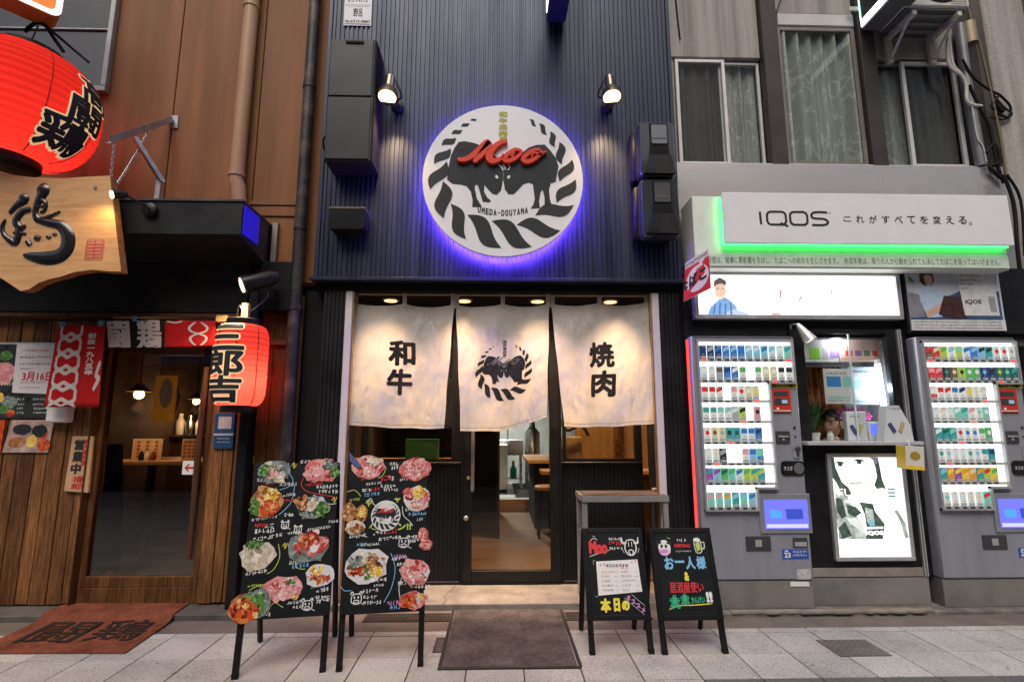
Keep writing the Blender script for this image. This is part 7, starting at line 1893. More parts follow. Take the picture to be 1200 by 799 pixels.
pm_ = {k: M('pack_' + k, c, .35, var=.08, scale=30, emit=.14) for k, c in PACKC.items()}  # faint self-glow stands in for the display light on the packs
_pk = {}
def pack_mesh(a, c, style):
    key = (a, c, style)
    if key in _pk: return _pk[key]
    b = MB(); w, h = .0262, .055
    b.box(-w, w, -.011, .011, 0, 2 * h, 0, c=.002)
    y = -.0115
    if style == 0: b.rect((-w * .9, w * .9, h * 1.15, h * 1.8), y, 1)
    elif style == 1: b.sheet([(-w * .95, h * 1.0), (w * .95, h * 1.45), (w * .95, h * 1.95), (-w * .95, h * 1.6)], y, 1)
    elif style == 2: b.sheet(ell(0, h * 1.25, w * .6, w * .7, 12), y, 1)
    else: b.rect((-w * .95, w * .95, h * .05, h * .9), y, 1)
    b.rect((-w * .85, w * .85, h * .08, h * .42), y - .0003, 2); b.rect((-w * .5, w * .5, h * 1.78, h * 1.9), y - .0003, 2)
    b.rect((-w * .35, w * .35, h * .62, h * .74), y - .0003, 2)
    me = bpy.data.meshes.new('cigarette_pack'); me.from_pydata(b.v, [], b.f)
    for m in (pm_[a], pm_[c], pm_['grey']): me.materials.append(m)
    me.polygons.foreach_set('material_index', b.m); me.update()
    _pk[key] = me; return me
def machine(dx, label, rows, clip=None):
    """authored on the first machine's pixels; dx shifts it along the wall"""
    X_ = lambda px, py: UX(px, py, YM) + dx
    Z_ = lambda py: UZ(880, py, YM)
    x0, x1 = 1.572 + dx, 2.432 + dx
    zb_, zt_ = Z_(680), Z_(394)
    r = root('vending_machine', label, 'vending machine', ((x0 + x1) / 2, 4.5, .03))
    b = MB(); b.box(x0, x1, YM, 4.86, zb_, zt_, c=.012); bod = b.build('body', m_mach, r, smooth=40)
    b = MB(); b.box(x0 + .006, x1 - .004, YM + .012, 4.84, .0285, zb_ - .006, c=.004); b.build('plinth', M('plinth_steel', (.26, .25, .24), .45, metal=.4, var=.2, scale=4, dirt=.45, dirtcol=(.32, .26, .21), dscale=3), r)
    b = MB(); b.box(x0 + .02, x1 - .02, YM - .004, YM - .0005, zt_ - .012, zt_ - .006); b.build('top_seam', m_machd, bod)
    # recessed display: frame lip and white back
    poly = [(815, 400), (926, 400), (930, 448.5), (902, 449), (907, 571), (886, 572), (887, 597), (829, 597)]
    P_ = [(X_(a, c), Z_(c)) for a, c in poly]
    xl = X_(821, 500); xr1, xr2, xr3 = X_(928, 425), X_(904.5, 510), X_(886.5, 585)
    z1, z2, z3, z4 = Z_(400), Z_(448.7), Z_(571.5), Z_(597)
    P_ = [(xl, z4), (xr3, z4), (xr3, z3), (xr2, z3), (xr2, z2), (xr1, z2), (xr1, z1), (xl, z1)]
    b = MB(); b.prism(P_, YM - .003, YM - .0005); dp = b.build('display', m_disp, r)
    lip = MB()
    for (p, q_) in zip(P_, P_[1:] + P_[:1]):
        a0, a1, c0, c1 = min(p[0], q_[0]) - .008, max(p[0], q_[0]) + .008, min(p[1], q_[1]) - .008, max(p[1], q_[1]) + .008
        lip.box(a0, a1, YM - .034 - random.random() * .0001, YM - .0031, c0, c1)
    lip.build('display_rim', M('rim_grey', (.40, .40, .42), .4, metal=.3), r)
    ys_ = [418.5, 443, 466, 490, 514.5, 539, 562, 590.5]
    n12 = [(818.5, 921.5, 12)] * 2
    for i, row in enumerate(rows):
        zsh = Z_(ys_[i] + 1.2)
        xa_ = xl + .012; xb_ = (xr1 if i < 2 else xr2 - .075 if i < 7 else xr3) - .012
        xe = (xr1 if i < 2 else xr2 if i < 7 else xr3) - .002
        b = MB(); b.box(xl + .002, xe, YM - .030, YM - .0032, zsh - .030, zsh - .010); sh = b.build('shelf_strip', M('shelf_pale', (.45, .46, .46), .4, var=.1), dp)
        n = len(row); pitch = (xb_ - xa_) / n
        kb = MB(); kr = MB()
        for j, spec in enumerate(row):
            xc = xa_ + pitch * (j + .5)
            (kr if (j * 7 + i * 3) % 11 == 0 else kb).box(xc - .016, xc + .016, YM - .0345, YM - .0302, zsh - .027, zsh - .013)
            if not spec: continue
            a, c, s_ = spec
            o = bpy.data.objects.new('cigarette_pack', pack_mesh(a, c, s_)); COL.objects.link(o); o.parent = dp
            o.location = Vector((xc, YM - .018, zsh - .009)) - ORG[dp.name]
        kb.build('button_row', m_machd, sh)
        if kr.f: kr.build('sold_out_lamp', glow('sold_lamp', (.9, .05, .03), 1.0), sh)
    # control side
    def R4(a, c, e, f): return (X_(a, (c + f) / 2), X_(e, (c + f) / 2), Z_(f), Z_(c))
    def plate(nm, rr, mat, d=.006, parent=bod, y=YM, c=.002): b = MB(); b.box(rr[0], rr[1], y - d, y - .0004, rr[2], rr[3], c=c); return b.build(nm, mat, parent)
    rr = R4(901, 448.5, 934, 454.5); p = plate('yellow_sticker', rr, M('sticker_yellow', (.75, .58, .02), .4), .0345 if False else .004)
    b = MB(); b.text('防犯カメラ作動中', rr[0] + .006, rr[1] - .006, rr[2] + .006, rr[3] - .006, YM - .0046, .001); b.build('lettering', m_ink, p)
    rr = R4(903, 456, 926, 483); p = plate('reader_panel', rr, M('reader_red', (.52, .045, .03), .35), .014)
    w_, h_ = rr[1] - rr[0], rr[3] - rr[2]
    b = MB(); b.box(rr[0] + .14 * w_, rr[1] - .14 * w_, YM - .016, YM - .0141, rr[3] - .30 * h_, rr[3] - .10 * h_); b.box(rr[0] + .14 * w_, rr[1] - .14 * w_, YM - .016, YM - .0141, rr[3] - .68 * h_, rr[3] - .40 * h_); b.build('reader_window', m_machd, p)
    b = MB(); b.rect((rr[0] + .52 * w_, rr[1] - .2 * w_, rr[3] - .62 * h_, rr[3] - .46 * h_), YM - .0163); b.build('reader_screen', glow('lcd_blue', (.25, .32, .45), .5), p)
    b = MB(); b.sheet(ell(rr[0] + .3 * w_, rr[2] + .16 * h_, .012, .010, 10), YM - .0144); b.rect((rr[0] + .05 * w_, rr[1] - .05 * w_, rr[2] + .01, rr[2] + .016), YM - .0144); b.build('reader_print', m_paper, p)
    rr = R4(909, 505, 925, 519); p = plate('bill_slot', rr, m_machd, .012)
    b = MB(); b.box(rr[0] + .015, rr[1] - .015, YM - .020, YM - .0121, rr[2] + .045, rr[2] + .06); b.lathe([(.012, 0), (.010, -.004)], ((rr[0] + rr[1]) / 2, YM - .0121, rr[2] + .028), 10, axis='y'); b.build('slot_lip', m_alu, p)
    for (px, py, rad_) in ((931, 501, .013), (932, 511.5, .009)):
        b = MB(); b.lathe([(rad_, 0), (rad_ * .8, -.006)], (X_(px, py), YM - .0004, Z_(py)), 12, axis='y'); b.build('button', m_machd, bod, smooth=40)
    b = MB(); b.prism(rrect(*R4(929, 520, 937.5, 537), .02), YM - .008, YM - .0004); p = b.build('coin_plate', m_alu, bod)
    b = MB(); b.lathe([(.022, 0), (.02, -.012), (.012, -.014)], (X_(934, 526), YM - .0081, Z_(526)), 14, axis='y'); b.box(X_(933, 530), X_(935.5, 530), YM - .012, YM - .0081, Z_(535), Z_(530)); b.build('return_lever', m_machd, p, smooth=40)
    b = MB(); b.prism(rrect(*R4(915, 540, 942, 557), .03), YM - .010, YM - .0004); p = b.build('card_reader', M('reader_black', (.012, .014, .015), .25), bod)
    xx, zz = X_(935.5, 548), Z_(548.5)
    b = MB(); b.sheet(ell(xx, zz, .042, .045, 18), YM - .0104); b.build('reader_mark', M('mark_grey', (.12, .13, .13), .4), p)
    b = MB(); b.text('タスポ', X_(918, 550), X_(928, 550), Z_(551), Z_(546), YM - .0104); b.build('lettering', m_paper, p)
    rr = R4(889, 578, 950, 625); p = plate('screen_bezel', rr, M('bezel_grey', (.26, .265, .29), .4, metal=.2), .012, c=.006)
    rr = R4(895, 585, 946, 619.5); b = MB(); b.box(rr[0], rr[1], YM - .0155, YM - .0121, rr[2], rr[3]); s_ = b.build('screen', glow('screen_violet', (.13, .14, .72), .8), p)
    w_, h_ = rr[1] - rr[0], rr[3] - rr[2]
    b = MB(); b.sheet([(rr[0] + w_ * .14, rr[2] + h_ * .36), (rr[0] + w_ * .40, rr[2] + h_ * .38), (rr[0] + w_ * .38, rr[2] + h_ * .62), (rr[0] + w_ * .12, rr[2] + h_ * .66)], YM - .0158); b.build('screen_picture', glow('screen_teal', (.06, .30, .62), .7), s_)
    b = MB(); b.sheet([(rr[0] + w_ * .5, rr[2] + h_ * .33), (rr[0] + w_ * .88, rr[2] + h_ * .34), (rr[0] + w_ * .87, rr[2] + h_ * .68), (rr[0] + w_ * .48, rr[2] + h_ * .68)], YM - .0158); b.build('screen_picture', glow('screen_navy', (.03, .06, .42), .7), s_)
    b = MB(); b.rect((rr[0] + .01, rr[1] - .01, rr[2] + .01, rr[2] + h_ * .17), YM - .0158); b.build('screen_caption', glow('screen_pale', (.5, .5, .8), .7), s_)
    rr = R4(874, 628, 903, 645); p = plate('delivery_slot', rr, m_machd, .008)
    b = MB(); b.box(rr[0] + .07, rr[0] + .12, YM - .012, YM - .0081, rr[2] + .03, rr[3] - .025); b.build('flap_mark', m_alu, p)
    rr = R4(929, 630, 946, 641.5); p = plate('coin_return', rr, m_machd, .008); b = MB(); b.box(rr[0] + .01, rr[1] - .01, YM - .011, YM - .0081, rr[2] + .01, rr[3] - .03); b.build('flap', m_alu, p)
    rr = R4(916.5, 643.5, 947.5, 655); p = plate('blue_sticker', rr, M('sticker_blue', (.03, .09, .42), .35), .003)
    b = MB(); b.text('23', rr[0] + .015, rr[0] + .065, rr[2] + .01, rr[2] + .05, YM - .0036, .002); b.text('時', rr[0] + .02, rr[0] + .05, rr[2] + .053, rr[3] - .006, YM - .0036, .002); b.scribble(rr[0] + .08, rr[1] - .02, rr[2] + .02, .018, YM - .0036, random.Random(4)); b.scribble(rr[0] + .08, rr[1] - .02, rr[2] + .045, .018, YM - .0036, random.Random(5)); b.build('lettering', m_paper, p)
    rr = R4(934, 667, 950, 679); p = plate('serial_label', rr, M('label_grey', (.5, .5, .52), .5, var=.3, scale=50), .002)
    rr = R4(927, 682, 949, 687.5); b = MB(); b.box(rr[0], rr[1], YM + .006, YM + .0115, rr[2], rr[3]); b.build('plinth_label', m_paper, r)
    b = MB(); b.box(x0 + .012, x0 + .022, YM - .006, YM - .0004, Z_(560), Z_(540), c=.002); b.build('door_latch', m_alu, bod)
    return r
S = lambda *a: list(a)
n_ = None
ROW_A = [S(('navy', 'navy', 1), ('navy', 'grey', 1), ('navy', 'blue', 1), ('blue', 'sky', 1), ('blue', 'sky', 1), ('blue', 'blue', 1), ('sky', 'pale', 1), ('sky', 'pale', 1), ('sky', 'blue', 1), ('pale', 'sky', 1), ('pale', 'white', 1), ('mint', 'teal', 1)),
         S(('pale', 'white', 0), ('white', 'pale', 0), ('grey', 'brown', 0), ('blue', 'navy', 1), ('blue', 'white', 1), ('white', 'green', 0), n_, ('white', 'green', 0), ('cream', 'white', 2), ('cream', 'white', 2), ('white', 'black', 0), ('white', 'black', 0)),
         S(('white', 'red', 0), ('white', 'red', 0), ('white', 'red', 1), n_, ('white', 'pink', 0), ('white', 'red', 2), ('cream', 'white', 2), ('cream', 'yellow', 2)),
         S(('white', 'teal', 0), ('white', 'teal', 0), ('white', 'mint', 0), ('white', 'mint', 1), ('grey', 'pale', 1), ('lime', 'black', 1), n_, ('pink', 'black', 2)),
         S(('white', 'red', 2), ('cream', 'brown', 2), ('cream', 'grey', 2), ('teal', 'black', 2), ('teal', 'dgreen', 2), ('pale', 'blue', 0), ('pale', 'blue', 0), ('blue', 'navy', 1)),
         S(('white', 'pale', 2), ('white', 'cream', 2), ('black', 'grey', 1), n_, n_, ('white', 'pink', 0), ('sky', 'blue', 0), ('mint', 'blue', 3)),
         S(('purple', 'teal', 1), ('sky', 'purple', 1), ('green', 'dgreen', 1), ('mint', 'green', 1), ('pale', 'blue', 1), ('lime', 'green', 1), ('lime', 'teal', 1), ('teal', 'lime', 1)),
         S(('mint', 'pink', 1), ('mint', 'pink', 1), ('mint', 'orange', 1), ('teal', 'sky', 1), ('mint', 'sky', 1), ('sky', 'blue', 1))]
ROW_B = [S(('brown', 'red', 1), ('red', 'cream', 1), ('lime', 'green', 1), ('white', 'sky', 1), ('lime', 'mint', 1), ('pale', 'blue', 1), ('blue', 'sky', 1), ('sky', 'black', 1), ('teal', 'black', 1), ('white', 'red', 2), ('white', 'red', 2), ('white', 'grey', 2)),
         S(('red', 'pink', 0), ('red', 'pink', 1), ('black', 'teal', 2), ('brown', 'cream', 2), ('lime', 'black', 2), ('green', 'white', 2), ('green', 'white', 2), ('navy', 'sky', 2), ('navy', 'black', 1), ('dgreen', 'lime', 2), ('dgreen', 'mint', 2), ('dgreen', 'teal', 1)),
         S(('white', 'red', 3), ('white', 'red', 0), ('white', 'red', 1), ('white', 'blue', 0), ('white', 'navy', 1), ('cream', 'yellow', 2), ('white', 'cream', 2), ('white', 'cream', 1)),
         S(('white', 'pale', 1), ('white', 'cream', 1), ('white', 'pale', 0), ('mint', 'white', 1), ('mint', 'teal', 1), ('white', 'pink', 1), ('white', 'mint', 2), ('mint', 'white', 2)),
         S(('teal', 'white', 1), ('teal', 'dgreen', 1), ('teal', 'mint', 1), ('white', 'red', 2), ('white', 'blue', 2), ('white', 'blue', 2), ('white', 'green', 0), ('green', 'white', 2)),
         S(('white', 'teal', 2), ('white', 'sky', 2), ('white', 'pale', 2), ('white', 'pale', 2), ('white', 'teal', 2), ('white', 'sky', 2), ('white', 'teal', 0), ('teal', 'navy', 0)),
         S(('teal', 'sky', 1), ('orange', 'yellow', 1), ('purple', 'yellow', 1), ('yellow', 'orange', 1), ('orange', 'cream', 1), ('teal', 'orange', 1), ('lime', 'red', 1), ('yellow', 'green', 1)),
         S(('white', 'mint', 2), ('white', 'pale', 2), ('white', 'pale', 2), ('white', 'cream', 2), ('white', 'cream', 2), ('mint', 'red', 1))]
machine(0, 'grey cigarette machine beside the red light strip and chalkboards', ROW_A)
machine(UX(1070, 392, YM) - UX(808, 392, YM), 'grey cigarette machine beneath the poster of a woman reading', ROW_B)

# ------------------------------------------------------------------ kiosk between the machines
kz1 = UZ(1000, 386, YK)
wx0, wx1 = UX(945, 455, YK), UX(1052, 455, YK)
zc_ = UZ(1000, 521, YK)
kx0, kx1 = 2.440, 3.452
r = root('kiosk', 'black framed tobacco kiosk window between the two cigarette machines', 'kiosk', (2.95, 4.5, .03))
gx0_, gx1_ = UX(947, 455, YK), UX(1046, 455, YK)
f = MB(); f.box(kx0, gx0_, YK, YK + .06, zc_ + .03, kz1, c=.003); f.box(gx1_, gx1_ + .075, YK, YK + .06, zc_ + .03, kz1, c=.003); f.box(gx0_ + .0005, gx1_ - .0005, YK + .001, YK + .06, kz1 - .035, kz1, c=.003); wf = f.build('window_frame', m_black, r)
b = MB(); b.box(gx0_, gx0_ + .40, YK + .03, YK + .036, zc_ + .03, kz1 - .035); b.build('sliding_pane', m_wg, wf)
b = MB(); b.box(gx0_ + .38, gx1_, YK + .015, YK + .021, zc_ + .03, kz1 - .035); b.build('sliding_pane', m_wg, wf)
b = MB(); b.box(gx0_ + .38, gx0_ + .395, YK + .010, YK + .0149, zc_ + .03, kz1 - .035); b.build('pane_edge', M('edge_glass', (.55, .62, .66), .2), wf)
b = MB(); b.box(gx1_ + .076, kx1, YK + .02, YK + .08, .24, kz1); b.build('side_panel', m_black, r)
for xx in (gx1_ + .085, gx1_ + .105):
    b = MB(); b.box(xx, xx + .012, YK - .012, YK + .0195, .24, kz1, c=.002); b.build('alu_trim', m_alu, r)
b = MB(); b.box(kx0, gx1_ + .11, YK - .13, YK + .5, zc_, zc_ + .029, c=.004); b.build('counter_shelf', M('shelf_grey', (.42, .42, .45), .35, var=.08), r)
b = MB(); b.box(kx0 + .005, gx1_ + .084, YK + .01, YK + .05, UZ(1010, 664, YK), zc_ - .001); b.build('front_panel', m_black, r)
zr0, zr1 = UZ(1010, 676, YK), UZ(1010, 665, YK)
b = MB(); b.box(kx0 + .02, gx1_ + .08, YK - .005, YK + .05, zr0 + .004, zr1 - .002, c=.002); b.build('stone_rail', M('rail_stone', (.26, .23, .21), .6, var=.25, scale=9, dirt=.4, dirtcol=(.10, .08, .07)), r)
b = MB(); b.box(kx0 + .01, gx1_ + .12, YK + .0, YK + .06, .0285, zr0 - .004, c=.004); b.build('base_plate', M('base_steel', (.24, .235, .23), .4, metal=.3, var=.25, scale=3, dirt=.45, dirtcol=(.40, .32, .27), dscale=2.2), r)
b = MB(); b.box(kx0, kx1, 4.80, 4.87, zc_ + .03, kz1 + .3); b.build('back_wall', M('kiosk_back', (.42, .40, .40), .6, var=.2, scale=4), r)
b = MB(); b.box(kx0, kx0 + .02, YK + .061, 4.80, zc_ + .03, kz1); b.box(kx1 - .09, kx1 - .07, YK + .081, 4.80, zc_ + .03, kz1); b.build('side_wall', M('kiosk_side', (.45, .44, .46), .5), r)
b = MB(); b.box(kx0, kx1 - .07, YK + .061, 4.80, kz1 - .02, kz1 - .001); b.build('ceiling', m_white, r)
# kiosk tube lamp
x, z = U(1032, 455, 4.47)
rl = root('tube_lamp', 'upright white tube lamp glowing inside the kiosk', 'lamp', (x, 4.47, zc_ + .03))
b = MB(); b.cyl((x + .02, 4.47, UZ(1032, 500, 4.47)), (x - .005, 4.47, UZ(1026, 425, 4.47)), .022, 12); b.build('tube', glow('tube_white', (.82, .86, 1), 6), rl)
for py in (501, 424):
    zz = UZ(1030, py, 4.47); b = MB(); b.cyl((x + .02 if py > 450 else x - .005, 4.47, zz - .02), (x + .02 if py > 450 else x - .005, 4.47, zz + .02), .026, 12); b.build('socket', m_white, rl)
bulb('tube_light', (x - .03, 4.425, UZ(1030, 455, 4.47)), 4.5, (.80, .86, 1), rl, .03)
rl = root('tube_lamp', 'unseen slim tube lamp added under the kiosk ceiling edge for brightness', 'lamp', (2.9, 4.42, kz1 - .05))  # second lamp, hidden behind the frame, added to brighten the kiosk front
b = MB(); b.cyl((2.55, 4.425, kz1 - .05), (3.2, 4.425, kz1 - .05), .014, 10); b.build('tube', glow('added_tube_white', (.95, .95, 1), 6), rl)
b = MB(); b.box(2.53, 3.22, 4.415, 4.435, kz1 - .036, kz1 - .021); b.build('holder', m_white, rl)
bulb('tube_light', (2.9, 4.425, kz1 - .10), 3.2, (.92, .94, 1), rl, .02)
# printed cards behind the glass
def card(name, label, q, d, mat, prints, seed):
    x0, x1, z0, z1 = RECT(*q, d)
    r = root(name, label, 'poster', (x0, d, z0)); rg = random.Random(seed)
    b = MB(); b.box(x0, x1, d, d + .004, z0, z1); c = b.build('sheet', mat, r)
    for k, (u0, u1, v0, v1, m) in enumerate(prints):
        b = MB(); b.rect((x0 + (x1 - x0) * u0, x0 + (x1 - x0) * u1, z1 - (z1 - z0) * v1, z1 - (z1 - z0) * v0), d - .0006 - k * .0002); b.build('print', m, c)
    b = MB(); b.scribble(x0 + .02, x1 - .03, z1 - .05, .02, d - .0008, rg); b.scribble(x0 + .02, x1 - .03, z0 + .02, .014, d - .0008, rg); b.build('lettering', m_ink, c)
pr = lambda n, c: M('card_' + n, c, .4, var=.1)
card('price_card', 'white card with green and purple packs along the kiosk top', (940, 392, 982, 424), 4.46, pr('paper', (.62, .60, .62)), [(.18, .48, .5, .9, pr('lime', (.25, .55, .05))), (.55, .72, .5, .85, pr('greyl', (.45, .4, .5))), (.76, 1, .5, .85, pr('violet', (.28, .18, .42)))], 1)
x0, x1, z0, z1 = RECT(983, 391, 1031, 424, 4.47)
card('price_card', 'salmon coloured product card along the kiosk top', (983, 391, 1031, 424), 4.47, pr('salmon', (.60, .42, .36)), [(.15, .32, .6, .8, pr('redk', (.5, .06, .05))), (.38, .54, .6, .8, pr('vio', (.25, .12, .3))), (.60, .75, .6, .8, pr('grn', (.12, .2, .12))), (.80, .93, .6, .8, pr('redk', (.5, .06, .05)))], 2)
card('price_card', 'white card with blue and green packs hanging in the kiosk', (966, 432, 998, 473), 4.45, pr('paper', (.66, .68, .70)), [(.1, .62, .22, .52, pr('blue', (.05, .22, .52))), (.7, 1, .22, .52, pr('aqua', (.25, .55, .50))), (.1, .9, .80, .84, pr('aqua', (.25, .55, .50)))], 3)
card('price_card', 'pale blue card with teal print behind the flower in the kiosk', (996, 430, 1028, 474), 4.50, pr('iceblue', (.50, .58, .66)), [(.1, .5, .35, .6, pr('teal', (.25, .48, .52))), (.55, .95, .4, .65, pr('teal', (.25, .48, .52)))], 4)
x0, x1, z0, z1 = RECT(941, 430, 980, 515, 4.72)
r = root('curtain', 'rust orange patterned curtain inside the kiosk', 'curtain', (x0, 4.72, z0))
b = MB(); n = 50
b.v = [(x0 + (x1 - x0 + .1) * i / n, 4.74 + .02 * math.sin(i * .9), z) for z in (zc_ + .05, z1) for i in range(n + 1)]; b.f = [(i, i + 1, n + 2 + i, n + 1 + i) for i in range(n)]; b.m = [0] * n
b.build('cloth', ramp_mat('curtain_rust', [(.35, (.22, .06, .02)), (.5, (.48, .17, .06)), (.65, (.58, .30, .14))], scale=14, rough=.8, stretch=(1, 1, .5)), r, smooth=180)
b = MB(); b.cyl((x0 - .02, 4.75, z1 + .01), (x1 + .12, 4.75, z1 + .01), .008, 8); b.build('rod', m_alu, r)
def plant(label, x, y, z, h, w, n, mat, seed, leafw=.012):
    r = root('plant', label, 'plant', (x, y, z)); rg = random.Random(seed)
    b = MB(); b.lathe([(.035, 0), (.045, .06), (.047, .065)], (x, y, z), 14); b.build('pot', m_white, r, smooth=40)
    b = MB()
    for i in range(n):
        a = rg.uniform(0, 2 * PI); l = h * rg.uniform(.5, 1); s_ = w * rg.uniform(.3, 1)
        p = [Vector((x, y, z + .06)), Vector((x + s_ * .5 * math.cos(a), y + s_ * .3 * math.sin(a), z + .06 + l * .7)), Vector((x + s_ * math.cos(a), y + s_ * .5 * math.sin(a), z + .06 + l * rg.uniform(.7, 1)))]
        sd_ = Vector((-math.sin(a), math.cos(a), 0)) * leafw
        b.add([tuple(p[0] - sd_ * .3), tuple(p[0] + sd_ * .3), tuple(p[1] + sd_), tuple(p[1] - sd_), tuple(p[2])], [(0, 1, 2, 3), (3, 2, 4)])
    b.build('leaves', mat, r)
    return r, rg
m_leaf = M('leaf_green', (.045, .11, .035), .5, var=.5, scale=40)
plant('bushy dark green plant at the kiosk corner', UX(956, 505, 4.58), 4.60, zc_ + .03, .30, .16, 240, m_leaf, 3)
xo, zo = U(1004, 515, 4.60)
r, rg = plant('potted orchid with pink flowers behind the kiosk glass', xo, 4.60, zc_ + .03, .12, .10, 14, m_leaf, 9, .02)
b = MB(); b.tube(catmull([(xo, 4.6, zc_ + .09), (xo + .01, 4.59, zc_ + .30), (xo + .02, 4.58, zc_ + .48)], 5), .006, 6); b.build('stem', m_leaf, r)
for i in range(12):
    a = rg.uniform(-.16, .14); z_ = zc_ + .22 + rg.uniform(-.05, .06); cx_, cy_ = xo + a, 4.575 + rg.uniform(-.03, .03)
    b = MB()
    for k in range(5):
        t = 2 * PI * k / 5; b.add([(cx_, cy_, z_), (cx_ + .03 * math.cos(t - .5), cy_ - .006, z_ + .03 * math.sin(t - .5)), (cx_ + .04 * math.cos(t), cy_ - .01, z_ + .04 * math.sin(t)), (cx_ + .03 * math.cos(t + .5), cy_ - .006, z_ + .03 * math.sin(t + .5))], [(0, 1, 2, 3)])
    b.build('flower', M('orchid_pink', (.55, .10, .32), .6, var=.3, scale=40), r)
# displays on the shelf
def stand(label, q, d, seed, wedge=False):
    x0, x1, z0, z1 = RECT(*q, d); z0 = zc_ + .0295
    r = root('product_display', label, 'display stand', ((x0 + x1) / 2, d, z0))
    b = MB()
    if wedge:
        b.prism([(x0, z0), (x1, z0), (x1 - .015, z0 + (z1 - z0) * .45), (x0 + (x1 - x0) * .62, z1), (x0 + (x1 - x0) * .22, z1)], d, d + .09)
    else: b.box(x0, x1, d, d + .05, z0, z1, c=.003)
    c = b.build('body', M('display_card', (.58, .60, .63), .4, var=.06), r)
    w_, h_ = x1 - x0, z1 - z0
    for k, (u, v, rot, mt) in enumerate(((.30, .38, .5, pr('navy', (.05, .07, .16))), (.62, .40, -.4, pr('gold', (.42, .34, .18))))):
        cx_, cz_ = x0 + w_ * u, z0 + h_ * v
        b = MB(); pts = [(-.014, -.04), (.014, -.04), (.014, .04), (-.014, .04)]
        b.prism([(cx_ + a * math.cos(rot) - e * math.sin(rot), cz_ + a * math.sin(rot) + e * math.cos(rot)) for a, e in pts], d - .008, d - .0004); b.build('device', mt, c)
    b = MB(); b.scribble(x0 + .03 if not wedge else x0 + w_ * .28, x0 + w_ * .62, z1 - .05 if not wedge else z1 - .035, .018, d - .0008, random.Random(seed)); b.build('lettering', m_ink, c)
stand('white display card with two slim devices on the kiosk shelf', (993, 482, 1016, 518), 4.36, 3)
stand('slanted white display stand at the right end of the kiosk shelf', (1034, 475, 1069, 518), YK - .10, 4, True)
x0, x1, z0, z1 = RECT(1018, 494, 1034, 513, 4.40)
r = root('small_screen', 'little blue glowing screen between the kiosk displays', 'screen', (x0, 4.4, zc_ + .03))
b = MB(); b.box(x0, x1, 4.40, 4.425, zc_ + .03, z1, c=.003); s_ = b.build('case', m_white, r)
b = MB(); b.rect((x0 + .015, x1 - .015, z0 + .03, z1 - .02), 4.3994); b.build('panel', glow('mini_blue', (.10, .16, .8), 1.0), s_)
x, z = U(973.5, 513, 4.40)
r = root('white_bottle', 'small white bottle standing before the person in the kiosk', 'bottle', (x, 4.40, zc_ + .03))
b = MB(); b.lathe([(.024, 0), (.026, .005), (.026, .05), (.015, .06)], (x, 4.40, zc_ + .0295), 14); b.build('body', m_white, r, smooth=40)
b = MB(); b.lathe([(.017, .0605), (.017, .078)], (x, 4.40, zc_ + .0295), 12); b.build('cap', m_white, r)
# yellow price cube hanging under the shelf
x0, x1, z0, z1 = RECT(1045, 522, 1077, 549, YK - .18)
r = root('price_cube', 'yellow and white cardboard price cube hanging at the shelf corner', 'price tag', ((x0 + x1) / 2, YK - .15, z0), rz=0)
r.rotation_euler = (0, RAD(4), RAD(-10)); a_ = (x1 - x0) * .30; hh = z1 - z0
r.location = ((x0 + x1) / 2, YK - .22, z0)
b = MB(); b.box(-a_, a_, -a_, a_, 0, hh, c=.003); cb_ = b.build('box', M('cube_white', (.62, .60, .52), .5, var=.06), r)
b = MB(); b.rect((-a_ * .98, a_ * .98, .0, hh * .16), -a_ - .0006); b.add([(-a_ - .0006, -a_ * .98, .02 * hh), (-a_ - .0006, a_ * .98, .02 * hh), (-a_ - .0006, a_ * .98, hh * .98), (-a_ - .0006, -a_ * .98, hh * .98)], [(0, 3, 2, 1)]); b.build('yellow_face', M('cube_yellow', (.72, .50, .03), .45), cb_)
b = MB(); b.sheet(ell(.0, hh * .58, a_ * .55, a_ * .5, 20), -a_ - .0010); b.build('round_mark', M('mark_olive', (.36, .25, .03), .5), cb_)
b = MB(); b.tube([(0, 0, hh), (0, .02, hh + .05)], .003, 5); b.build('string', m_paper, r)
# cone clip lamp over the first machine edge
xa_, za_ = U(936, 379, YK - .12); xb2, zb2 = U(951, 400, YK - .12)
r = root('clip_lamp', 'small silver cone lamp at the kiosk window corner', 'lamp', (xa_, YK - .06, za_))
p0, p1 = Vector((xa_, YK - .1, za_)), Vector((xb2 - .02, YK - .14, zb2))
b = MB(); b.tube([tuple(p0), tuple(p0.lerp(p1, .15)), tuple(p1)], [.012, .022, .055], 18, cap=False); b.build('shade', M('cone_silver', (.62, .61, .56), .3, metal=.6), r, smooth=50)
d_ = (p1 - p0).normalized(); b = MB(); b.tube([tuple(p1 - d_ * .012), tuple(p1 - d_ * .008)], .045, 16); b.build('lens', glow('cone_lens', (1, .95, .85), 3), r)
b = MB(); b.tube([tuple(p0), (xa_ + .0, YK + .0, za_ + .01), (xa_ + .01, YK + .02, za_ - .03)], .007, 6); b.build('stem', m_alu, r)
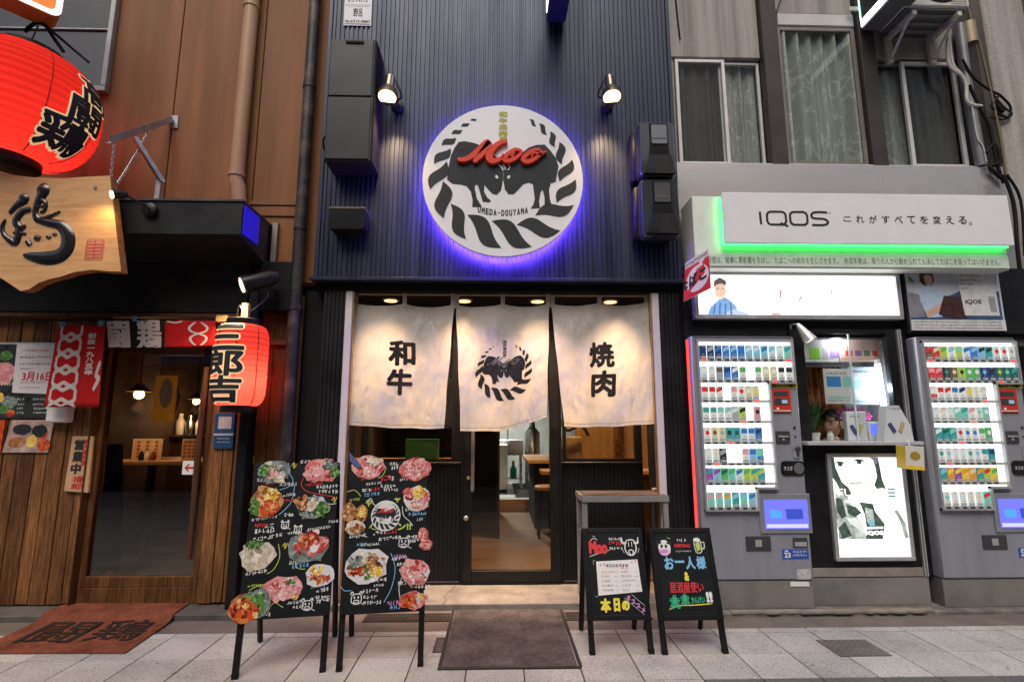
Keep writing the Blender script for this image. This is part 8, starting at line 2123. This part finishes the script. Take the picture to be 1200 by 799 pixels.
# lit poster under the shelf
fx0, fx1 = UX(974, 595, YK - .02), UX(1066, 595, YK - .02); fz0, fz1 = UZ(1020, 657, YK - .02), UZ(1020, 531, YK - .02)
r = root('lit_poster', 'backlit monochrome portrait poster in a silver frame under the kiosk', 'lightbox', ((fx0 + fx1) / 2, YK, fz0))
f = MB(); e = .032; y0 = YK - .03
f.box(fx0, fx1, y0, YK + .009, fz0, fz0 + e, c=.004); f.box(fx0, fx1, y0, YK + .009, fz1 - e, fz1, c=.004); f.box(fx0, fx0 + e, y0 + .001, YK + .009, fz0 + e + .0005, fz1 - e - .0005, c=.004); f.box(fx1 - e, fx1, y0 + .001, YK + .009, fz0 + e + .0005, fz1 - e - .0005, c=.004); f.build('frame', m_alu, r)
b = MB(); b.box(fx0 + e, fx1 - e, y0 + .012, YK + .008, fz0 + e, fz1 - e); sp = b.build('lit_sheet', glow('poster_lit', (1, .99, .95), 1.05), r)
iw, ih = fx1 - fx0 - 2 * e, fz1 - fz0 - 2 * e
def pq(x, y): return (fx0 + e + iw * (x - 30) / 500.0, fz1 - e - ih * (y - 38) / 710.0)
yy = y0 + .0115
def pk(poly, mat, nm, k): 
    b = MB(); b.sheet([pq(*p) for p in poly], yy - k * .0003); b.build(nm, mat, sp)
dk = M('lit_charcoal', (.05, .075, .06), .5, var=.7, scale=18, emit=.5); md = M('lit_midgrey', (.30, .35, .32), .5, var=.75, scale=16, emit=.7); lt = em('lightgrey', (.62, .66, .62), .6)
pk([(30, 38), (55, 38), (60, 110), (95, 215), (140, 260), (160, 300), (120, 330), (80, 290), (60, 230), (30, 180)], dk, 'printed_hair', 0)
pk([(330, 38), (370, 38), (378, 110), (385, 200), (405, 270), (380, 262), (340, 268), (325, 240), (350, 180), (345, 110)], dk, 'printed_hair', 1)
pk([(310, 38), (365, 38), (362, 85), (340, 90), (335, 60)], em('violet', (.28, .26, .42), .35), 'printed_hairband', 2)
pk([(38, 300), (95, 310), (130, 330), (160, 400), (230, 600), (235, 625), (40, 625), (30, 480)], md, 'printed_jacket', 3)
pk([(205, 362), (300, 375), (310, 430), (370, 520), (345, 625), (225, 625), (240, 560), (235, 450)], dk, 'printed_jacket', 4)
pk([(45, 330), (85, 340), (105, 460), (70, 480), (40, 420)], dk, 'printed_fold', 5); pk([(115, 380), (175, 395), (215, 440), (160, 470), (115, 440)], dk, 'printed_fold', 6); pk([(40, 545), (90, 500), (130, 600), (60, 622)], dk, 'printed_fold', 7); pk([(100, 470), (215, 490), (225, 590), (190, 560), (130, 520)], lt, 'printed_fold', 8)
pk([(240, 400), (295, 415), (300, 500), (270, 540), (245, 500)], md, 'printed_fold', 6)
pk([(445, 425), (470, 420), (520, 520), (528, 615), (500, 620), (480, 500)], md, 'printed_sleeve', 5)
for cx_, cy_, w_ in ((95, 88, 40), (232, 72, 48)):
    pk([(cx_ - w_, cy_ - 6), (cx_ - w_ * .4, cy_ - 22), (cx_ + w_ * .4, cy_ - 20), (cx_ + w_, cy_ + 2), (cx_ + w_ * .3, cy_ - 8), (cx_ - w_ * .4, cy_ - 8)], dk, 'printed_eyelid', 9)
    pk([(cx_ + 18 * math.cos(t), cy_ + 16 * math.sin(t)) for t in [2 * PI * k / 12 for k in range(12)]], dk, 'printed_eye', 10)
    pk([(cx_ - w_ * .9, cy_ - 36), (cx_, cy_ - 48), (cx_ + w_ * 1.1, cy_ - 38), (cx_, cy_ - 42)], md, 'printed_brow', 10)
pk([(145, 165), (160, 172), (180, 168), (205, 160), (190, 180), (165, 182)], lt, 'printed_nose', 9)
pk([(135, 222), (160, 212), (190, 218), (220, 208), (250, 212), (225, 236), (185, 244), (155, 240)], lt, 'printed_lips', 9); pk([(138, 224), (160, 228), (200, 228), (248, 214), (200, 222), (160, 222)], md, 'printed_mouth', 11)
pk([(180, 262), (215, 262), (200, 268)], lt, 'printed_chin', 9)
pk([(255, 490), (290, 485), (300, 530), (262, 535)], em('cyan', (.20, .42, .55), .6), 'printed_device', 12); pk([(222, 540), (355, 536), (355, 552), (222, 556)], em('whiteband', (.8, .8, .8), .9), 'printed_band', 12)
b = MB(); a, c = pq(228, 600), pq(352, 565); b.text('IQOS', a[0], c[0], a[1], c[1], yy - .0042, .003); a, c = pq(105, 368), pq(182, 345); b.text('MARKS', a[0], c[0], a[1], c[1], yy - .0042, .002); b.build('lettering', em('whiteink', (.85, .85, .85), 1.0), sp)
b = MB(); a, c = pq(60, 320), pq(395, 265); b.text('FUTURE', a[0], c[0], a[1], c[1], yy - .0044, .001); b.build('lettering', em('pinkfaint', (.80, .72, .72), .85), sp)
b = MB()
for y_, c_ in ((270, 0), (295, 0), (320, 0)): a = pq(412, y_ + 6); d2 = pq(465, y_ - 6); b.rect((a[0], d2[0], a[1], d2[1]), yy - .0045)
b.build('colour_bars', em('bars', (.15, .28, .38), .5), sp)
b = MB(); rg = random.Random(12)
for y_ in (660, 690, 720, 738): a = pq(80, y_); c = pq(300, y_); b.scribble(a[0], c[0], a[1], .013, yy - .0002, rg); a = pq(330, y_); c = pq(510, y_); b.scribble(a[0], c[0], a[1], .013, yy - .0002, rg)
b.build('lettering', em('captions', (.4, .4, .4), .5), sp)

# ------------------------------------------------------------------ the person in the kiosk
def skin_body(name, joints, edges, mat, parent, sub=2):
    me = bpy.data.meshes.new(name); me.from_pydata([j[:3] for j in joints], edges, []); me.materials.append(mat)
    o = bpy.data.objects.new(name, me); COL.objects.link(o); o.parent = parent
    m = o.modifiers.new('skin', 'SKIN'); m.use_smooth_shade = True
    for v, j in zip(me.skin_vertices[0].data, joints): v.radius = (j[3], j[4] if len(j) > 4 else j[3])
    me.skin_vertices[0].data[0].use_root = True
    s_ = o.modifiers.new('sub', 'SUBSURF'); s_.levels = sub; s_.render_levels = sub
    return o
hx_, hz_ = U(979, 497, 4.56)
ps = root('person', 'person with short dark hair sitting at the kiosk counter, head turned aside', 'person', (hx_, 4.62, .03), rz=0)
m_skin = M('skin', (.40, .22, .145), .5, var=.12, scale=20)
hz = hz_ - .03
bx_ = -.02
J = [(0, .05, .55, .15, .12), (0, .05, .75, .16, .12), (0, .04, hz - .30, .17, .11), (0, .03, hz - .20, .13, .08), (0, .01, hz - .135, .055, .055), (0, 0, hz - .09, .052, .052),
     (-.17, .03, hz - .215, .062, .062), (-.22, -.02, hz - .38, .047, .047), (-.16, -.12, hz - .42, .038, .038),
     (.17, .03, hz - .215, .062, .062), (.22, -.02, hz - .38, .047, .047), (.14, -.12, hz - .42, .038, .038)]
E_ = [(0, 1), (1, 2), (2, 3), (3, 4), (4, 5), (3, 6), (6, 7), (7, 8), (3, 9), (9, 10), (10, 11)]
bd = skin_body('body', J, E_, m_skin, ps)
# head as one shaped surface: 0 rad looks along -y; turned to the left
ht = RAD(-58)
b = MB(); nu, nv = 28, 22
def headp(u, v):
    th = 2 * PI * u; ph = PI * v
    x, y, z = math.sin(ph) * math.sin(th), -math.sin(ph) * math.cos(th), math.cos(ph)
    X, Y, Z = x * .067, y * .090, z * .116
    if z < 0: X *= 1 + .22 * z; Y *= 1 + (.10 if y < 0 else .28) * z       # jaw, nape
    fr_ = max(0, -y) * math.exp(-(x / .22) ** 2)
    Y -= .020 * fr_ * math.exp(-((z + .12) / .16) ** 2)                     # nose
    Y -= .007 * fr_ * math.exp(-((z + .50) / .10) ** 2)                     # lips
    Y -= .008 * fr_ * math.exp(-((z + .82) / .14) ** 2)                     # chin
    Y -= .007 * max(0, -y) * math.exp(-((z - .24) / .10) ** 2)              # brow
    for s_ in (-1, 1): Y += .010 * max(0, -y) * math.exp(-((x - s_ * .38) / .18) ** 2 - ((z - .06) / .13) ** 2)
    return X, Y, Z
def turn(p, k=1.0):
    x, y, z = p; c, s_ = math.cos(ht), math.sin(ht)
    return (x * c - y * s_, x * s_ + y * c - .01, z + hz)
b.v = [turn(headp(i / nu, j / nv)) for j in range(nv + 1) for i in range(nu)]
b.f = [(j * nu + i, (j + 1) * nu + i, (j + 1) * nu + (i + 1) % nu, j * nu + (i + 1) % nu) for j in range(nv) for i in range(nu)]; b.m = [0] * len(b.f)
hd = b.build('head', m_skin, ps, smooth=180)
b = MB()
for s_ in (-1, 1):
    for k in range(8): pass
    c0 = Vector((s_ * .076, .008, -.005)); ringp = []
    b.tube([turn(tuple(c0 + Vector((0, .018 * math.sin(t), .026 * math.cos(t))))) for t in [2 * PI * k / 10 for k in range(11)]], .008, 6, cap=False)
    b.tube([turn((s_ * .072, .004, -.012)), turn((s_ * .076, .012, .012))], .012, 6)
b.build('ear', m_skin, hd, smooth=60)
b = MB()
for s_ in (-1, 1):
    for rr, of in ((.011, 0),): 
        c0 = turn((s_ * .030, -.076, .008)); b.lathe([(.002, -.005), (.008, -.003), (.010, 0), (.008, .003), (.002, .005)], c0, 12)
b.build('eye', M('eye_dark', (.05, .035, .03), .3), hd, smooth=80)
b = MB()
for s_ in (-1, 1): b.tube([turn((s_ * .014, -.0935, .030)), turn((s_ * .032, -.088, .036)), turn((s_ * .052, -.070, .030))], [.003, .004, .002], 6)
b.tube([turn((-.022, -.087, -.053)), turn((0, -.0975, -.056)), turn((.022, -.087, -.053))], [.002, .0045, .002], 6)
b.build('brow_and_mouth', M('feature_brown', (.12, .05, .04), .6), hd, smooth=60)
b = MB(); n1, n2 = 28, 12
rg = random.Random(17)
hv = []
for j in range(n2 + 1):
    for i in range(n1):
        th = 2 * PI * i / n1; fr_ = max(0, math.cos(th))
        vmax = .50 - .21 * fr_ ** .6 + .10 * max(0, -math.cos(th))
        X, Y, Z = headp(i / n1, vmax * j / n2)
        k = 1.11 + .05 * rg.random()
        hv.append(turn((X * k, Y * k + .003, Z * k + .004)))
b.v = hv; b.f = [(j * n1 + i, (j + 1) * n1 + i, (j + 1) * n1 + (i + 1) % n1, j * n1 + (i + 1) % n1) for j in range(n2) for i in range(n1)]; b.m = [0] * len(b.f)
for i in range(240):                                           # loose strands
    u, v = rg.random(), rg.uniform(.05, .42); X, Y, Z = headp(u, v); p = Vector(turn((X * 1.12, Y * 1.12, Z * 1.12))); nrm = (p - Vector((0, -.01, hz))).normalized()
    q_ = p + nrm * .012 + Vector((rg.uniform(-.02, .02), rg.uniform(-.01, .01), -.012)); b.tube([tuple(p - nrm * .01), tuple(q_)], [.005, .001], 4)
b.build('hair', M('hair_black', (.014, .011, .010), .75, var=.3, scale=60), ps, smooth=60)
# beige shirt hugging shoulders
SJ = [(0, .05, .60, .165, .135), (0, .05, .80, .172, .135), (0, .04, hz - .30, .182, .122), (0, .032, hz - .205, .142, .092), (0, .02, hz - .165, .075, .075), (-.17, .03, hz - .217, .070, .070), (-.205, 0, hz - .32, .060, .060), (.17, .03, hz - .217, .070, .070), (.205, 0, hz - .32, .060, .060)]
skin_body('shirt', SJ, [(0, 1), (1, 2), (2, 3), (3, 4), (3, 5), (5, 6), (3, 7), (7, 8)], M('shirt_beige', (.42, .32, .24), .85, var=.12, scale=10), ps)

# ------------------------------------------------------------------ far side of the street (behind the camera; seen only in glass)
ob = root('building', 'plain dark shop row on the far side of the street', 'building', (0, -4.6, 0))
b = MB(); b.box(-14, 14, -5.2, -4.2, 2.9, 8.0); b.build('upper_wall', M('far_wall', (.50, .45, .41), .7, var=.2, scale=1), ob)
for i in range(8):
    x = -11.5 + i * 2.9
    b = MB(); b.box(x, x + .4, -5.0, -4.15, -.02, 2.88); b.build('pier', M('far_pier', (.12, .11, .10), .7), ob)
    b = MB(); b.box(x + .41, x + 2.88, -4.9, -4.7, -.02, 2.88); b.build('shop_window', M('far_glass', (.05, .05, .055), .15), ob)
    b = MB(); b.box(x + .45, x + 2.84, -4.14, -4.05, 2.9, 3.4); b.build('sign_board', M('far_sign_%d' % (i % 3), [(.35, .08, .05), (.10, .16, .35), (.5, .42, .25)][i % 3], .5), ob)
